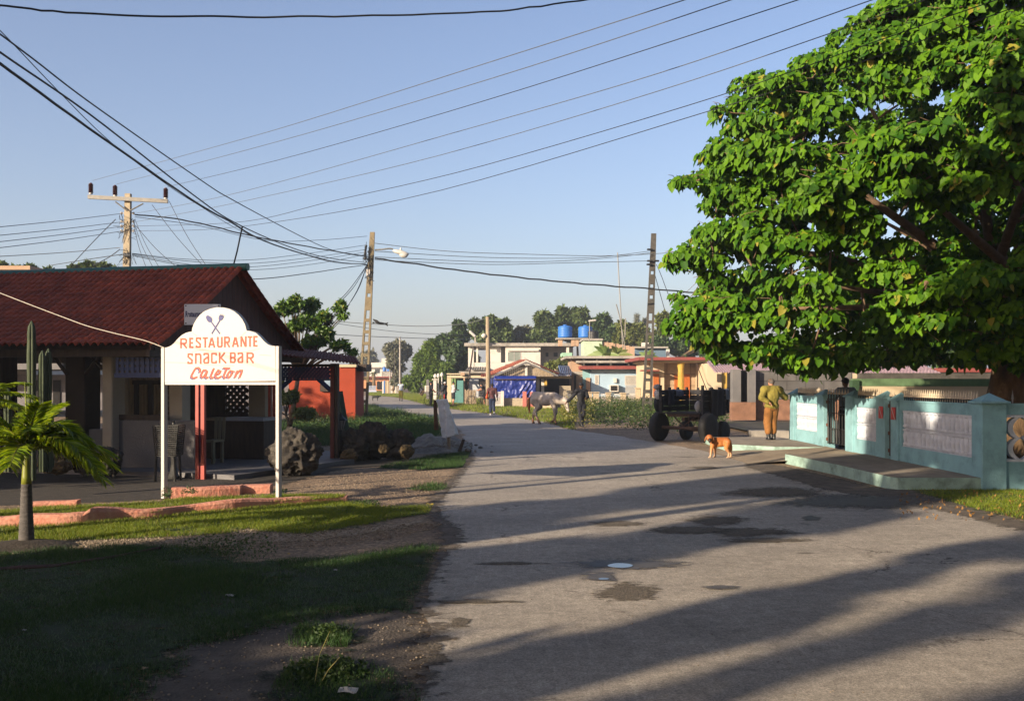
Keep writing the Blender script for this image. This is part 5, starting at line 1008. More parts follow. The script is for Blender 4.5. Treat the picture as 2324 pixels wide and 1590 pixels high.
def tote(t, q, s, fw, sd):
    b = MB(); c = q['shl'] + Vector((-.05 * s, -.01, -.21 * s)); b.ell(c, (.035 * s, .10 * s, .085 * s)); b.ell(c + Vector((-.01, 0, -.03 * s)), (.045 * s, .10 * s, .06 * s)); me = organic(b, .02, 2)
    o = link('shoulder_bag', me, mat('orange_bag', (0.50, 0.07, 0.01), .6, .15, 6), t); b = MB(); b.tube([c + Vector((0, .08 * s, .06 * s)), q['shl'] + Vector((0, .02, .04 * s)), c + Vector((0, -.08 * s, .06 * s))], .012, 5); b.build('strap', mat('orange_bag', (0.50, 0.07, 0.01)), o)
person('woman in dark capri trousers walking away with an orange shoulder bag', (-1.0, 50.2, 0), 4, 1.63, m_skind, m_maroon, m_denim, m_tee, m_hair, None, fem=True, sleeve=.75, leg=.85,
       J=dict(elr=(.15, -.03, .64), har=(.16, .05, .51), ell=(-.16, 0, .64), hal=(-.13, .07, .56), kl=(-.045, .04, .275), al=(-.05, .03, .045), kr=(.045, .0, .285), ar=(.06, -.12, .09)), extra=tote, vox=.02)
person('man with a rolled-up white shirt and black shorts standing on the verge', (-4.16, 70.5, 0), -70, 1.72, m_skin, m_tee, m_dark, None, m_hair, None, belly=.05, sleeve=.45, leg=.4, J=dict(waist=(0, 0, .60), ell=(-.13, .03, .67), hal=(-.06, .16, .66), elr=(.13, .03, .67), har=(.06, .18, .65)), vox=.024)
person('man in black shirt and dark hat with a white pack beside a bicycle', (-5.9, 72.3, 0), -75, 1.72, m_skin, m_dark, cloth('khaki', (.06, .05, .04)), m_boot, m_hair, m_dark, sleeve=.45, J=dict(elr=(.13, .06, .66), har=(.11, .16, .58), ell=(-.13, .06, .66), hal=(-.10, .16, .58), look=0), vox=.024,
       extra=lambda t, q, s, fw, sd: MB().bbox(-.2, .2, -.42, -.13, .95, 1.42, .03).build('white_pack', mat('pack_white', (.55, .5, .42), .8, .1, 4), t))
person('man in black and red tracksuit and white-brimmed cap facing the cyclist', (-4.75, 70.9, 0), 70, 1.70, m_skind, m_dark, m_dark, m_boot, m_hair, m_tee, J=dict(elr=(.13, .06, .66), har=(.08, .17, .60), ell=(-.13, .06, .66), hal=(-.07, .17, .58)), vox=.024,
       extra=lambda t, q, s, fw, sd: MB().box(-.205, -.19, -.03, .03, .15, .8).build('red_stripe', mat('stripe_red', (.4, .02, .02)), t))
person('man in black vest bending over a bicycle by the picket gate', (-2.05, 74, 0), 75, 1.70, m_skin, m_dark, m_dark, None, m_hair, m_dark, sleeve=.2, leg=.5, J=dict(head=(0, .14, .86), neck=(0, .09, .79), chest=(0, .05, .70), shl=(-.10, .07, .76), shr=(.10, .07, .76), ell=(-.12, .17, .66), hal=(-.10, .28, .64), elr=(.12, .15, .66), har=(.10, .27, .62)), vox=.024)
person('man in blue striped vest and yellow shorts walking away down the street', (-9.6, 86, 0), 5, 1.74, m_skind, brickmat('striped_vest', (.25, .36, .5), (.25, .36, .5), (.6, .65, .7), 5, .12, msize=.03), cloth('yellow_shorts', (.35, .30, .04)), m_boot, m_hair, None, tank=True, leg=.45, J=dict(elr=(.15, .04, .65), har=(.17, .14, .60), kl=(-.05, .03, .28), al=(-.05, -.09, .08)), vox=.026)
person('distant person in a pink shirt walking on the verge behind the dog', (-17.0, 125, 0), 0, 1.7, m_skind, cloth('pink_shirt', (.45, .25, .25)), cloth('tan_shorts', (.35, .25, .18)), m_boot, m_hair, None, leg=.5, vox=.035)
# bicycles
def bicycle(label, x, y, rz, mt, group=None, s=1.0):
    t = thing('bicycle', label, 'bicycle', (x, y, 0), group, math.radians(rz))
    for cy in (-.52, .52):
        b = MB(); pts = [(0, cy + .33 * math.cos(a), .34 + .33 * math.sin(a)) for a in [2 * math.pi * i / 24 for i in range(25)]]; b.tube(pts, .018, 6, caps=False); o = b.build('wheel', m_rubber, t)
        b = MB()
        for i in range(12): a = 2 * math.pi * i / 12; b.tube([(0, cy, .34), (0, cy + .32 * math.cos(a), .34 + .32 * math.sin(a))], .003, 3)
        b.build('spokes', m_steel, o)
    b = MB()
    for p in ([(0, -.52, .34), (0, -.08, .30), (0, -.22, .80), (0, -.52, .34)], [(0, -.08, .30), (0, .36, .74), (0, -.20, .76)], [(0, .52, .34), (0, .40, .66), (0, .34, .95)]): b.tube(p, .017, 6)
    b.build('frame', mt, t); b = MB(); b.tube([(-.26, .24, .98), (-.1, .36, .97), (.1, .36, .97), (.26, .24, .98)], .014, 6); b.build('handlebar', m_steel, t); b = MB(); b.ell((0, -.24, .86), (.07, .13, .03)); b.build('saddle', m_black, t)
    return t
bicycle('bicycle held by the man in the dark hat', -5.55, 71.6, -60, m_black); bicycle('bicycle leaning by the picket gate under the bending man', -2.5, 73.2, 80, m_steel)
# dog
def quad_dog():
    c = Vector((4.66, 22.4, 0)); t = thing('dog', 'tan short-haired dog with a dark muzzle standing in the road looking at the camera', 'dog', c); m = MB()
    q = lambda x, y, dy=0.0: Vector((4.66 + (x - 1630) / 100.6, 22.4 + dy, (1038 - y) / 100.6))
    k = 1 / 100.6
    m.ell(q(1619, 1003), (.105, .075, .115)); m.ell(q(1632, 1005), (.13, .075, .088), Matrix.Rotation(math.radians(3), 3, 'Y')); m.ell(q(1646, 1001), (.10, .075, .095)); m.cap(q(1616, 999), q(1648, 998), .075, .07); m.cap(q(1620, 1010), q(1640, 1008), .055, .045)
    m.cap(q(1615, 1000), q(1608, 995, -.05), .075, .065)                       # neck
    m.ell(q(1606, 992, -.10), (.084, .09, .075)); m.ell(q(1605.2, 996.0, -.165), (.044, .06, .042)); m.cap(q(1605.5, 994, -.13), q(1604.8, 997, -.2), .045, .033)
    for S, dx in ((-1, 0), (1, 1)):
        dy = .07 * S
        f0 = q(1614 + (7 if S > 0 else 0), 1008, dy); m.chain([f0, q(1611 + (11 if S > 0 else 0), 1019, dy), q(1610 + (12.5 if S > 0 else 0), 1030, dy), q(1608.5 + (13 if S > 0 else 0), 1036, dy)], [.058, .034, .024, .026]); m.cap(q(1608.5 + (13 if S > 0 else 0), 1036.3, dy), q(1605.5 + (13 if S > 0 else 0), 1036.5, dy - .02), .024, .02)
        r0 = q(1648, 1002, dy); e = 0 if S < 0 else 9
        m.chain([r0, q(1645 + e, 1016, dy), q(1651 + e * .8, 1026, dy), q(1649.5 + e, 1036, dy)], [.085, .05, .024, .022]); m.cap(q(1649.5 + e, 1036.4, dy), q(1646 + e, 1036.6, dy - .015), .024, .019)
    m.chain([q(1652, 996), q(1657, 1004, .02), q(1659.5, 1014, .03), q(1660, 1022, .03)], [.03, .022, .017, .010])
    body = organic(m, .0105, 3, .5)
    md = bpy.data.materials.new('dog_coat'); md.use_nodes = True; N = md.node_tree.nodes; L = md.node_tree.links; bs = N['Principled BSDF']
    tc = N.new('ShaderNodeTexCoord'); sp = N.new('ShaderNodeSeparateXYZ'); L.new(tc.outputs['Object'], sp.inputs[0]); nz = N.new('ShaderNodeTexNoise'); nz.inputs['Scale'].default_value = 12; L.new(tc.outputs['Object'], nz.inputs[0])
    ad = N.new('ShaderNodeMath'); ad.operation = 'MULTIPLY_ADD'; ad.inputs[1].default_value = .12; L.new(nz.outputs[0], ad.inputs[0]); L.new(sp.outputs['Z'], ad.inputs[2])
    rp = N.new('ShaderNodeValToRGB'); L.new(ad.outputs[0], rp.inputs[0]); e = rp.color_ramp.elements; e[0].position = .07; e[0].color = (.40, .27, .17, 1); e[1].position = .30; e[1].color = (.36, .135, .03, 1); x = e.new(.5); x.color = (.27, .085, .018, 1)
    L.new(rp.outputs[0], bs.inputs['Base Color']); bs.inputs['Roughness'].default_value = .6
    link('body', body, md, t)
    m = MB(); m.cap(q(1605.0, 996.2, -.19), q(1604.6, 997.4, -.222), .041, .034); m.cap(q(1605.6, 1000.0, -.16), q(1605.0, 1000.0, -.215), .030, .028); link('muzzle', organic(m, .008, 1), mat('dark_muzzle', (.035, .025, .02), .6, .3, 20), t)
    m = MB(); m.ell(q(1604.6, 996.0, -.256), (.016, .012, .011)); m.build('nose', m_black, t, smooth=True)
    for sx in (-1, 1):
        m = MB(); m.ell(q(1606 + sx * 3.1, 992.4, -.172), (.010, .007, .009)); m.build('eye', m_black, t, smooth=True)
        m = MB(); m.ell(q(1606 + sx * 8.8, 994, -.105), (.017, .046, .068), Matrix.Rotation(math.radians(18 * -sx), 3, 'Y')); link('ear', organic(m, .009, 1), mat('ear_brown', (.24, .09, .03), .7, .2, 9), t)
quad_dog()
def small_dog():
    c = Vector((-11.95, 87, 0)); t = thing('dog', 'small dark dog crossing the far end of the street', 'dog', c); m = MB(); q = lambda x, y, z: c + Vector((x, y, z))
    m.cap(q(-.2, 0, .36), q(.22, 0, .38), .10, .12); m.cap(q(.25, 0, .42), q(.4, 0, .42), .07, .06); m.ell(q(.42, 0, .42), (.1, .06, .06)); m.cap(q(-.26, 0, .4), q(-.34, 0, .52), .025, .015)
    for x, y in ((-.22, .06), (-.18, -.06), (.2, .06), (.24, -.06)): m.chain([q(x, y, .32), q(x - .04, y, .17), q(x, y, .02)], [.06, .03, .025])
    link('body', organic(m, .025, 2), m_black, t)
small_dog()
# horse
def horse():
    Yh = 40.0; c = Vector(((1238 - CX) * Yh / F, Yh, 0)); ang = -38; t = thing('horse', 'thin white-grey horse with lowered head and reddish tail walking on the road', 'horse', c, None, math.radians(ang))
    m = MB(); V_ = Vector
    # local x forward (to the right), z up
    m.ell((-.42, 0, 1.03), (.34, .23, .27)); m.ell((-.02, 0, .98), (.46, .23, .25)); m.ell((.42, 0, 1.0), (.30, .20, .28)); m.cap((-.55, 0, 1.16), (.38, 0, 1.17), .15, .11); m.cap((.30, 0, 1.18), (.44, 0, 1.20), .10, .09); m.cap((-.55, 0, 1.17), (-.40, 0, 1.20), .13, .11)
    m.cap((.52, 0, 1.0), (.95, -.03, .93), .20, .125); m.cap((.5, 0, 1.12), (.97, -.03, 1.0), .10, .085)      # neck
    m.cap((1.0, -.04, .96), (1.13, -.06, .60), .115, .065); m.ell((1.05, -.05, .84), (.10, .085, .15)); m.cap((1.12, -.06, .62), (1.15, -.06, .55), .068, .058)
    for s in (-1, 1): m.cap((.95, -.03 + .06 * s, 1.05), (.98, -.03 + .085 * s, 1.17), .03, .010)
    legs = [((-.50, .11), [(-.48, .11, .92), (-.36, .11, .70), (-.66, .11, .46), (-.74, .11, .16), (-.72, .11, .06)]), ((-.50, -.11), [(-.48, -.11, .92), (-.30, -.11, .70), (-.46, -.11, .47), (-.30, -.11, .16), (-.24, -.11, .06)])]
    for _, p in legs: m.chain(p, [.19, .11, .062, .045, .05]); m.cap(V_(p[3]), V_(p[3]) + V_((.03, 0, -.02)), .052, .05)
    for p in ([(.40, .11, .86), (.42, .11, .66), (.43, .11, .44), (.30, .11, .17), (.26, .11, .10)], [(.44, -.11, .86), (.50, -.11, .66), (.52, -.11, .44), (.55, -.11, .14), (.58, -.11, .06)]): m.chain(p, [.13, .085, .055, .038, .045])
    body = organic(m, .022, 3, .5)
    md = bpy.data.materials.new('horse_coat'); md.use_nodes = True; N = md.node_tree.nodes; L = md.node_tree.links; bs = N['Principled BSDF']
    tc = N.new('ShaderNodeTexCoord'); sp = N.new('ShaderNodeSeparateXYZ'); L.new(tc.outputs['Object'], sp.inputs[0]); nz = N.new('ShaderNodeTexNoise'); nz.inputs['Scale'].default_value = 5; nz.inputs['Detail'].default_value = 6; L.new(tc.outputs['Object'], nz.inputs[0])
    rp = N.new('ShaderNodeValToRGB'); L.new(sp.outputs['Z'], rp.inputs[0]); e = rp.color_ramp.elements; e[0].position = .10; e[0].color = (.30, .13, .045, 1); e[1].position = .42; e[1].color = (.36, .31, .26, 1)
    r2 = N.new('ShaderNodeValToRGB'); L.new(nz.outputs[0], r2.inputs[0]); r2.color_ramp.elements[0].color = (.6, .58, .56, 1); r2.color_ramp.elements[0].position = .35; r2.color_ramp.elements[1].position = .6
    mx = N.new('ShaderNodeMixRGB'); mx.blend_type = 'MULTIPLY'; mx.inputs[0].default_value = 1; L.new(rp.outputs[0], mx.inputs[1]); L.new(r2.outputs[0], mx.inputs[2]); L.new(mx.outputs[0], bs.inputs['Base Color']); bs.inputs['Roughness'].default_value = .75
    link('body', body, md, t)
    m = MB(); m.chain([(-.74, 0, 1.10), (-.84, 0, .98), (-.85, 0, .72), (-.80, 0, .42)], [.035, .06, .07, .02]); link('tail', organic(m, .02, 1), mat('horse_tail', (.30, .11, .03), .8, .3, 12), t)
    for s, x in ((1, -.70), (-1, -.22), (1, .245), (-1, .60)):
        z = .07 if x == .245 else 0.0; b = MB(); b.lathe((x, .11 * s, z), [(.062, 0), (.05, .07), (.04, .085)], 10); b.build('hoof', mat('hoof', (.10, .05, .03), .6, .2, 9), t, smooth=True)
    b = MB(); b.ell((1.06, -.13, .86), (.018, .012, .018)); b.ell((1.04, .045, .86), (.018, .012, .018)); b.build('eye', m_black, t, smooth=True)
    b = MB(); b.tube([(1.17, -.06, .72), (1.12, -.14, .66), (1.05, -.06, .62), (1.12, .02, .66), (1.17, -.06, .72)], .010, 5); b.tube([(1.12, -.14, .66), (.98, -.13, .9), (.94, -.03, 1.1)], .010, 5); b.build('halter', m_black, t)
horse()
b = MB(); hp = P(1263, 899, 39.3); hq = P(1292, 893, 37.6); b.tube([hp, hp.lerp(hq, .5) + Vector((0, 0, -.06)), hq, P(1312, 886, 37.5)], .009, 5); tag(b.build('lead_rope', m_black, at=hp), 'thin lead rope from the horse halter to the hand of the man in black', 'rope')
# ---------------------------------------------------------------- wooden cart
m_cartw = mat('weathered_cart_wood', (0.022, 0.021, 0.024), .8, .4, 4, .5, 20, stretch=(1, 1, 5)); m_rust = mat('rusty_iron', (.06, .033, .024), .8, .3, 8, .3, 20)
ca = math.radians(-41); cart = thing('wooden_cart', 'dark weathered wooden cart on rubber tyres with sacks hung over its sides', 'cart', (4.85, 28.2, 0), None, ca)
# local: x along the axle (to the right flank), y forward
def wheel(x, y, r, wd):
    b = MB(); b.lathe((0, 0, 0), [(r * .55, -wd / 2), (r * .9, -wd / 2), (r, -wd * .3), (r, wd * .3), (r * .9, wd / 2), (r * .55, wd / 2)], 24); me = b.mesh('tyre'); me.transform(Matrix.Translation((x, y, r)) @ Matrix.Rotation(math.pi / 2, 4, 'Y')); me.shade_smooth(); o = link('tyre', me, m_rubber, cart)
    b = MB(); b.lathe((0, 0, 0), [(r * .56, -wd * .3), (r * .3, -wd * .2), (r * .12, -wd * .5), (r * .12, wd * .5), (r * .3, wd * .2), (r * .56, wd * .3)], 18); me = b.mesh('rim'); me.transform(Matrix.Translation((x, y, r)) @ Matrix.Rotation(math.pi / 2, 4, 'Y')); link('rim', me, m_rust, o)
wheel(-.80, .0, .42, .22); wheel(.80, .0, .42, .22); wheel(-.50, 1.0, .29, .18); wheel(.62, 1.15, .29, .18)
b = MB(); b.tube([(-.85, 0, .40), (.85, 0, .40)], .05, 8); b.build('axle', m_rust, cart); b = MB(); b.box(-.5, .5, -.05, 1.4, .72, .80); b.box(-.05, .05, 0, 1.9, .60, .70); b.tube([(-.50, 1.0, .29), (.62, 1.15, .29)], .04, 6); b.tube([(0, 0, .45), (.4, .1, .75)], .02, 5); b.tube([(0, 0, .45), (-.4, .1, .75)], .02, 5); b.build('chassis', m_rust, cart)
b = MB(); b.box(-.62, .62, -.15, 1.4, .80, .845); b.build('floor', m_cartw, cart)
for sx in (-1, 1):
    b = MB()
    for i in range(4): b.box(*sorted((sx * .63, sx * .655)), -.12, 1.38, .86 + i * .155, .86 + i * .155 + .146)
    for yy_ in (-.14, .35, .8, 1.3): b.box(*sorted((sx * .657, sx * .715)), yy_, yy_ + .07, .80, 1.55 + (.06 if yy_ < 0 else 0))
    b.build('side_panel', m_cartw, cart)
b = MB()
for i in range(4): b.box(-.62, .62, 1.385, 1.41, .86 + i * .155, .86 + i * .155 + .146)
for xx in (-.4, .0, .4): b.box(xx, xx + .07, 1.412, 1.46, .80, 1.53)
b.build('front_panel', m_cartw, cart)
b = MB(); b.tube([(.28, -.16, .80), (.28, -.16, .42), (.60, -.16, .42), (.60, -.16, .80)], .014, 5); b.tube([(.28, -.16, .62), (.60, -.16, .62)], .012, 5); b.tube([(.40, -.16, .44), (.5, -.16, .6)], .01, 5); b.build('step', m_rust, cart)
def drape(label, x0, x1, y0, y1, z, drop0, drop1, mt, xs):
    b = MB()
    def f(u, v):
        yy_ = y0 + (y1 - y0) * u; L = drop0 + drop1; s_ = v * L - drop0; w_ = .018 * math.sin(u * 17 + v * 3); 
        if s_ < 0: return (xs - .045 + w_, yy_, z + s_ + .01 * math.sin(u * 9))
        return (xs + .06 + w_ * 1.2 + .03 * v, yy_, z - s_ + .01 * math.sin(u * 9))
    b.grid(f, 16, 14); me = b.mesh('c'); R_ = Matrix.Translation((4.85, 28.2, 0)) @ Matrix.Rotation(ca, 4, 'Z'); me.transform(R_); me.shade_smooth()
    o = link('draped_cloth', me, mt, at=(R_ @ Vector((xs, y0, z)))); md = o.modifiers.new('s', 'SOLIDIFY'); md.thickness = .012; tag(o, label, 'cloth')
drape('blue-grey sack draped over the back of the far cart side', 0, 0, .55, .95, 1.485, .38, .2, cloth('blue_grey_cloth', (.13, .17, .26)), -.66); drape('dark cloth hung over the left cart side', 0, 0, .15, .45, 1.49, .4, .45, cloth('navy_cloth', (.03, .035, .06)), -.66)
drape('black sacking hanging over the right cart side', 0, 0, .25, 1.0, 1.49, .2, .75, cloth('sack_black', (.02, .02, .025)), .68); drape('pale blue rag over the front of the right cart side', 0, 0, 1.06, 1.26, 1.50, .2, .3, cloth('rag_blue', (.2, .25, .35)), .68)
def bag(label, c, r, mt, seed=1, cat='bag'):
    b = MB(); b.ell(c, r, None, 20, 14); me = b.mesh('g')
    for v in me.vertices:
        d = (v.co - Vector(c)); v.co = Vector(c) + d * (1 + .35 * MN.noise(v.co * 5 + Vector((seed, 0, 0))))
    me.shade_smooth(); return tag(link('bag', me, mt, at=c), label, cat)
R_ = Matrix.Translation((4.85, 28.2, 0)) @ Matrix.Rotation(ca, 4, 'Z')
bag('white plastic bag tied to the left corner of the cart', R_ @ Vector((-.82, -.05, 1.38)), (.10, .10, .16), cloth('white_bag', (.5, .5, .52)), 2); bag('black sack hanging on the left corner of the cart', R_ @ Vector((-.88, .1, 1.08)), (.15, .15, .26), m_dark, 4); bag('grey bag at the rear right corner of the cart floor', R_ @ Vector((.48, .0, 1.0)), (.09, .09, .16), cloth('grey_bag', (.3, .3, .32)), 6)
bag('small grey bag on top of the left corner of the cart', R_ @ Vector((-.80, -.1, 1.56)), (.12, .1, .09), cloth('smallgrey_bag', (.22, .22, .25)), 9)
# ---------------------------------------------------------------- foliage tools
def leaves(centers, normals, size, mode='diamond', fold=0.12, droop=0.6, jit=0.5, width=0.5):
    n = len(centers); C = np.asarray(centers, float); Nn = np.asarray(normals, float) + RNG.normal(size=(n, 3)) * jit; Nn /= np.linalg.norm(Nn, axis=1)[:, None]
    A = RNG.normal(size=(n, 3)) * (1 - droop) + np.array([0, 0, -1.0]) * droop; A -= Nn * (A * Nn).sum(1)[:, None]; A /= (np.linalg.norm(A, axis=1)[:, None] + 1e-9); B = np.cross(Nn, A)
    s = (size * RNG.uniform(0.5, 1.4, n))[:, None]; w_ = s * width
    if mode == 'heart':
        pts = [C, C + B * w_ * .92 + A * s * .12 + Nn * s * fold, C + B * w_ * .78 + A * s * .62 + Nn * s * fold * .6, C + A * s * 1.08 - Nn * s * fold * .8, C - B * w_ * .78 + A * s * .62 + Nn * s * fold * .6, C - B * w_ * .92 + A * s * .12 + Nn * s * fold]
        V = np.stack(pts, 1); idx = np.arange(n)[:, None] * 6; I = np.concatenate([idx + np.array([0, 1, 2, 3]), idx + np.array([0, 3, 4, 5])], 0)
    else:
        V = np.stack([C, C + B * w_ * .5 + A * s * .45 + Nn * s * fold, C + A * s, C - B * w_ * .5 + A * s * .45 + Nn * s * fold], 1); I = np.arange(n * 4).reshape(n, 4)
    return V.reshape(-1, 3), I
def blob_points(blobs, n, shell=0.55, up=0.15):
    """blobs: (x, y, z, rx, ry, rz). returns positions and outward normals"""
    B = np.asarray(blobs, float); vol = (B[:, 3] * B[:, 4] * B[:, 5]) ** (2 / 3); k = RNG.choice(len(B), n, p=vol / vol.sum())
    D = RNG.normal(size=(n, 3)); D[:, 2] += up; D /= np.linalg.norm(D, axis=1)[:, None]; r = 1 - (1 - shell) * RNG.random(n) ** 1.6
    return B[k, :3] + D * B[k, 3:] * r[:, None], D
def pblob(x, y, Y, r, ry=None, dep=0.9):
    c = P(x, y, Y); s = Y / F; return (c.x, c.y, c.z, r * s, r * s * dep, (ry or r * .8) * s)
def split_blobs(bl, k=7, f=0.45):
    """break smooth lobes into uneven smaller clumps"""
    out = []
    for b_ in bl:
        for i in range(k):
            d = RNG.normal(size=3); d /= np.linalg.norm(d); r = RNG.uniform(.45, .8); q = f * RNG.uniform(.7, 1.25)
            out.append((b_[0] + d[0] * b_[3] * r, b_[1] + d[1] * b_[4] * r, b_[2] + d[2] * b_[5] * r, b_[3] * q, b_[4] * q, b_[5] * q))
    return out
def tree(name, label, base, blobs, n, leaf, mt, group=None, trunk_r=.2, split=8, bark=None, width=.5, shell=.4, cat='tree', nb=10, f=.45):
    t = thing(name, label, cat, base, group); cl = split_blobs(blobs, split, f); p, d = blob_points(cl, n, shell); V, I = leaves(p, d, leaf, width=width, droop=.4, jit=.8)
    me = np_mesh('crown', V, 4, I); link('crown', me, mt, t); b = MB(); zc = min(q[2] - q[5] * .5 for q in blobs); cx = sum(q[0] for q in blobs) / len(blobs); cy = sum(q[1] for q in blobs) / len(blobs)
    fork = Vector((base[0] * .6 + cx * .4, base[1] * .6 + cy * .4, base[2] + (zc - base[2]) * .75)); b.tube([Vector(base) - Vector((0, 0, .1)), Vector(base).lerp(fork, .5) + Vector((trunk_r * .3, 0, 0)), fork], [trunk_r, trunk_r * .8, trunk_r * .65], 9)
    for i in range(nb):
        q = cl[int(RNG.integers(len(cl)))]; e = Vector(q[:3]); m_ = fork.lerp(e, .5) + Vector((0, 0, .08 * (e - fork).length)); b.tube([fork, m_, e], [trunk_r * .4, trunk_r * .22, trunk_r * .06], 6)
    b.build('trunk', bark or m_bark, t, smooth=True); return t
lm_far = leafmat('leaf_far', (0.025, 0.05, 0.012), (0.085, 0.12, 0.03), .6, .2); lm_dk = leafmat('leaf_dark', (0.018, 0.04, 0.012), (0.055, 0.095, 0.025), .6, .2); lm_yel = leafmat('leaf_yellowish', (0.06, 0.085, 0.015), (0.15, 0.17, 0.04), .6, .25)
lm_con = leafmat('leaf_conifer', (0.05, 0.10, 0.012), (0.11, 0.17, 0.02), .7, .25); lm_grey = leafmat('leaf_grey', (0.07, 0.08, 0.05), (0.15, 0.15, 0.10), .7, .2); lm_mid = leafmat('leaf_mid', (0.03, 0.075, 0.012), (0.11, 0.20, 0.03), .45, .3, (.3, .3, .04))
# ---------------------------------------------------------------- houses
def hb(par, name, mt, x0, y0, x1, y1, Y, D): b = MB(); b.fb(x0, y0, x1, y1, Y, D); return b.build(name, mt, par)
def win(par, x0, y0, x1, y1, Y, fr=m_white, pane=m_glass, louvre=0, mull=1, D=.12):
    a = P(x0, y1, Y); c = P(x1, y0, Y); w_ = .05; b = MB(); b.box(a.x - w_, a.x, Y - .05, Y - .004, a.z - w_, c.z + w_); b.box(c.x, c.x + w_, Y - .05, Y - .004, a.z - w_, c.z + w_); b.box(a.x, c.x, Y - .05, Y - .004, a.z - w_, a.z); b.box(a.x, c.x, Y - .05, Y - .004, c.z, c.z + w_)
    for i in range(1, mull + 1): xx = a.x + (c.x - a.x) * i / (mull + 1); b.box(xx - .025, xx + .025, Y - .046, Y - .012, a.z, c.z)
    o = b.build('window', fr, par); b = MB(); b.box(a.x, c.x, Y - .012, Y - .004, a.z, c.z); b.build('pane', pane, o)
    if louvre:
        b = MB()
        for i in range(louvre): z = a.z + (c.z - a.z) * (i + .5) / louvre; h = (c.z - a.z) / louvre; b.add([(a.x, Y - .06, z - h * .3), (c.x, Y - .06, z - h * .3), (c.x, Y - .015, z + h * .3), (a.x, Y - .015, z + h * .3), (a.x, Y - .052, z - h * .36), (c.x, Y - .052, z - h * .36), (c.x, Y - .013, z + h * .2), (a.x, Y - .013, z + h * .2)], [(0, 1, 2, 3), (7, 6, 5, 4), (0, 4, 5, 1), (2, 6, 7, 3)])
        b.build('louvre', fr, o)
    return o
def corr(par, name, mt, c4, n, amp=.04, seg=6, rows=10, step=.015, th=.012):
    """corrugated or tiled roof sheet between corners front-left, front-right, back-right, back-left"""
    A, B, C_, D_ = [Vector(c) for c in c4]; nu = n * seg; vs = []
    for i in range(nu + 1):
        for j in range(rows + 1):
            p = A.lerp(B, i / nu).lerp(D_.lerp(C_, i / nu), j / rows); vs.append((p.x, p.y, p.z + amp * abs(math.sin(math.pi * i / seg)) + (step if j % 2 else 0)))
    b = MB(); b.add(vs, [(i * (rows + 1) + j, (i + 1) * (rows + 1) + j, (i + 1) * (rows + 1) + j + 1, i * (rows + 1) + j + 1) for i in range(nu) for j in range(rows)]); o = b.build(name, mt, par)
    md = o.modifiers.new('s', 'SOLIDIFY'); md.thickness = th; md.offset = -1; return o
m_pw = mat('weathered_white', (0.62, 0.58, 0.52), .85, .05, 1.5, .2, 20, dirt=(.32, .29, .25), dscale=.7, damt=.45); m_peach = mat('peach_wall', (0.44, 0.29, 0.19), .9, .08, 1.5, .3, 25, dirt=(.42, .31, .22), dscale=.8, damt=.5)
m_lblue = mat('light_blue_wall', (0.36, 0.50, 0.62), .8, .04, 1.5, .1, 20, dirt=(.3, .4, .46), dscale=.6, damt=.3); m_roofred = mat('red_roof_edge', (0.25, 0.055, 0.045), .8, .15, 2, .2, 20, dirt=(.15, .06, .05), dscale=1.5, damt=.6)
m_crm = mat('cream_house', (0.58, 0.47, 0.31), .85, .04, 1.5, .1, 20, dirt=(.5, .42, .3), dscale=.8, damt=.3); m_oran = mat('orange_wall', (0.34, 0.05, 0.018), .9, .08, 2, .5, 14, dirt=(.30, .05, .02), dscale=1.2, damt=.55)
m_teal = mat('teal_paint', (0.10, 0.26, 0.24), .8, .15, 3); m_grn = mat('green_paint', (0.18, 0.28, 0.10), .8, .15, 3); m_tankb = mat('blue_plastic', (0.03, 0.16, 0.52), .45, .08, 2); m_tarp = mat('blue_tarpaulin', (0.010, 0.028, 0.22), .42, .1, 2, .25, 9, spec=.6)
m_odoor = mat('orange_wood_door', (0.42, 0.11, 0.015), .5, .2, 3, .2, 20, stretch=(5, 5, .6)); m_yel = mat('yellow_paint', (0.50, 0.32, 0.05), .7, .06, 3); m_tilered = mat('old_red_tile', (0.30, 0.07, 0.03), .8, .3, 5, .4, 20, dirt=(.4, .2, .12), dscale=2.5, damt=.5)
blockm = brickmat('cream_blocks', (0.44, 0.31, 0.19), (0.47, 0.34, 0.21), (0.18, 0.12, 0.07), 1.6, .76, msize=.018); greyblock = brickmat('grey_block_wall', (0.10, 0.095, 0.09), (0.15, 0.14, 0.13), (0.06, 0.055, 0.05), .8, .4, msize=.02)
# orange house behind the restaurant
h = thing('orange_house', 'bright orange rendered house wall with a pale top band behind the porch', 'house', P(740, 952, 42)); hb(h, 'wall', m_oran, 655, 833, 806, 956, 42, 2.4); hb(h, 'cornice', m_crm, 768, 827, 808, 832.6, 41.9, 2.7); hb(h, 'eave', m_darkwood, 809, 826, 831, 842, 42.3, 1.6)
o = hb(h, 'window', m_darkwood, 726, 858, 758, 888, 41.86, .13); hb(o and h, 'pane', mat('window_bluegrey', (.25, .33, .42), .3, .2, 3), 736, 862, 750, 880, 41.83, .02)
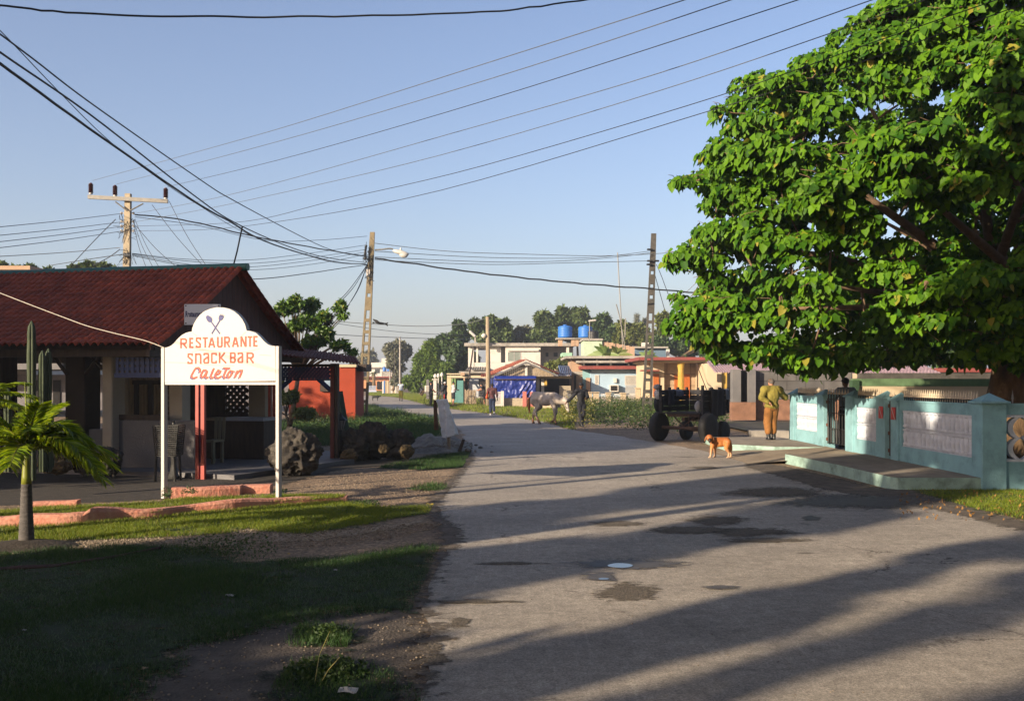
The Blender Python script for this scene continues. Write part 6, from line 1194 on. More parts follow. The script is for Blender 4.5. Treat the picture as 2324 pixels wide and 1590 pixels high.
# neighbour house left
h = thing('neighbour_house', 'two-storey peach house behind the restaurant with a red and white balcony rail', 'house', P(20, 920, 48)); hb(h, 'wall', m_pw, -260, 612, 62, 925, 48, 9); hb(h, 'roof', m_peach, -260, 603, 68, 611.6, 47.7, 9.6); hb(h, 'upper_slab', m_concd, -260, 822, 230, 840, 45.2, 2.7)
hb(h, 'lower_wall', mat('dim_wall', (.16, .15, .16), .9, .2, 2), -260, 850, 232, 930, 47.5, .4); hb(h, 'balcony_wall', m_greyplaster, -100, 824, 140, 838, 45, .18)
b = MB()
for i in range(34):
    x = -60 + i * 6.2
    if i % 5 != 3: b.fb(x, 792, x + 2.4, 823.6, 45.0, .06)
b.fb(-60, 789, 150, 792, 44.98, .1); b.build('balusters', m_white, h)
for x in (-42, -11, 13, 24, 42, 73, 104): hb(h, 'balcony_post', m_red, x, 780, x + 4, 823.6, 44.95, .12)
for x0, x1 in ((10, 30), (76, 90), (120, 136), (196, 210)): hb(h, 'door', m_void, x0, 862, x1, 926, 47.44, .05)
# white two-storey house
h = thing('white_house', 'white two-storey house with a flat roof slab and a corner balcony', 'house', P(1150, 905, 100)); Yw = 100
hb(h, 'roof', m_slab, 1053, 778, 1305, 785, Yw - .6, 13); hb(h, 'column', m_pw, 1062, 785.3, 1075, 836, Yw, .6); hb(h, 'column', m_pw, 1080, 785.3, 1084.5, 822, Yw, .3); hb(h, 'balcony_parapet', m_pw, 1062, 822.5, 1146, 842, Yw + .05, .3); hb(h, 'wall', m_pw, 1106, 785.3, 1136, 822, Yw + .1, .3)
hb(h, 'lintel', m_pw, 1085, 785.3, 1105.8, 790, Yw + .05, .3); hb(h, 'wall', m_pw, 1146.3, 785.3, 1226, 905, Yw - .2, 9); hb(h, 'wall', m_pw, 1062, 846, 1146, 905, Yw + .4, 8); hb(h, 'wall', mat('grey_wall', (.42, .40, .38), .9, .1, 2), 1226.4, 785.3, 1300, 905, Yw + 2.2, 6); hb(h, 'side_wall', m_pw, 1136.5, 785.3, 1146, 842, Yw + 1.2, .3)
hb(h, 'canopy', m_slab, 1041, 842.3, 1121, 846, Yw - 2.5, 3)
win(h, 1153, 799, 1180, 819, Yw - .2, mull=1, pane=mat('grey_green_pane', (.22, .25, .22), .4, .1, 2)); win(h, 1239, 801, 1243, 808, Yw + 2.2, m_concd, mull=0); win(h, 1257, 801, 1264, 808, Yw + 2.2, m_concd, mull=0); hb(h, 'lintel', m_pw, 1152, 792, 1222, 796, Yw - .5, .3); hb(h, 'column', m_pw, 1285, 787, 1291, 830, Yw - .3, .5)
b = MB()
for i in range(20): a = P(1120, 830, Yw - .3); 
b.fb(1146, 826, 1160, 828, Yw - .4, .1); b.fb(1146, 829, 1160, 831, Yw - .4, .1); b.build('louvre', m_greyplaster, h)
corr(h, 'awning', m_slab, [P(1056, 841, Yw - 2), P(1107, 841, Yw - 2), P(1107, 834, Yw + .2), P(1062, 834, Yw + .2)], 9, .12)
# pergola and gates left of it
h = thing('pergola_entrance', 'cream pergola entrance with green columns and a teal door', 'pergola', P(1040, 912, 77)); hb(h, 'beam', m_crm, 1013, 847, 1064, 849.5, 77, .3); hb(h, 'beam', m_crm, 1014, 852, 1104, 857, 76.8, .3); hb(h, 'column', m_grn, 1024, 857.5, 1028, 912, 76.9, .18); hb(h, 'column', m_grn, 1030, 857.5, 1033.5, 912, 76.9, .18)
hb(h, 'wall', m_crm, 1014, 857.4, 1023.6, 912, 77.4, .2); hb(h, 'door', m_teal, 1037, 863, 1051, 914, 76.5, .12); hb(h, 'lower_panel', m_teal, 1025, 884, 1036.8, 913, 76.5, .12); hb(h, 'pillar', m_peach, 1045, 845, 1054, 851.8, 76.4, .4); hb(h, 'pillar', m_peach, 1051.3, 857.2, 1054.5, 912, 76.6, .4); hb(h, 'wall', mat('bluish_wall', (.52, .55, .58), .8, .08, 2), 1064, 857.4, 1104, 900, 78, .2); win(h, 1087, 860, 1102, 871, 78, m_greyplaster, louvre=6, mull=0)
f = thing('picket_fence', 'old grey wooden picket fence beside the teal door', 'fence', P(1065, 915, 73.5)); b = MB(); x = 1054.0
while x < 1079: w_ = random.uniform(1.6, 3.2); b.fb(x, 884 + random.uniform(-2, 2), x + w_, 916, 73.4 + random.uniform(0, .05), .05); x += w_ + .35
b.build('pickets', m_greywood, f)
f = thing('picket_gate', 'dark picket gate beside the wooden street pole', 'gate', P(1098, 918, 74.5)); b = MB()
for i in range(6): x = 1089 + i * 2.6; b.fb(x, 866, x + 1.4, 918, 74.6, .05)
b.fb(1088, 884, 1104, 887, 74.66, .05); b.build('pickets', m_darkwood, f)
wp = thing('utility_pole', 'round wooden street pole in front of the blue tarpaulin', 'utility pole', P(1107, 921, 69.5)); a = P(1107.5, 921, 69.5); c = P(1106, 719, 69.5); b = MB(); b.tube([(a.x, a.y, -.1), (a.x, a.y, 2), (c.x, c.y, c.z)], [.17, .165, .125], 12); b.build('shaft', mat('pole_wood', (.33, .26, .17), .85, .3, 3, .5, 14, stretch=(4, 4, .4)), wp, smooth=True)
b = MB(); b.lathe(P(1098, 763, 69.4), [(.09, -.12), (.19, 0), (.19, .08), (.08, .2)], 10); b.build('lamp_shade', m_pw, wp, smooth=True)
fl = thing('street_lamp', 'slanted tube lamp on a short pole above the white house roof', 'lamp', P(1078, 778, 98)); hb(fl, 'pole', m_slab, 1076, 762, 1079.5, 777.6, 98, .2); b = MB(); b.cap(P(1067, 753, 97.8), P(1077, 762, 97.8), .14, .14); b.build('lamp_head', m_white, fl)
b = MB(); b.tube([P(1073, 792, 80), P(1065, 850, 78), P(1057, 918, 76)], .06, 6); tag(b.build('rusty_pipe', m_rust, at=P(1057, 918, 76)), 'tall rusty leaning pipe in front of the pergola', 'pipe')
# three garden lamps
for i, (x, y) in enumerate(((987.5, 853), (994.5, 852), (1002.5, 850))):
    t = thing('garden_lamp', ['leftmost', 'middle', 'rightmost'][i] + ' of the three white globe lamps beside the green trees', 'lamp', P(x, 905, 84), 'white globe lamps'); c = P(x, y, 84); b = MB(); b.tube([(c.x, c.y, 0), (c.x, c.y, c.z - .15)], .05, 8); b.build('post', m_pw, t); b = MB(); b.lathe(c, [(.06, -.2), (.13, -.12), (.17, .02), (.13, .03), (.11, .12), (.03, .2)], 10); b.build('globe', m_pw, t, smooth=True)
h = thing('gate_pillars', 'pair of pale square gate pillars below the globe lamps', 'pillar', P(980, 906, 83)); hb(h, 'pillar', m_greyplaster, 967, 861, 973, 905, 83, .3); hb(h, 'pillar', m_pw, 983, 862, 990, 906, 83, .3); hb(h, 'capital', m_pw, 980, 859.5, 992, 861.8, 82.9, .5)
# house with the tarpaulin
h = thing('tarpaulin_house', 'small gabled house with a red tile roof, plank gable and blue tarpaulin front', 'house', P(1180, 924, 70)); Yg = 70.0
corr(h, 'roof_slope', m_tilered, [P(1112, 853, Yg - .6), P(1193.5, 817.5, Yg - .6), P(1178, 819, Yg + 6), P(1098, 850, Yg + 6)], 18, .07, rows=16, step=.05); corr(h, 'roof_slope', m_tilered, [P(1193.5, 817.5, Yg - .6), P(1268, 849, Yg - .6), P(1262, 847, Yg + 6), P(1194, 817.5, Yg + 6)], 18, .07, rows=16, step=.05)
b = MB(); n = 30
for i in range(n):
    xa = 1122 + (1256 - 1122) * i / n; xb = xa + (1256 - 1122) / n - .4; top = lambda x: (853 - (x - 1112) * 35.5 / 81.5 if x < 1193.5 else 817.5 + (x - 1193.5) * 31.5 / 74.5) + 3.2
    p = [P(xa, 854, Yg), P(xb, 854, Yg), P(xb, min(852.9, max(top(xb), 828)), Yg), P(xa, min(852.9, max(top(xa), 828)), Yg)]; b.prism([(q.x, q.z) for q in p], Yg + .02 * (i % 2), Yg + .05 + .02 * (i % 2))
b.build('gable_planks', m_greywood, h); hb(h, 'gable_post', m_pw, 1191, 821, 1196.3, 852, Yg - .3, .2)
b = MB()
for (x0, y0, x1, y1) in ((1115, 853.5, 1193.6, 819.8), (1193.6, 819.8, 1266, 850.5)): p0 = P(x0, y0, Yg - .62); p1 = P(x1, y1, Yg - .62); b.prism([(p0.x, p0.z - .13), (p1.x, p1.z - .13), (p1.x, p1.z), (p0.x, p0.z)], Yg - .64, Yg - .58)
b.build('barge_board', m_greyplaster, h); hb(h, 'wall', m_void, 1120, 855, 1214, 915, Yg + .6, 5); hb(h, 'loft_wall', m_blue, 1178, 827, 1190, 833, Yg + 3, .2); corr(h, 'side_eave', m_tilered, [P(1090, 855, Yg), P(1108, 855, Yg), P(1108, 849, Yg + 2), P(1092, 849, Yg + 2)], 5, .06)
tp = thing('blue_tarpaulin', 'large blue tarpaulin hung as a wall under the plank gable', 'tarpaulin', P(1170, 903, 69)); b = MB()
def tf(u, v):
    x = 1123 + (1216 - 1123) * u; y = 861 + (903 - 861) * v; w_ = .06 * MN.noise(Vector((u * 6, v * 3, 1))) + .03 * MN.noise(Vector((u * 18, v * 5, 4))) + .10 * math.exp(-((u - .86 + .16 * v) * 9) ** 2) * math.sin((u + .3 * v) * 60) * v
    return tuple(P(x, y, 69.1 + w_ * 1.6))
b.grid(tf, 70, 36); o = b.build('sheet', m_tarp, tp, smooth=True); md = o.modifiers.new('s', 'SOLIDIFY'); md.thickness = .01
b = MB(); b.grid(lambda u, v: tuple(P(1122 + 95 * u, 852.5 + 8 * v, 69.3 - .25 * v + .03 * MN.noise(Vector((u * 9, v, 0))))), 30, 4); o = b.build('valance', m_tarp, tp, smooth=True); o.modifiers.new('s', 'SOLIDIFY').thickness = .01
b = MB(); b.grid(lambda u, v: tuple(P(1113 + 10 * u, 855 + (1 - u) * 3 + 28 * v, 70.2 - 1.1 * u + .05 * MN.noise(Vector((u * 5, v * 4, 7))))), 8, 14); o = b.build('side_sheet', m_tarp, tp, smooth=True); o.modifiers.new('s', 'SOLIDIFY').thickness = .01
b = MB(); b.tube([P(1122, 861, 68.95), P(1217, 860, 68.95)], .035, 5); b.build('rail', m_rust, tp)
w_ = thing('front_wall', 'low beige rendered wall below the blue tarpaulin', 'wall', P(1165, 924, 67.5)); hb(w_, 'wall', mat('beige_render', (.46, .38, .27), .95, .15, 3, .8, 8, dirt=(.3, .25, .18), dscale=2, damt=.6), 1143.5, 903, 1186, 925, 67.6, .25)
bl = thing('balustrade', 'short white balustrade behind the walking woman', 'balustrade', P(1132, 921, 67.4)); b = MB()
for i in range(9): x = 1122 + i * 1.9; b.fb(x, 891, x + 1.1, 917, 67.3, .12)
b.fb(1121, 889, 1140, 891, 67.2, .25); b.fb(1121, 917, 1140, 921, 67.2, .25); b.build('rails', m_pw, bl); hb(bl, 'pillar', m_pw, 1136, 887, 1143, 922, 67.1, .35)
pk = thing('pink_gateway', 'salmon pink U-shaped wall piece left of the horse', 'wall', P(1198, 926, 66)); mp_ = mat('salmon_paint', (.48, .16, .125), .85, .06, 3); hb(pk, 'post', mp_, 1185.5, 888, 1194.5, 926, 66, .35); hb(pk, 'post', mp_, 1202.5, 889, 1211, 926, 66, .35); hb(pk, 'ledge', mp_, 1194.7, 902, 1202.3, 908, 66.05, .3); hb(pk, 'infill', m_crm, 1194.7, 908.2, 1202.3, 926, 66.1, .25)
pk = thing('pink_wall', 'low pink and grey wall with a pink post behind the horse', 'wall', P(1260, 930, 63)); hb(pk, 'post', mp_, 1252, 890, 1259, 930, 62.9, .35); hb(pk, 'coping', mp_, 1259.3, 903, 1292, 908, 63.2, .3); hb(pk, 'wall', m_greyplaster, 1259.3, 908.2, 1292, 926, 63.25, .2); hb(pk, 'wall', m_crm, 1211.3, 912, 1251.6, 926, 63.25, .2)
# carport
h = thing('carport', 'dark open carport with cream posts and a blue corrugated roof', 'carport', P(1255, 905, 72)); hb(h, 'beam', m_crm, 1214, 853.4, 1296, 858.8, 71, .3); hb(h, 'post', m_pw, 1217, 859, 1224, 905, 71, .3); hb(h, 'post', m_pw, 1228, 859, 1234.5, 905, 70.9, .3); hb(h, 'meter_box', m_yel, 1234.8, 861, 1241, 876, 70.8, .25); hb(h, 'back_wall', m_void, 1214, 853, 1296, 906, 77, .3); hb(h, 'side_wall', m_void, 1210, 859, 1214, 906, 71.5, 5)
hb(h, 'rubble_wall', mat('rubble_render', (.34, .29, .21), .95, .2, 3, .8, 8), 1269, 875, 1295, 905, 70.8, .3); m_bcor = mat('blue_corrugated', (.10, .14, .26), .45, .15, 3, spec=.6)
corr(h, 'roof', m_bcor, [P(1205, 853, 70), P(1297, 852, 70), P(1297, 847, 76), P(1210, 849, 76)], 22, .06, rows=3, step=0); corr(h, 'upper_roof', m_bcor, [P(1272, 849, 73), P(1298, 848, 73), P(1298, 831, 78), P(1266, 831, 78)], 7, .09, rows=3, step=0); hb(h, 'gable', m_crm, 1258, 838, 1267, 848, 74, .2)
# concrete and blue houses
h = thing('concrete_house', 'unfinished peach concrete house with two thin stacked roof slabs', 'house', P(1310, 900, 75)); hb(h, 'wall', m_peach, 1297, 813, 1322, 900, 74, 5); hb(h, 'wall', m_peach, 1322.3, 816, 1464, 832, 75.5, 5); hb(h, 'roof', m_slab, 1284, 807.5, 1464, 813, 73, 8); hb(h, 'lower_slab', m_slab, 1308, 818, 1474, 823, 72.6, 2.6)
hb(h, 'door', m_void, 1302.5, 851, 1307, 893, 73.9, .12); hb(h, 'wall_band', m_slab, 1297, 843, 1321.8, 850, 73.9, .2)
b = MB()
for x in (1323, 1353, 1384, 1425): b.fb(x, 823.3, x + 4, 829, 72.7, 1.6); b.fb(x - 1, 813.2, x + 4, 817.6, 73.2, 1.6)
b.build('beam_ends', m_concd, h)
h = thing('blue_house', 'light blue single-storey house with a red roof edge and louvred windows', 'house', P(1390, 900, 74)); hb(h, 'wall', m_lblue, 1340, 837.6, 1464, 900, 73, 5); hb(h, 'wall', mat('teal_blue_wall', (.24, .42, .44), .8, .06, 2), 1322.2, 837.6, 1339.7, 900, 73.6, 4); hb(h, 'roof', m_roofred, 1316, 830, 1463, 837.3, 72.2, 6); win(h, 1351, 852, 1357, 871, 73, m_pw, m_glass, louvre=9, mull=0)
win(h, 1419, 853, 1469, 872, 72.9, m_pw, m_glass, louvre=8, mull=1); hb(h, 'garage_door', mat('grey_shutter', (.36, .39, .42), .6, .1, 3), 1419, 874, 1462, 899, 72.85, .1); b = MB()
for i in range(8): b.fb(1419, 876 + i * 2.9, 1462, 876.7 + i * 2.9, 72.8, .04)
b.build('shutter_ribs', m_pw, h); hb(h, 'wall_panel', m_peach, 1330, 857, 1339, 893, 72.9, .65); hb(h, 'meter', m_pw, 1392, 858, 1399, 868, 72.8, .18)
o = hb(h, 'air_conditioner', m_pw, 1383, 873, 1403, 888.5, 72.5, .5); hb(h, 'grille', m_void, 1385.5, 875, 1400, 886, 72.46, .035)
f = thing('front_fence', 'beige pillared fence with white grilles in front of the blue house', 'fence', P(1400, 920, 69)); mfp = mat('beige_stone', (.46, .37, .25), .9, .12, 3, .4, 15)
for x0, x1, y0 in ((1335.5, 1343, 889), (1346, 1359, 889), (1375, 1386, 890), (1408, 1420, 890.5), (1442, 1453, 879)): hb(f, 'pillar', mfp, x0, y0 + 2.2, x1, 921, 69, .3); hb(f, 'cap', mfp, x0 - 1, y0, x1 + 1, y0 + 2, 68.9, .5)
hb(f, 'base', mfp, 1343.3, 916, 1465, 921, 69.1, .2)
for x0, x1 in ((1359.5, 1374.5), (1386.5, 1407.5), (1420.5, 1441.5)):
    b = MB(); b.fb(x0, 893, x1, 894.5, 69.1, .06); b.fb(x0, 910, x1, 911.5, 69.1, .06); k = x0
    while k < x1: b.fb(k, 894.6, k + .8, 909.9, 69.12, .03); k += 2.6
    for yy_ in (898, 902, 906): b.fb(x0, yy_, x1, yy_ + .7, 69.16, .03)
    b.build('grille', m_pw, f)
dp = thing('fence_pillar', 'dark grey fluted fence pillar beside the horse head', 'pillar', P(1292, 925, 62)); hb(dp, 'shaft', m_greyplaster, 1288, 891, 1296, 926, 62, .3); hb(dp, 'cap', m_concd, 1286, 886, 1298, 890.7, 61.9, .5); b = MB(); b.fb(1298, 895, 1310, 896.5, 62.1, .05)
for i in range(4): b.fb(1299 + i * 3, 896.6, 1300 + i * 3, 925, 62.1, .04)
b.build('grille', m_pw, dp)
# cream house with the yellow column
h = thing('cream_house', 'cream block house with a red roof slab and a fluted yellow column', 'house', P(1540, 900, 67)); hb(h, 'wall', blockm, 1507, 822.4, 1604, 902, 67, 5); hb(h, 'wall', m_crm, 1464.4, 822.4, 1506.8, 902, 66.6, 5); hb(h, 'roof', m_roofred, 1449, 810, 1614, 817, 64.4, 8); hb(h, 'soffit', m_crm, 1465, 817.2, 1606, 822.2, 64.9, 7)
hb(h, 'side_door', m_odoor, 1482, 848, 1495, 900, 66.5, .09); hb(h, 'canopy', m_roofred, 1456, 839, 1496, 842, 65.6, 1); hb(h, 'double_door', m_odoor, 1530, 849, 1565, 902, 66.9, .09); hb(h, 'wall_corner', m_greyplaster, 1584.5, 823, 1587.5, 902, 66.95, .04)
b = MB(); c = P(1544.5, 900, 65.2); zt_ = P(0, 818, 65.2).z; r = .19; prof = [(r * 1.4, 0.2), (r * 1.4, .32), (r * 1.15, .36), (r, .42), (r * .93, zt_ - .75), (r * 1.0, zt_ - .72), (r * .95, zt_ - .66), (r * 1.3, zt_ - .2), (r * 1.5, zt_ - .1), (r * 1.5, zt_ - .005)]
b.lathe((c.x, c.y, 0), prof, 20)
for i in range(14): a = 2 * math.pi * i / 14; b.tube([(c.x + r * .99 * math.cos(a), c.y + r * .99 * math.sin(a), .42), (c.x + r * .93 * math.cos(a), c.y + r * .93 * math.sin(a), zt_ - .76)], .02, 5)
b.build('column', m_yel, h)
b = MB(); b.tube([P(1579, 823, 64.5), P(1603, 884, 62)], .03, 5); tag(b.build('stay_wire', m_rust, at=P(1603, 884, 62)), 'brown stay rod slanting in front of the cream block wall', 'rod')
h = thing('yellow_house', 'cream and yellow house end under a lilac tile roof', 'house', P(1630, 900, 62)); hb(h, 'wall', m_crm, 1604.5, 824, 1637, 905, 63, 4); hb(h, 'wall', m_yel, 1637.3, 836, 1664, 905, 63.2, 4); hb(h, 'window', m_darkwood, 1627, 848, 1636, 866, 62.9, .09); hb(h, 'door', m_void, 1650, 843, 1664, 905, 63.1, .09)
m_lil = mat('lilac_tile', (.36, .24, .26), .7, .25, 5, .3, 15, dirt=(.5, .38, .4), dscale=2, damt=.5); corr(h, 'roof', m_lil, [P(1622, 846, 50), P(2138, 850, 44), P(2090, 829, 50), P(1602, 822, 58)], 75, .06, rows=14, step=.05, seg=4)
h = thing('red_slab_house', 'low house with a long dark red roof slab behind the grey block wall', 'house', P(1980, 860, 60)); hb(h, 'roof', m_roofred, 1815, 817, 2110, 825.5, 60, 8); hb(h, 'wall', m_crm, 1820, 826, 2105, 880, 60.6, 6); hb(h, 'upper_wall', m_peach, 1798, 785, 1812, 817, 61, 2); hb(h, 'upper_wall', m_pw, 1838, 790, 1850, 816.8, 61, 2)
h = thing('red_roof_house', 'low house with a dark red roof edge left of the big trunk', 'house', P(2200, 860, 46)); hb(h, 'roof', m_roofred, 2127, 835, 2330, 844, 46, 6); hb(h, 'wall', m_void, 2130, 844.3, 2330, 880, 46.6, 5)
t = thing('air_conditioner_cage', 'white cage with an air conditioner on the red roof slab', 'cage', P(2080, 818, 60)); b = MB()
for x in (2066, 2076, 2086, 2095): b.fb(x, 791, x + 1, 817, 59.5, .03)
for y in (791, 803, 815): b.fb(2066, y, 2096, y + 1, 59.55, .03)
b.build('frame', m_pw, t); hb(t, 'unit', m_pw, 2078, 800, 2092, 816.5, 59.9, .5)
# grey block wall
w_ = thing('block_wall', 'long dark grey concrete block wall behind the man in the olive shirt', 'wall', P(1800, 950, 42)); hb(w_, 'wall', greyblock, 1715, 840, 1934, 906, 43, .3); hb(w_, 'lower_wall', mat('earthy_render', (.25, .13, .08), .95, .25, 3, .6, 10), 1715, 906.3, 1934, 953, 42.95, .4); hb(w_, 'column', m_greyplaster, 1662.5, 838, 1681, 912, 42.6, .5); hb(w_, 'column', m_greyplaster, 1698.5, 838, 1714.6, 912, 42.6, .5)
hb(w_, 'base', mat('earthy_render', (.25, .13, .08)), 1660, 912.3, 1714.6, 953, 42.5, .6); hb(w_, 'slot', m_void, 1681.4, 840, 1698.2, 912, 43, .2)
w_ = thing('green_wall', 'garden wall with a green top band over cream render behind the spikes', 'wall', P(2100, 930, 31)); hb(w_, 'wall', mat('green_band', (.11, .19, .09), .9, .2, 3, .2, 10), 1936, 859, 2420, 876, 31, .25); hb(w_, 'render', m_crm, 1950, 876.3, 2420, 960, 31.02, .2); hb(w_, 'end_pillar', mat('dark_green_paint', (.03, .07, .03), .9, .2, 3), 1934, 862, 1949.6, 965, 30.9, .3)
hb(w_, 'back_wall', m_concd, 1950, 846, 2420, 862, 36, .25)
b = MB(); b.fb(1706, 977, 1790, 996, 28.3, .5); tag(b.build('concrete_ledge', m_slab, at=P(1750, 996, 28.3)), 'low concrete ledge behind the rubber boots of the leaning man', 'ledge')
# roofs and tanks further back
def tank(label, x0, y0, x1, y1, Y, mt):
    c = P((x0 + x1) / 2, y1, Y); r = (x1 - x0) / 2 * Y / F; H_ = (y1 - y0) * Y / F; t = thing('water_tank', label, 'water tank', c); prof = [(r, 0)]
    for i in range(5): z = H_ * .82 * (i + .5) / 5; prof += [(r, z), (r * 1.03, z + .03), (r * 1.03, z + .07), (r, z + .1)]
    prof += [(r, H_ * .84), (r * .75, H_ * .9), (r * .3, H_ * .94)]; b = MB(); b.lathe(c, prof, 24); b.build('body', mt, t, smooth=True); b = MB(); b.lathe(c, [(r * .3, H_ * .935), (r * .32, H_), (r * .1, H_ * 1.03)], 14); b.build('lid', mt, t)
tank('blue water tank furthest left on the roof platform', 1266, 737, 1298, 766.3, 96, m_tankb); tank('blue water tank right of the first one, beside the black tank', 1312, 738, 1344, 766.3, 96, m_tankb); tank('black water tank at the right end of the roof platform', 1334, 749, 1358, 770, 93, m_black)
h = thing('tank_platform', 'concrete slab on short legs carrying the water tanks', 'platform', P(1300, 778, 96)); hb(h, 'slab', m_slab, 1262, 766.5, 1352, 769.3, 95, 2.4)
for x in (1267, 1296, 1304, 1340): hb(h, 'leg', m_peach, x, 769.5, x + 9, 785, 95.2, 1)
h = thing('mint_house', 'mint green roof room with sloping cream parapets behind the banana plants', 'house', P(1380, 806, 88)); hb(h, 'wall', mat('mint_wall', (.30, .50, .36), .85, .08, 2), 1276, 800, 1298, 825, 90, 4); hb(h, 'wall', mat('pale_mint', (.45, .55, .40), .85, .08, 2), 1325, 772, 1366, 808, 90, 4); hb(h, 'parapet', m_slab, 1322, 768, 1368, 772, 89.8, 4.6)
for i in range(6): hb(h, 'sloping_wall', m_peach, 1368 + i * 12, 775 + i * 2.2, 1379.7 + i * 12, 808, 90.2 + .01 * i, 3)
h = thing('grey_blue_house', 'distant grey blue house end under the overhanging leaves', 'house', P(1500, 808, 95)); hb(h, 'wall', mat('grey_blue_wall', (.12, .19, .26), .9, .1, 2), 1440, 790, 1512, 812, 95, 4); hb(h, 'roof', m_slab, 1436, 786, 1516, 789.6, 94.5, 5); hb(h, 'column', m_pw, 1513, 792, 1519, 812, 94, .6)
b = MB(); b.fb(1456, 777, 1472, 785.8, 92, .5); tag(b.build('air_conditioner', m_pw, at=P(1464, 786, 92)), 'white air conditioner box on the roof left of the dark pole', 'air conditioner')
for lb, p in (('tall straight antenna mast between the tanks and the dark pole', [P(1401, 573, 85), P(1405, 650, 85), P(1413, 790, 85)]), ('shorter leaning pole crossing the antenna mast', [P(1398, 690, 82), P(1406, 720, 82), P(1424, 820, 82)]), ('thin grey pole with a tube lamp beside the black tank', [P(1338, 727, 88), P(1337, 775, 88)]), ('thin pale pole on the roof right of the antenna mast', [P(1418, 771 - 6, 86), P(1419, 722, 86)][::-1])):
    b = MB(); b.tube(p, .045, 5); tag(b.build('mast', m_steel, at=p[-1]), lb, 'mast')
b = MB(); b.cap(P(1337, 728, 88), P(1351, 726.5, 88), .08, .08); tag(b.build('tube_lamp', m_white, at=P(1344, 727, 88)), 'white tube lamp above the black water tank', 'lamp')
# far end of the street
h = thing('far_white_house', 'distant white two-storey house with blue tanks at the end of the street', 'house', P(865, 880, 190)); hb(h, 'wall', m_pw, 834, 835, 892, 880, 190, 8); hb(h, 'roof', m_slab, 832, 833, 893, 834.8, 189.5, 9); hb(h, 'upper_wall', m_pw, 842, 822.5, 866, 832.8, 192, 6); hb(h, 'tower', m_pw, 865.5, 813, 881, 832.8, 191, 6); win(h, 851, 838, 861, 846, 190, m_greyplaster, mull=1)
tank('left far blue tank on the distant white house', 868, 831.5, 876, 842, 187, m_tankb); tank('right far blue tank on the distant white house', 877, 831.5, 889, 842, 187, m_tankb); hb(h, 'tank_stand', m_slab, 866, 842.2, 890, 856, 187, 1.5)
h = thing('far_orange_house', 'distant orange house with arches at the end of the street', 'house', P(870, 885, 165)); hb(h, 'wall', mat('pale_orange', (.58, .26, .12), .9, .08, 2), 800, 857, 897, 886, 165, 6); hb(h, 'roof', m_roofred, 798, 854, 898, 856.6, 164, 8)
for x in (838, 846, 858, 866, 874): c = P(x, 872, 164.9); b = MB(); b.prism([(c.x + .22 * math.cos(a), c.z + .35 * math.sin(a) + .2) for a in [math.pi * i / 8 for i in range(9)]] + [(c.x - .22, c.z - .8), (c.x + .22, c.z - .8)], 164.8, 164.98); b.build('arch', m_void, h)
f = thing('patchwork_fence', 'patchwork fence of white, blue and bare boards far down the street', 'fence', P(885, 892, 138)); x = 867.0
cols = [m_pw, m_tankb, m_greywood, m_crm, m_greywood, m_slab, m_pw, m_greywood, m_crm, m_pw, m_slab, m_pw]; i = 0
while x < 905: w2 = random.uniform(2, 4.2); hb(f, 'board', cols[i % 12], x, 864 + random.uniform(-1, 2), x + w2 - .2, 892, 138 + .02 * (i % 3), .1); x += w2; i += 1
f = thing('far_balustrade', 'low blue and white balustrade far down the street', 'fence', P(842, 888, 140)); b = MB()
for i in range(14): b.fb(832 + i * 1.5, 877, 832.9 + i * 1.5, 886, 140, .1)
b.fb(830, 875.5, 854, 877, 139.9, .2); b.fb(830, 886, 854, 889, 139.9, .2); b.build('rails', mat('far_blue_white', (.42, .48, .62), .8, .1, 2), f)
for lb, x0, x1, y0, y1, Y, mt in (('tall pale pole far down the street before the green trees', 905, 909.5, 764, 892, 118, m_slab), ('thin dark pole far down the street', 894, 896, 794, 885, 125, m_concd), ('short pale pole by the far blue tanks', 883, 886.5, 832, 880, 150, m_slab)):
    b = MB(); xm = (x0 + x1) / 2; b.tube([P(xm, y1, Y), P(xm, y0, Y)], [(x1 - x0) / 2 * Y / F, (x1 - x0) / 2.6 * Y / F], 8); tag(b.build('utility_pole', mt, at=P(xm, y1, Y)), lb, 'utility pole')
# ---------------------------------------------------------------- trees of the background
tree('conifer', 'bright green feathery tree left of the street houses', P(955, 893, 100), [pblob(960, 830, 100, 36, 50), pblob(935, 865, 100, 20, 24), pblob(978, 800, 101, 26, 32), pblob(1000, 850, 99, 30, 38), pblob(985, 872, 98, 24, 18)], 42000, .42, lm_con, width=.25, f=.38)
tree('leafy_tree', 'dense dark green tree behind the bright feathery one', P(1040, 893, 106), [pblob(1030, 795, 106, 30, 34), pblob(1052, 830, 105, 30, 40), pblob(1010, 785, 107, 24, 22), pblob(1065, 800, 107, 22, 24), pblob(1044, 760, 106, 16, 18), pblob(1046, 738, 106, 16, 11), pblob(1030, 870, 104, 40, 24)], 26000, .5, lm_dk)
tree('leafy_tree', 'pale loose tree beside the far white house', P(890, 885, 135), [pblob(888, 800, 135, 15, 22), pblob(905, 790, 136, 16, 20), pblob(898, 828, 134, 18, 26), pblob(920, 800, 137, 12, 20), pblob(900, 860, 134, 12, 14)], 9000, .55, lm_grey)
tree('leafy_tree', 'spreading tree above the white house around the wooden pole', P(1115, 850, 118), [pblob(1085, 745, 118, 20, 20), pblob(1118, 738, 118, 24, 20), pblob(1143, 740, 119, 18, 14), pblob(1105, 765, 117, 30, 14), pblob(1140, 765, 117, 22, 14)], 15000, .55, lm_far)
tree('leafy_tree', 'greyish scrubby tree between the white house roof and the big round crowns', P(1180, 850, 122), [pblob(1178, 762, 122, 22, 16), pblob(1192, 752, 123, 14, 12), pblob(1160, 770, 121, 16, 10)], 7000, .5, lm_grey)
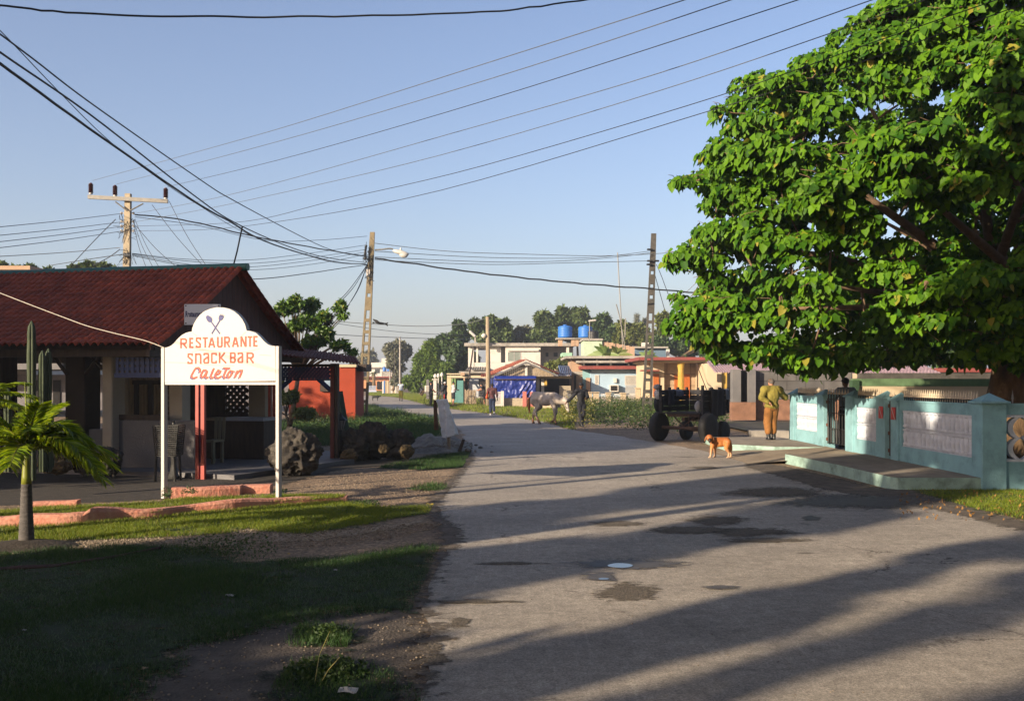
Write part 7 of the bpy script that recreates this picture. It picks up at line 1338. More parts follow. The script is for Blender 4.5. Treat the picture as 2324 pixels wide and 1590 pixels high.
tree('leafy_tree', 'rounded dark tree left of the blue water tanks', P(1235, 850, 120), [pblob(1232, 745, 120, 28, 36), pblob(1222, 770, 119, 26, 16), pblob(1250, 760, 119, 20, 26)], 14000, .6, lm_far)
tree('leafy_tree', 'tall rounded tree behind the blue water tanks', P(1310, 850, 124), [pblob(1282, 730, 124, 22, 30), pblob(1318, 728, 124, 28, 30), pblob(1300, 755, 123, 30, 24), pblob(1340, 745, 123, 16, 24)], 17000, .6, lm_far)
tree('leafy_tree', 'dark rounded tree between the tanks and the antenna mast', P(1372, 850, 118), [pblob(1368, 745, 118, 20, 32), pblob(1390, 765, 117, 22, 22), pblob(1356, 770, 118, 16, 20)], 12000, .6, lm_dk)
tree('leafy_tree', 'yellowish mango-like tree right of the antenna mast', P(1430, 850, 112), [pblob(1425, 752, 112, 26, 28), pblob(1450, 762, 112, 22, 26), pblob(1405, 772, 112, 16, 20)], 14000, .5, lm_yel, f=.38)
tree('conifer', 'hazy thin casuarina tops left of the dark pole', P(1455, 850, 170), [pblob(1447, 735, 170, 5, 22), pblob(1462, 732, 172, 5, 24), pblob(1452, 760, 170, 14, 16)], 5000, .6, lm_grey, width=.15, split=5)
tree('leafy_tree', 'sparse airy tree right of the dark pole', P(1505, 850, 105), [pblob(1503, 725, 105, 14, 20), pblob(1512, 750, 105, 16, 20), pblob(1492, 760, 105, 10, 16)], 3600, .5, lm_yel)
tree('leafy_tree', 'dark tree mass under the overhanging leaves right of the pole', P(1530, 850, 100), [pblob(1500, 785, 100, 26, 18), pblob(1540, 780, 100, 26, 22), pblob(1570, 790, 100, 30, 20), pblob(1620, 780, 98, 34, 26)], 13000, .5, lm_dk)
tree('leafy_tree', 'dark tree behind the trunk of the big tree', P(2180, 870, 52), [pblob(2160, 800, 52, 60, 40), pblob(2230, 780, 52, 60, 50), pblob(2310, 800, 52, 60, 50), pblob(2050, 805, 56, 40, 20), pblob(1980, 800, 58, 30, 16)], 16000, .4, lm_dk)
tree('shrub', 'bright green shrub above the carport roof', P(1270, 850, 84), [pblob(1250, 832, 84, 14, 12), pblob(1270, 826, 84, 16, 12), pblob(1292, 832, 84, 14, 10)], 6000, .28, lm_yel, cat='shrub', trunk_r=.06)
tree('leafy_tree', 'small tree tops showing above the tiled roof left of the pale pole', P(205, 900, 62), [pblob(170, 614, 62, 14, 9), pblob(205, 610, 62, 20, 12), pblob(235, 612, 63, 16, 10), pblob(258, 616, 63, 8, 5), pblob(110, 618, 62, 10, 5)], 9000, .35, lm_far, trunk_r=.25)
tree('leafy_tree', 'small tree tops beside the peach parapet at the left edge', P(20, 900, 66), [pblob(2, 608, 66, 12, 10), pblob(38, 612, 66, 10, 6), pblob(70, 612, 66, 10, 7)], 3500, .35, lm_far, trunk_r=.25)
tree('leafy_tree', 'open-crowned broadleaf tree behind the restaurant porch', P(652, 985, 33), [pblob(640, 700, 33, 22, 16), pblob(672, 690, 33, 20, 20), pblob(705, 700, 33.5, 22, 22), pblob(690, 735, 33, 34, 24), pblob(735, 720, 33, 20, 18), pblob(768, 696, 33, 18, 14), pblob(780, 715, 33, 14, 8), pblob(735, 760, 33, 26, 22), pblob(660, 745, 33.5, 22, 22), pblob(700, 780, 33, 30, 20), pblob(770, 785, 33, 22, 12), pblob(800, 800, 33, 14, 8), pblob(640, 780, 33.5, 20, 16)], 11000, .15, lm_mid, trunk_r=.10, nb=60, f=.42, split=9, width=.42, bark=m_branch)
tree('shrub', 'light green shrub under the trees behind the bar', P(655, 955, 30), [pblob(650, 900, 30, 24, 14), pblob(690, 935, 30, 22, 10), pblob(630, 870, 31, 14, 30), pblob(590, 905, 31, 14, 30)], 5000, .14, lm_yel, cat='shrub', trunk_r=.05)
def palmy(label, x, y, Y, r, mt=lm_grey):
    t = thing('palm_tree', label, 'palm tree', P(x, 880, Y)); c = P(x, y, Y); b = MB(); b.tube([P(x, 880, Y), c], .25, 7); b.build('trunk', m_bark, t); pts = []; V = []; s = Y / F
    for i in range(16):
        a = 2 * math.pi * i / 16 + random.random() * .3; el = random.uniform(-.1, 1.1); L = r * s * random.uniform(.8, 1.1)
        for j in range(14):
            u = j / 13; d = Vector((math.cos(a) * math.cos(el), math.sin(a) * math.cos(el), math.sin(el))); p = c + d * L * u + Vector((0, 0, -L * .7 * u * u)); q = p + Vector((random.uniform(-.3, .3), random.uniform(-.3, .3), -.9)) * (L * .28 * (1.1 - u)); sd = d.cross(Vector((0, 0, 1))) * L * .05; V += [p - sd, p + sd, q + sd * .3, q - sd * .3]
    me = np_mesh('crown', np.array([tuple(v) for v in V]), 4, np.arange(len(V)).reshape(-1, 4)); link('crown', me, mt, t)
palmy('hazy palm tree above the far white house', 854, 818, 230, 16); palmy('palm tree in front of the far orange house', 848, 846, 150, 16, lm_far)
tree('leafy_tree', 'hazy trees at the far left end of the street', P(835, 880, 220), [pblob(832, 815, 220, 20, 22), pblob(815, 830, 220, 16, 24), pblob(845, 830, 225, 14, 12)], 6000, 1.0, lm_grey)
# banana plants
for i, (x, y, h_, n_) in enumerate(((1372, 806, 40, 9), (1400, 806, 34, 7), (1470, 812, 32, 6))):
    t = thing('banana_plant', ['tallest banana plant over the concrete house roof', 'middle banana plant with drooping leaves', 'banana plant right beside the dark pole'][i], 'banana plant', P(x, y + 40, 80), 'banana plants'); c = P(x, y, 80); b = MB(); b.tube([P(x, y + 40, 80), c], [.16, .1], 8); b.build('stem', m_grn, t); b = MB(); s = 80 / F
    for k in range(n_):
        a = math.pi * (k + .5) / n_ * .9 + .15; L = h_ * s * random.uniform(.8, 1.2); dy = random.uniform(-.5, .5)
        def lf(u, v):
            p = c + Vector((math.cos(a), dy, math.sin(a))) * L * u + Vector((0, 0, -L * .35 * u * u)); wv = .16 * math.sin(math.pi * min(1, u * .9 + .06)) * (v - .5) * 2; return (p.x - math.sin(a) * wv, p.y + abs(wv) * .3, p.z + math.cos(a) * wv)
        b.grid(lf, 10, 2)
    b.build('leaves', leafmat('banana_leaf', (.10, .16, .04), (.16, .22, .06), .5, .3) if k % 3 else lm_yel, t, smooth=True)
# ---------------------------------------------------------------- foreground palm, cacti, rocks, wrapped post
def frond(c, az, el, L, curve, leafL, seed, vs):
    rnd = random.Random(seed); rach = []; n = 26; d0 = Vector((math.cos(az), math.sin(az), 0))
    for i in range(n + 1): u = i / n; rach.append(c + (d0 * math.cos(el) + Vector((0, 0, math.sin(el)))) * L * u + Vector((0, 0, -curve * L * u * u)))
    side = Vector((-d0.y, d0.x, 0))
    for i in range(3, n + 1):
        u = i / n; tdir = (rach[i] - rach[i - 1]).normalized(); ll = leafL * (0.55 + .9 * u - .95 * u * u) * rnd.uniform(.85, 1.1)
        for s in (-1, 1):
            for k in range(3):
                p = rach[i] - tdir * L / n * .333 * k; out = (side * s * .75 + tdir * (.55 + u * .4) + Vector((0, 0, rnd.uniform(-.05, .22)))).normalized(); m_ = p + out * ll * .5; e = p + out * ll + Vector((0, 0, -ll * rnd.uniform(.10, .3))); wv = (out.cross(Vector((0, 0, 1))).normalized() + Vector((rnd.uniform(-.6, .6), rnd.uniform(-.6, .6), rnd.uniform(-1.1, 1.1)))).normalized() * .0085
                vs += [p - wv * .5, p + wv * .5, m_ + wv, e, m_ - wv]
    return rach
def palm(label, base, zc, specs, trunk=True, leafL=.37, group=None):
    t = thing('palm_tree', label, 'palm tree', base); base = Vector(base); c = Vector((base.x, base.y, zc))
    if trunk:
        b = MB(); pr = []
        for i in range(26): z = .03 + .62 * i / 25; r = .082 - .032 * (i / 25) ** .7 + (.0035 if i % 2 else 0); pr.append((r, z))
        b.lathe((base.x, base.y, 0), pr, 18); b.build('trunk', mat('palm_bark', (.10, .09, .085), .9, .3, 9, .7, 25, stretch=(1, 1, 6)), t, smooth=True)
        b = MB(); b.lathe((base.x, base.y, .645), [(.050, 0), (.046, .08), (.036, .22), (.030, .36), (.02, .42)], 14); b.build('crownshaft', mat('yellow_green_shaft', (.22, .24, .03), .4, .2, 3, stretch=(3, 3, .5)), t, smooth=True)
    vs = []; b = MB()
    for i, (az, el, L, cv) in enumerate(specs): r = frond(c, math.radians(az), math.radians(el), L, cv, leafL * min(1.1, L), i + 3, vs); b.tube(r, [.014 - .012 * k / len(r) for k in range(len(r))], 5)
    n = len(vs) // 5; me = np_mesh('leaflets', np.array([tuple(v) for v in vs]), 5, np.arange(n * 5).reshape(n, 5)); link('leaflets', me, leafmat('palm_leaf', (.09, .17, .006), (.28, .36, .015), .38, .5, None), t)
    b.build('rachis', mat('palm_rachis', (.20, .20, .03), .5, .2, 5), t); return t
PB = P(60, 1240, 10.4)
palm('young palm with yellow-green crownshaft in the left foreground', (PB.x, PB.y, 0), 1.02, [(0, 48, .92, .66), (-25, 32, .88, .52), (25, 38, .95, .7), (180, 40, .95, .6), (200, 25, .9, .6), (150, 45, .9, .6), (-60, 50, .8, .5), (75, 62, .9, .4), (110, 60, .85, .45), (-110, 40, .8, .6), (-5, 10, .85, .55), (235, 55, .8, .4), (-40, 68, .8, .35), (190, 5, .8, .5), (12, 22, .88, .45), (-12, 55, .9, .6), (40, 15, .9, .5), (165, 25, .9, .5), (-75, 20, .8, .5), (-15, 25, .92, .6)])
b = MB(); b.tube([(PB.x, PB.y, 1.0), (PB.x + .005, PB.y, 1.35), (PB.x - .02, PB.y, 1.72)], [.016, .012, .002], 6); tag(b.build('palm_spear', mat('spear_green', (.22, .26, .03), .5, .15, 4), BASE and None, at=(PB.x, PB.y, 1.0)), 'single upright unopened palm leaf spear rising from the young palm', 'palm spear')
b = P(-62, 1200, 12)
palm('second palm with fronds reaching in from the left edge', (b.x, b.y, 0), 1.5, [(0, 20, .75, .3), (-20, 5, .7, .2), (20, 35, .7, .3), (180, 30, .8, .5), (90, 40, .8, .5), (-90, 30, .8, .5), (10, -8, .6, .1)], trunk=True)
m_cac = mat('cactus_green', (.03, .05, .018), .6, .25, 3, .2, 20, dirt=(.12, .12, .06), dscale=3, damt=.5)
def cactus(label, cols):
    t = thing('columnar_cactus', label, 'cactus', P(cols[0][0], cols[0][2], cols[0][3]))
    for x, y0, y1, Y, wp_ in cols:
        c = P(x, y1, Y); r = wp_ / 2 * Y / F; H_ = (y1 - y0) * Y / F; b = MB(); nr = 7; n = nr * 4; vs = []; rows = 26
        for i in range(rows + 1):
            u = i / rows; rr = r * (1 - max(0, (u - .93) / .07) ** 2 * .85) * (1 + .06 * math.sin(u * 19)); vs += [(c.x + rr * (.72 + .28 * abs(math.cos(nr * th / 2))) * math.cos(th), c.y + rr * (.72 + .28 * abs(math.cos(nr * th / 2))) * math.sin(th), c.z + H_ * u) for th in [2 * math.pi * j / n for j in range(n)]]
        b.add(vs, [(i * n + j, i * n + (j + 1) % n, (i + 1) * n + (j + 1) % n, (i + 1) * n + j) for i in range(rows) for j in range(n)] + [tuple(rows * n + j for j in range(n))]); b.build('column', m_cac, t)
cactus('tallest green cactus column rising above the palm', [(72, 728, 1090, 14.6, 20)]); cactus('dark double cactus behind the palm', [(96, 795, 1070, 16, 17), (110, 790, 1070, 16.1, 16)]); cactus('short cactus behind the boulders right of the palm', [(112, 940, 1060, 16.6, 22)]); cactus('old cactus stem at the left edge behind the palm', [(18, 880, 1070, 15.5, 17), (-8, 800, 1070, 15.6, 16)])
def rockmat(name, c1, c2, dirt):
    return mat(name, c1, .95, 0, 3.2, 1.0, 14, col2=c2, dirt=dirt, dscale=5, damt=.8)
m_rock = rockmat('coral_rock', (.018, .015, .012), (.07, .06, .05), (.13, .115, .09)); m_rocky = rockmat('ochre_rock', (.07, .05, .02), (.20, .14, .07), (.04, .03, .02)); m_rub = rockmat('rubble', (.20, .18, .155), (.38, .35, .30), (.10, .09, .08))
def rock(label, x, y, rx, ry, Y, seed, m=m_rock, group=None, flat=1.0, rough=.34):
    c = P(x, y, Y); s = Y / F; b = MB(); b.ell((0, 0, 0), (rx * s, rx * s * .8, ry * s), None, 72, 48); me = b.mesh('rock'); sv = Vector((seed * 3.7, seed, 0)); R0 = min(rx, ry) * s
    for v in me.vertices:
        d = v.co.normalized(); q = v.co / R0
        k = MN.fractal(q * 1.1 + sv, 1, 2.1, 3) * rough + abs(MN.noise(q * 2.6 + sv)) * -.5 * rough * 2 + abs(MN.noise(q * 5 + sv)) * -.26 + abs(MN.noise(q * 11 + sv)) * -.14 + .2
        v.co += d * R0 * k
    me.transform(Matrix.Translation(c)); me.shade_smooth(); return tag(link('boulder', me, m, at=(c.x, c.y, 0)), label, 'rock', group)
rock('big dark pitted boulder right of the restaurant sign post', 668, 1032, 56, 52, 18.2, 1); rock('left lobe of the dark boulder heap beside the red porch post', 803, 1012, 38, 36, 21.6, 2); rock('tall middle boulder of the dark heap with a pointed top', 852, 1002, 36, 42, 21.8, 3); rock('rounded right boulder of the dark heap', 900, 1008, 34, 32, 22.0, 4)
rock('small ochre boulder at the right foot of the heap', 922, 1024, 17, 14, 21.4, 5, m_rocky); rock('ochre lump at the left foot of the heap', 792, 1034, 18, 14, 21.0, 8, m_rocky); rock('small ochre stone in the middle of the heap', 871, 1018, 11, 9, 20.9, 6, m_rocky)
rock('black rounded boulder against the restaurant half wall', 248, 1046, 28, 30, 17.6, 9); rock('brownish low boulder behind the palm fronds', 126, 1052, 34, 22, 17.2, 10, m_rocky); rock('dark ragged boulder between the palm and the black boulder', 188, 1044, 32, 30, 17.8, 11)
for i, (x, y, r) in enumerate(((1046, 1013, 12), (1062, 1022, 8), (1014, 1028, 6), (1090, 1015, 5))): rock(['pale round stone by the wrapped post', 'flat ochre stone at the road edge', 'small stone at the foot of the wrapped post', 'tiny stone lying on the road beyond the wrapped post'][i], x, y, r, r * .55, G(x, y + r * .5).y, 20 + i, m_rub if i != 1 else m_rocky)
b = MB(); c0 = G(995, 1022)
def rub(u, v):
    x = c0.x - .15 + (u - .5) * 1.9; y = c0.y + .3 + (v - .35) * 4; e = max(0, 1 - ((u - .5) * 2) ** 2) * max(0, 1 - ((v - .5) * 2) ** 2); p = Vector((x * 1.6, y * 1.2, 3)); return (x, y, e * (.26 + .28 * MN.noise(p) + .12 * MN.noise(p * 3)) + .03 * MN.noise(p * 9) * min(1, e * 8) + .0)
b.grid(rub, 90, 70); tag(b.build('rubble_heap', m_rub, at=(c0.x, c0.y, 0), smooth=True), 'pale grey heap of rubble and dirt left of the wrapped post', 'rubble heap', None, 'stuff')
pts = []; b = MB()
for i in range(420):
    x = random.gauss(c0.x - .2, .5); y = c0.y + random.uniform(-1.2, 1.8); r = random.uniform(.012, .05); z = r * .4 + (0.02 if abs(x - c0.x) < .8 else 0); b.ell((x, y, z + max(0, .16 * (1 - abs(x - c0.x) / 1.1))), (r, r * .8, r * .6), None, 6, 4)
tag(b.build('rubble_stones', m_rub), 'scattered small stones over the rubble heap', 'stones', None, 'stuff')
# wrapped post
t = thing('wrapped_post', 'crooked post wrapped in a dirty white sack at the left road edge', 'post', G(1019, 1026)); Yp = 24.1
b = MB(); b.tube([P(1020, 1030, Yp), P(1017, 985, Yp), P(1012, 920, Yp)], [.045, .04, .035], 8); b.build('post', m_greywood, t)
b = MB(); b.tube([P(990, 975, Yp + .3), P(989, 955, Yp + .3), P(987, 908, Yp + .3)], [.06, .055, .04], 7); b.build('side_post', mat('rusty_wood', (.16, .08, .04), .9, .35, 4, .5, 15), t)
def sack(u, v):
    xl = 992 + 13 * v; xr = 1012 + 26 * v ** .9; yt = 905 + 4 * abs(u - .4); yb = 991 - 7 * u + 3 * math.sin(u * 11); th = 2 * math.pi * u
    x = xl + (xr - xl) * (0.5 - 0.5 * math.cos(th)); y = yt + (yb - yt) * v; dep = .10 * math.sin(th) * (1 + .5 * v); fold = .022 * math.sin(th * 5 + v * 4) + .02 * MN.noise(Vector((u * 7, v * 9, 1)))
    p = P(x, y, Yp - .02); return (p.x + fold, p.y - dep * .5 + fold, p.z)
b = MB(); b.grid(sack, 60, 40); o = b.build('sack', mat('dirty_white_sack', (.85, .87, .90), .8, .08, 5, .4, 20, dirt=(.45, .42, .38), dscale=4, damt=.6), t, smooth=True); o.modifiers.new('s', 'SOLIDIFY').thickness = .006
b = MB(); b.tube([P(1042, 1024, 23.8), P(1052, 996, 23.8)], [.05, .035], 7); tag(b.build('stump', m_darkwood, at=P(1042, 1024, 23.8)), 'short dark leaning stump right of the wrapped post', 'stump')
b = MB(); b.tube([P(787, 995, 29), P(777, 937, 29), P(769, 888, 29)], [.12, .11, .11], 4); tag(b.build('green_post', mat('dark_green_post', (.03, .055, .03), .8, .3, 4), at=P(787, 995, 29)), 'leaning dark green square post behind the garden lantern', 'post')
# litter and leaves on the ground
for i, (x, y, w_, mt, lb) in enumerate(((522, 1357, 20, m_tee, 'torn white paper scrap in the middle of the dark lawn'), (761, 1299, 8, m_tee, 'white crumpled scrap near the road edge of the lawn'), (790, 1575, 44, m_pw, 'flattened white wrapper at the bottom of the picture'), (655, 1262, 7, m_yel, 'yellow fruit lying on the gravel'), (56, 1437, 8, m_tee, 'thin white stick of litter at the far left of the lawn'), (975, 1147, 16, m_yel, 'yellow leaves at the grass tip beside the road'), (328, 1525, 14, mat('tan_paper', (.35, .27, .18), .9, .1, 4), 'tan scrap at the lower edge of the lawn'))):
    c = G(x, y); s = c.y / F; b = MB(); b.grid(lambda u, v: (c.x + (u - .5) * w_ * s, c.y + (v - .5) * w_ * s * .9 + .1 * w_ * s * math.sin(u * 5), .028 + .012 * MN.noise(Vector((u * 3, v * 3, i)))), 8, 6)
    tag(b.build('litter' if 'leaves' not in lb and 'fruit' not in lb else ('fruit' if 'fruit' in lb else 'fallen_leaves'), mt, at=c), lb, 'litter' if 'leaves' not in lb else 'leaves')
for i, (x, y) in enumerate(((738, 1460), (748, 1590), (735, 1600))): pass
b = MB(); b.tube([G(712, 1560), G(725, 1530) + Vector((0, 0, .12)), G(741, 1540) + Vector((.02, 0, .28))], [.003, .002, .001], 4); b.tube([G(720, 1562), G(745, 1550) + Vector((0, 0, .08)), G(752, 1556) + Vector((.05, 0, .17))], [.003, .002, .001], 4); tag(b.build('grass_stalks', mat('straw', (.4, .35, .12), .8, .1, 4), at=G(715, 1562)), 'pair of tall straw-coloured grass stalks near the bottom', 'grass stalks')
wl = []
for (x, y, n_, r, h_) in ((745, 1448, 900, .16, .12), (740, 1530, 1200, .25, .12), (480, 1252, 700, .35, .22), (560, 1258, 500, .3, .3), (430, 1118, 200, .12, .14), (378, 1126, 200, .08, .18), (636, 1118, 160, .1, .14), (830, 1145, 400, .2, .1)):
    c = G(x, y, .1 if y < 1140 and y > 1100 else 0)
    for _ in range(n_): a = random.random() * 6.28; q = r * random.random() ** .6; wl.append((c.x + q * math.cos(a), c.y + q * math.sin(a), c.z + h_ * random.random() ** 1.3 * (1 - q / r * .6)))
leafy('lawn_weeds', wl, .026, leafmat('lawn_weed', (.015, .04, .008), (.05, .085, .02), .6, .3), 'small weed tufts on the lawn and around the sign posts')
fl = []
for _ in range(170):
    x = random.uniform(2040, 2330); y = random.uniform(1100, 1185)
    c = G(x, y); fl.append((c.x, c.y, .03 + .01 * random.random()))
leafy('fallen_leaves', fl, .045, leafmat('dry_leaf', (.10, .05, .015), (.25, .13, .03), .8, .1), 'dry brown leaves scattered on the grass by the corner pillar', cat='leaves', up=1.5)
# pebbles on dirt and gravel
pv = []; b = MB()
def pebbles(poly, n, r0, r1):
    w2 = W(poly); xs = [q[0] for q in w2]; ys = [q[1] for q in w2]; x = RNG.uniform(min(xs), max(xs), n * 4); y = RNG.uniform(min(ys), max(ys), n * 4); ok = inpoly(x, y, w2)
    for a, c in list(zip(x[ok], y[ok]))[:n]:
        r = float(RNG.uniform(r0, r1)); b.ell((float(a), float(c), r * .35 + .008), (r, r * .8, r * .55), None, 5, 3)
pebbles([(0, 1224), (150, 1222), (430, 1208), (560, 1194), (700, 1208), (900, 1190), (1030, 1186), (900, 1222), (700, 1246), (360, 1238), (0, 1252)], 3200, .005, .013); pebbles([(310, 1540), (390, 1520), (512, 1440), (794, 1376), (914, 1384), (970, 1400), (960, 1540), (900, 1600), (300, 1600)], 420, .004, .010)
pebbles([(640, 1112), (900, 1050), (1040, 1080), (990, 1130), (880, 1150), (780, 1125)], 1500, .005, .012); pebbles([(960, 1600), (1000, 1380), (1300, 1280), (2300, 1300), (2320, 1600)], 260, .003, .006)
tag(b.build('pebbles', mat('pebble', (.14, .10, .07), .9, 0, 18, .3, 20, col2=(.40, .33, .24), detail=1)), 'pebbles strewn over the gravel strip, the dirt and the road', 'pebbles', None, 'stuff')
# ---------------------------------------------------------------- the big tree
SIL = [(1512, 408), (1540, 388), (1585, 392), (1605, 360), (1640, 292), (1600, 285), (1602, 240), (1650, 232), (1665, 195), (1722, 152), (1790, 158), (1805, 120), (1840, 108), (1895, 72), (1935, 40), (1985, 10), (2060, -40), (2300, -260), (2800, -300), (3200, 0), (3200, 800), (2600, 860), (2300, 850), (2200, 835), (2120, 850), (2050, 830), (1990, 848), (1925, 838), (1880, 862),
       (1830, 845), (1790, 862), (1765, 835), (1740, 830), (1700, 850), (1640, 822), (1590, 800), (1575, 770), (1535, 768), (1498, 745), (1535, 690), (1512, 655), (1575, 652), (1600, 620), (1560, 625), (1515, 600), (1545, 560), (1590, 540), (1598, 500), (1612, 440), (1590, 425), (1545, 440)]
sx = np.array([p[0] for p in SIL], float); sy = np.array([p[1] for p in SIL], float)
def edge_dist(x, y):
    d = 1e9
    for i in range(len(SIL)):
        ax, ay = SIL[i]; bx, by = SIL[(i + 1) % len(SIL)]; t = max(0, min(1, ((x - ax) * (bx - ax) + (y - ay) * (by - ay)) / ((bx - ax) ** 2 + (by - ay) ** 2))); d = min(d, math.hypot(x - ax - t * (bx - ax), y - ay - t * (by - ay)))
    return d
TR = Vector((10.9, 22.0, 0)); bt = thing('broadleaf_tree', 'huge broadleaf tree with heart-shaped leaves overhanging the turquoise wall', 'tree', TR)
clumps = []; tries = 0
while len(clumps) < 1300 and tries < 90000:
    tries += 1; x = random.uniform(1505, 3100); y = random.uniform(-290, 880)
    if x > 2420 and random.random() < .7: continue
    if not inpoly(np.array([x]), np.array([y]), SIL)[0]: continue
    ed = edge_dist(x, y); R_px = random.uniform(26, 56)
    if ed < R_px * .42: 
        if ed < 12: continue
        R_px = max(16, ed * 1.25)
    t = min(1, ed / 360); hd = 4.9 * math.sqrt(max(0, 1 - (1 - t) ** 2)); sgn = -1 if random.random() < .66 else 1
    Y = 21.6 + sgn * hd * (random.uniform(.72, 1.0) if random.random() < .8 else random.uniform(0, .7)); c = P(x, y, Y); r = R_px * Y / F * .98
    if c.z < 1.9 and Y < 20.5: continue
    # leave dark hollows between the layers
    if MN.noise(Vector((c.x * .55, c.y * .5, c.z * 1.0))) < (-.06 if sgn < 0 else -.4) and ed > 40: continue
    clumps.append((c.x, c.y, c.z, r * 1.1, r * 1.0, r * .62))
cl = np.array(clumps); nL = 135000; vol = cl[:, 3] ** 2; k = RNG.choice(len(cl), nL, p=vol / vol.sum()); D = RNG.normal(size=(nL, 3)); D[:, 2] = np.abs(D[:, 2]) * .9 - .35; D[:, 1] -= .25; D[:, 0] -= .15; D /= np.linalg.norm(D, axis=1)[:, None]; rr = 1 - .35 * RNG.random(nL) ** 1.5
pos = cl[k, :3] + D * cl[k, 3:] * rr[:, None]; nrm = D * .6 + np.array([-.40, -.45, .40])
V, I = leaves(pos, nrm, .142, 'heart', fold=.10, droop=.72, jit=.42, width=.44)
link('crown', np_mesh('crown', V, 4, I), leafmat('big_leaf', (.012, .050, .002), (.072, .155, .005), .55, .09, (.16, .15, .02), spec=.12), bt, smooth=False)
b = MB(); b.tube([TR + Vector((.1, .1, -.2)), TR + Vector((.0, 0, .35)), TR + Vector((.08, 0, 1.3)), TR + Vector((.25, 0, 2.3)), TR + Vector((.55, .1, 3.2))], [.80, .58, .47, .44, .40], 16)
for a, r in ((2.6, .35), (3.6, .3), (4.6, .33), (5.6, .3)): b.cap(TR + Vector((.3 * math.cos(a), .3 * math.sin(a), .7)), TR + Vector((.95 * math.cos(a), .9 * math.sin(a), -.1)), .22, .16)
tk = b; me = organic(tk, .05, 3)
for v in me.vertices: v.co += v.normal * .035 * MN.noise(Vector((v.co.x * 4, v.co.y * 4, v.co.z * 1.2)))
link('trunk', me, mat('big_bark', (.13, .08, .04), .95, .4, 5, 1.0, 18, stretch=(1, 1, .35), dirt=(.34, .25, .13), dscale=1.6, damt=.8), bt)
fork = TR + Vector((.5, .1, 3.1)); limbs = []
for tx, ty, Y in ((1700, 560, 21), (1780, 330, 21), (1900, 650, 18.5), (2050, 400, 18), (2150, 150, 20), (2250, 330, 17.5), (1950, 200, 22), (1800, 700, 19.5), (2100, 640, 17.6), (1620, 420, 21.6), (2500, 300, 20), (2300, 0, 21), (2000, 500, 24), (2200, 500, 25)):
    e = P(tx, ty, Y); m1 = fork.lerp(e, .35) + Vector((random.uniform(-.3, .3), random.uniform(-.4, .4), random.uniform(.1, .5))); m2 = fork.lerp(e, .7) + Vector((random.uniform(-.3, .3), random.uniform(-.4, .4), random.uniform(.0, .4))); limbs.append([fork, m1, m2, e])
b = MB()
for L_ in limbs: b.tube(L_, [.19, .11, .07, .03], 9)
nodes = [p for L_ in limbs for p in (L_[1], L_[2], L_[3], L_[1].lerp(L_[2], .5), L_[2].lerp(L_[3], .5))]
rad = {}; order = sorted(range(len(clumps)), key=lambda i_: min((q - Vector(clumps[i_][:3])).length for q in nodes)); live = [(q, .05) for q in nodes]
for i in order:
    c = Vector(clumps[i][:3]); nd, r0 = min(live, key=lambda q: (q[0] - c).length + (0.35 if q[1] < .014 else 0)); d = (c - nd).length; live.append((c, max(.009, r0 * .66)))
    if d > 2.6: continue
    sd_ = Vector((random.uniform(-1, 1), random.uniform(-1, 1), random.uniform(-1, .6))) * .13 * d; b.tube([nd, nd.lerp(c, .35) + sd_, nd.lerp(c, .7) + sd_ * .6 + Vector((0, 0, -.05 * d)), c], [r0 * .7, r0 * .6, r0 * .5, max(.006, r0 * .4)], 5)
    e = c + Vector((random.uniform(-.5, .5), random.uniform(-.5, .2), random.uniform(-.3, .25))); b.tube([c, c.lerp(e, .5) + Vector((0, 0, .06)), e], [.010, .008, .004], 4)
b.build('limbs', m_branch, bt, smooth=True)
# ---------------------------------------------------------------- trees outside the frame on the left, whose shade falls over the lot
def su(s, u): return (SH.x * u - SH.y * s, SH.y * u + SH.x * s)
m_off = leafmat('shade_leaf', (.03, .07, .012), (.08, .14, .03), .5, .12)
def offtree(label, s, u, blobs, n, leaf=.22):
    x, y = su(s, u); bl = []
    for ds, du, z, rs, rz_ in blobs: q = su(s + ds, u + du); bl.append((q[0], q[1], z, rs, rs, rz_))
    tree('shade_tree', label, (x, y, 0), bl, n, leaf, m_off, None, .22, 7, None, .75, .25, f=.5)
def column(label, s0, hw, u0, z0, z1, n, leaf=.3, gaps=()):
    x, y = su(s0, u0); t = thing('shade_tree', label, 'tree', (x, y, 0)); r = min(hw * .5, .9); bl = []
    for _ in range(int(26 * max(1, hw) * (z1 - z0) / 4)):
        a = random.uniform(-hw + r * .8, hw - r * .8); z = random.uniform(z0 + r * .5, z1 - r * .6)
        if any(g0 < s0 + a < g1 and z < gz for g0, g1, gz in gaps): continue
        q = su(s0 + a, u0 + random.uniform(-1.2, 1.2)); bl.append((q[0], q[1], z, r, r, r * .9))
    p, d = blob_points(bl, n, .15); V, I = leaves(p, d, leaf, width=.8, droop=.3, jit=.9); link('crown', np_mesh('crown', V, 4, I), m_off, t)
    b = MB(); b.tube([(x, y, -.1), (x + .1, y, z0 + .5), (x, y, z1 * .8)], [.28, .2, .07], 9); b.build('trunk', m_bark, t)
column('wide leafy tree just outside the left edge beside the restaurant', 21.6, 4.7, -2.0, .8, 8.3, 27000, .32)
column('leafy tree far outside the left edge behind the neighbour', 28.3, 2.3, 0.0, .8, 7.6, 13000, .36)
column('tall slender tree behind the photographer on the left', 9.72, 1.22, -13, 4.0, 10.4, 13000, .26, gaps=((10.2, 11.2, 6.5),))
column('second tall slender tree behind the photographer', 7.2, 1.02, -13.5, 3.8, 13.6, 16000, .26)
column('row of low bushy crowns behind the photographer on the left', 6.7, 3.5, -12.5, 1.2, 4.5, 16000, .3)
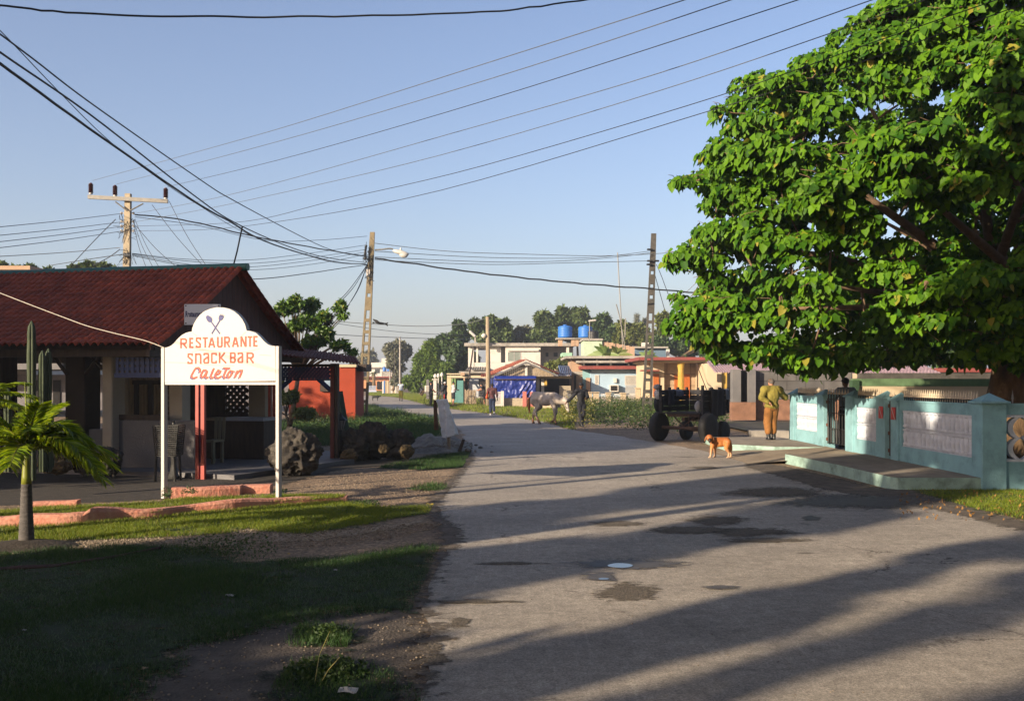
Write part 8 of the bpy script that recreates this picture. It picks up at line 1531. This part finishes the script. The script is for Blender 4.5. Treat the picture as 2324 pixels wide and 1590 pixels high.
column('narrow unseen crown behind the photographer, shaped for a shade band', 4.4, .46, -14, 3.0, 9.8, 7000, .2)  # unseen narrow crowns from here on, shaped to throw thin shade bands
column('first thin unseen crown far behind the photographer, shaped for a shade streak', 3.35, .36, -20, 4.0, 11.0, 5000, .2); column('second thin unseen crown far behind the photographer, shaped for a shade streak', 2.3, .34, -22, 4.0, 11.0, 5000, .2); column('third thin unseen crown far behind the photographer, shaped for a shade streak', 1.35, .40, -21, 4.0, 11.0, 5000, .2); column('fourth thin unseen crown far behind the photographer, shaped for a shade streak', .1, .5, -22, 4.0, 12.0, 6000, .2)
column('loose tree outside the left edge whose shade dapples the orange house', 36.6, 2.3, 1.5, .6, 6.3, 6500, .34)
column('small tree beyond the neighbour house casting shade on the street', 40.5, 1.5, 7.4, 1.5, 7.4, 7000, .36)
offtree('spreading tree left of the photographer that shades the right garden wall', 8.5, -4.2, [(-.5, 0, 6.9, .6, .7), (.4, .4, 6.2, .5, .6)], 3500, .22)
# unseen canopy added above the frame to keep sky light off the near road
t = thing('shade_tree', 'added unseen canopy above and behind the photographer that blocks sky light', 'tree', (2.5, -6, 0)); bl = []
for _ in range(150):
    s_, u_, z_ = random.uniform(-9, 6.2), random.uniform(-7, 12.5), random.uniform(7.6, 9.6); x_, y_ = su(s_, u_)
    if y_ > (z_ - 1.9 - CAMH) / .395 - 1.2: continue
    bl.append((x_, y_, z_, 1.3, 1.3, .7))
p_, d_ = blob_points(bl, 15000, .2); V_, I_ = leaves(p_, d_, .6, width=.9, droop=.2, jit=.8); link('crown', np_mesh('crown', V_, 4, I_), m_off, t); b = MB(); b.tube([(2.5, -6, -.1), (2.6, -5.6, 4), (2.5, -4, 7.8)], [.45, .35, .2], 10)
for i in range(0, len(bl), 6): b.tube([(2.6, -5.6, 4.5), ((2.6 + bl[i][0]) / 2, (-5.6 + bl[i][1]) / 2, 7.5), bl[i][:3]], [.12, .08, .03], 6)
b.build('trunk', m_bark, t)
# unseen trees added behind and beside the photographer to block sky light
for i, (x, y, r_, h_) in enumerate(((2, -12, 5, 7), (10, -11, 5, 8), (18, -7, 5, 8), (-1, -20, 5, 9), (22, 3, 4, 7), (1, -3.5, 4.2, 8.2))):
    tree('shade_tree', ['added sky-blocking tree close behind the photographer', 'added sky-blocking tree behind the photographer on the right', 'added sky-blocking tree right of the street behind the photographer', 'added sky-blocking tree further behind the photographer', 'added sky-blocking tree at the right outside the frame', 'added sky-blocking crown spread over the photographer'][i], (x, y, 0), ([(x, y, h_, r_, r_, h_ * .55), (x, y, h_ * .6, r_ * .9, r_ * .9, h_ * .4)] if i < 5 else [(x, y + 1.2, h_, 4.0, 4.0, 1.3), (x + 1.5, y, h_ - .6, 3.4, 3.4, 1.2)]), 9000, .6, m_off, None, .35, 9, None, .9, .2, f=.5)
# ---------------------------------------------------------------- morning haze
b = MB(); b.box(-520, 520, -58, 1200, -1.0, 42.0); hz = b.build('haze', None); tag(hz, kind='stuff')
mh = bpy.data.materials.new('haze_air'); mh.use_nodes = True; N = mh.node_tree.nodes; L = mh.node_tree.links
for n_ in list(N):
    if n_.type == 'BSDF_PRINCIPLED': N.remove(n_)
pv = N.new('ShaderNodeVolumePrincipled'); pv.inputs['Color'].default_value = (.80, .88, 1.0, 1); pv.inputs['Density'].default_value = 0.0008; pv.inputs['Anisotropy'].default_value = 0.25
L.new(pv.outputs[0], N['Material Output'].inputs['Volume']); hz.data.materials.append(mh)
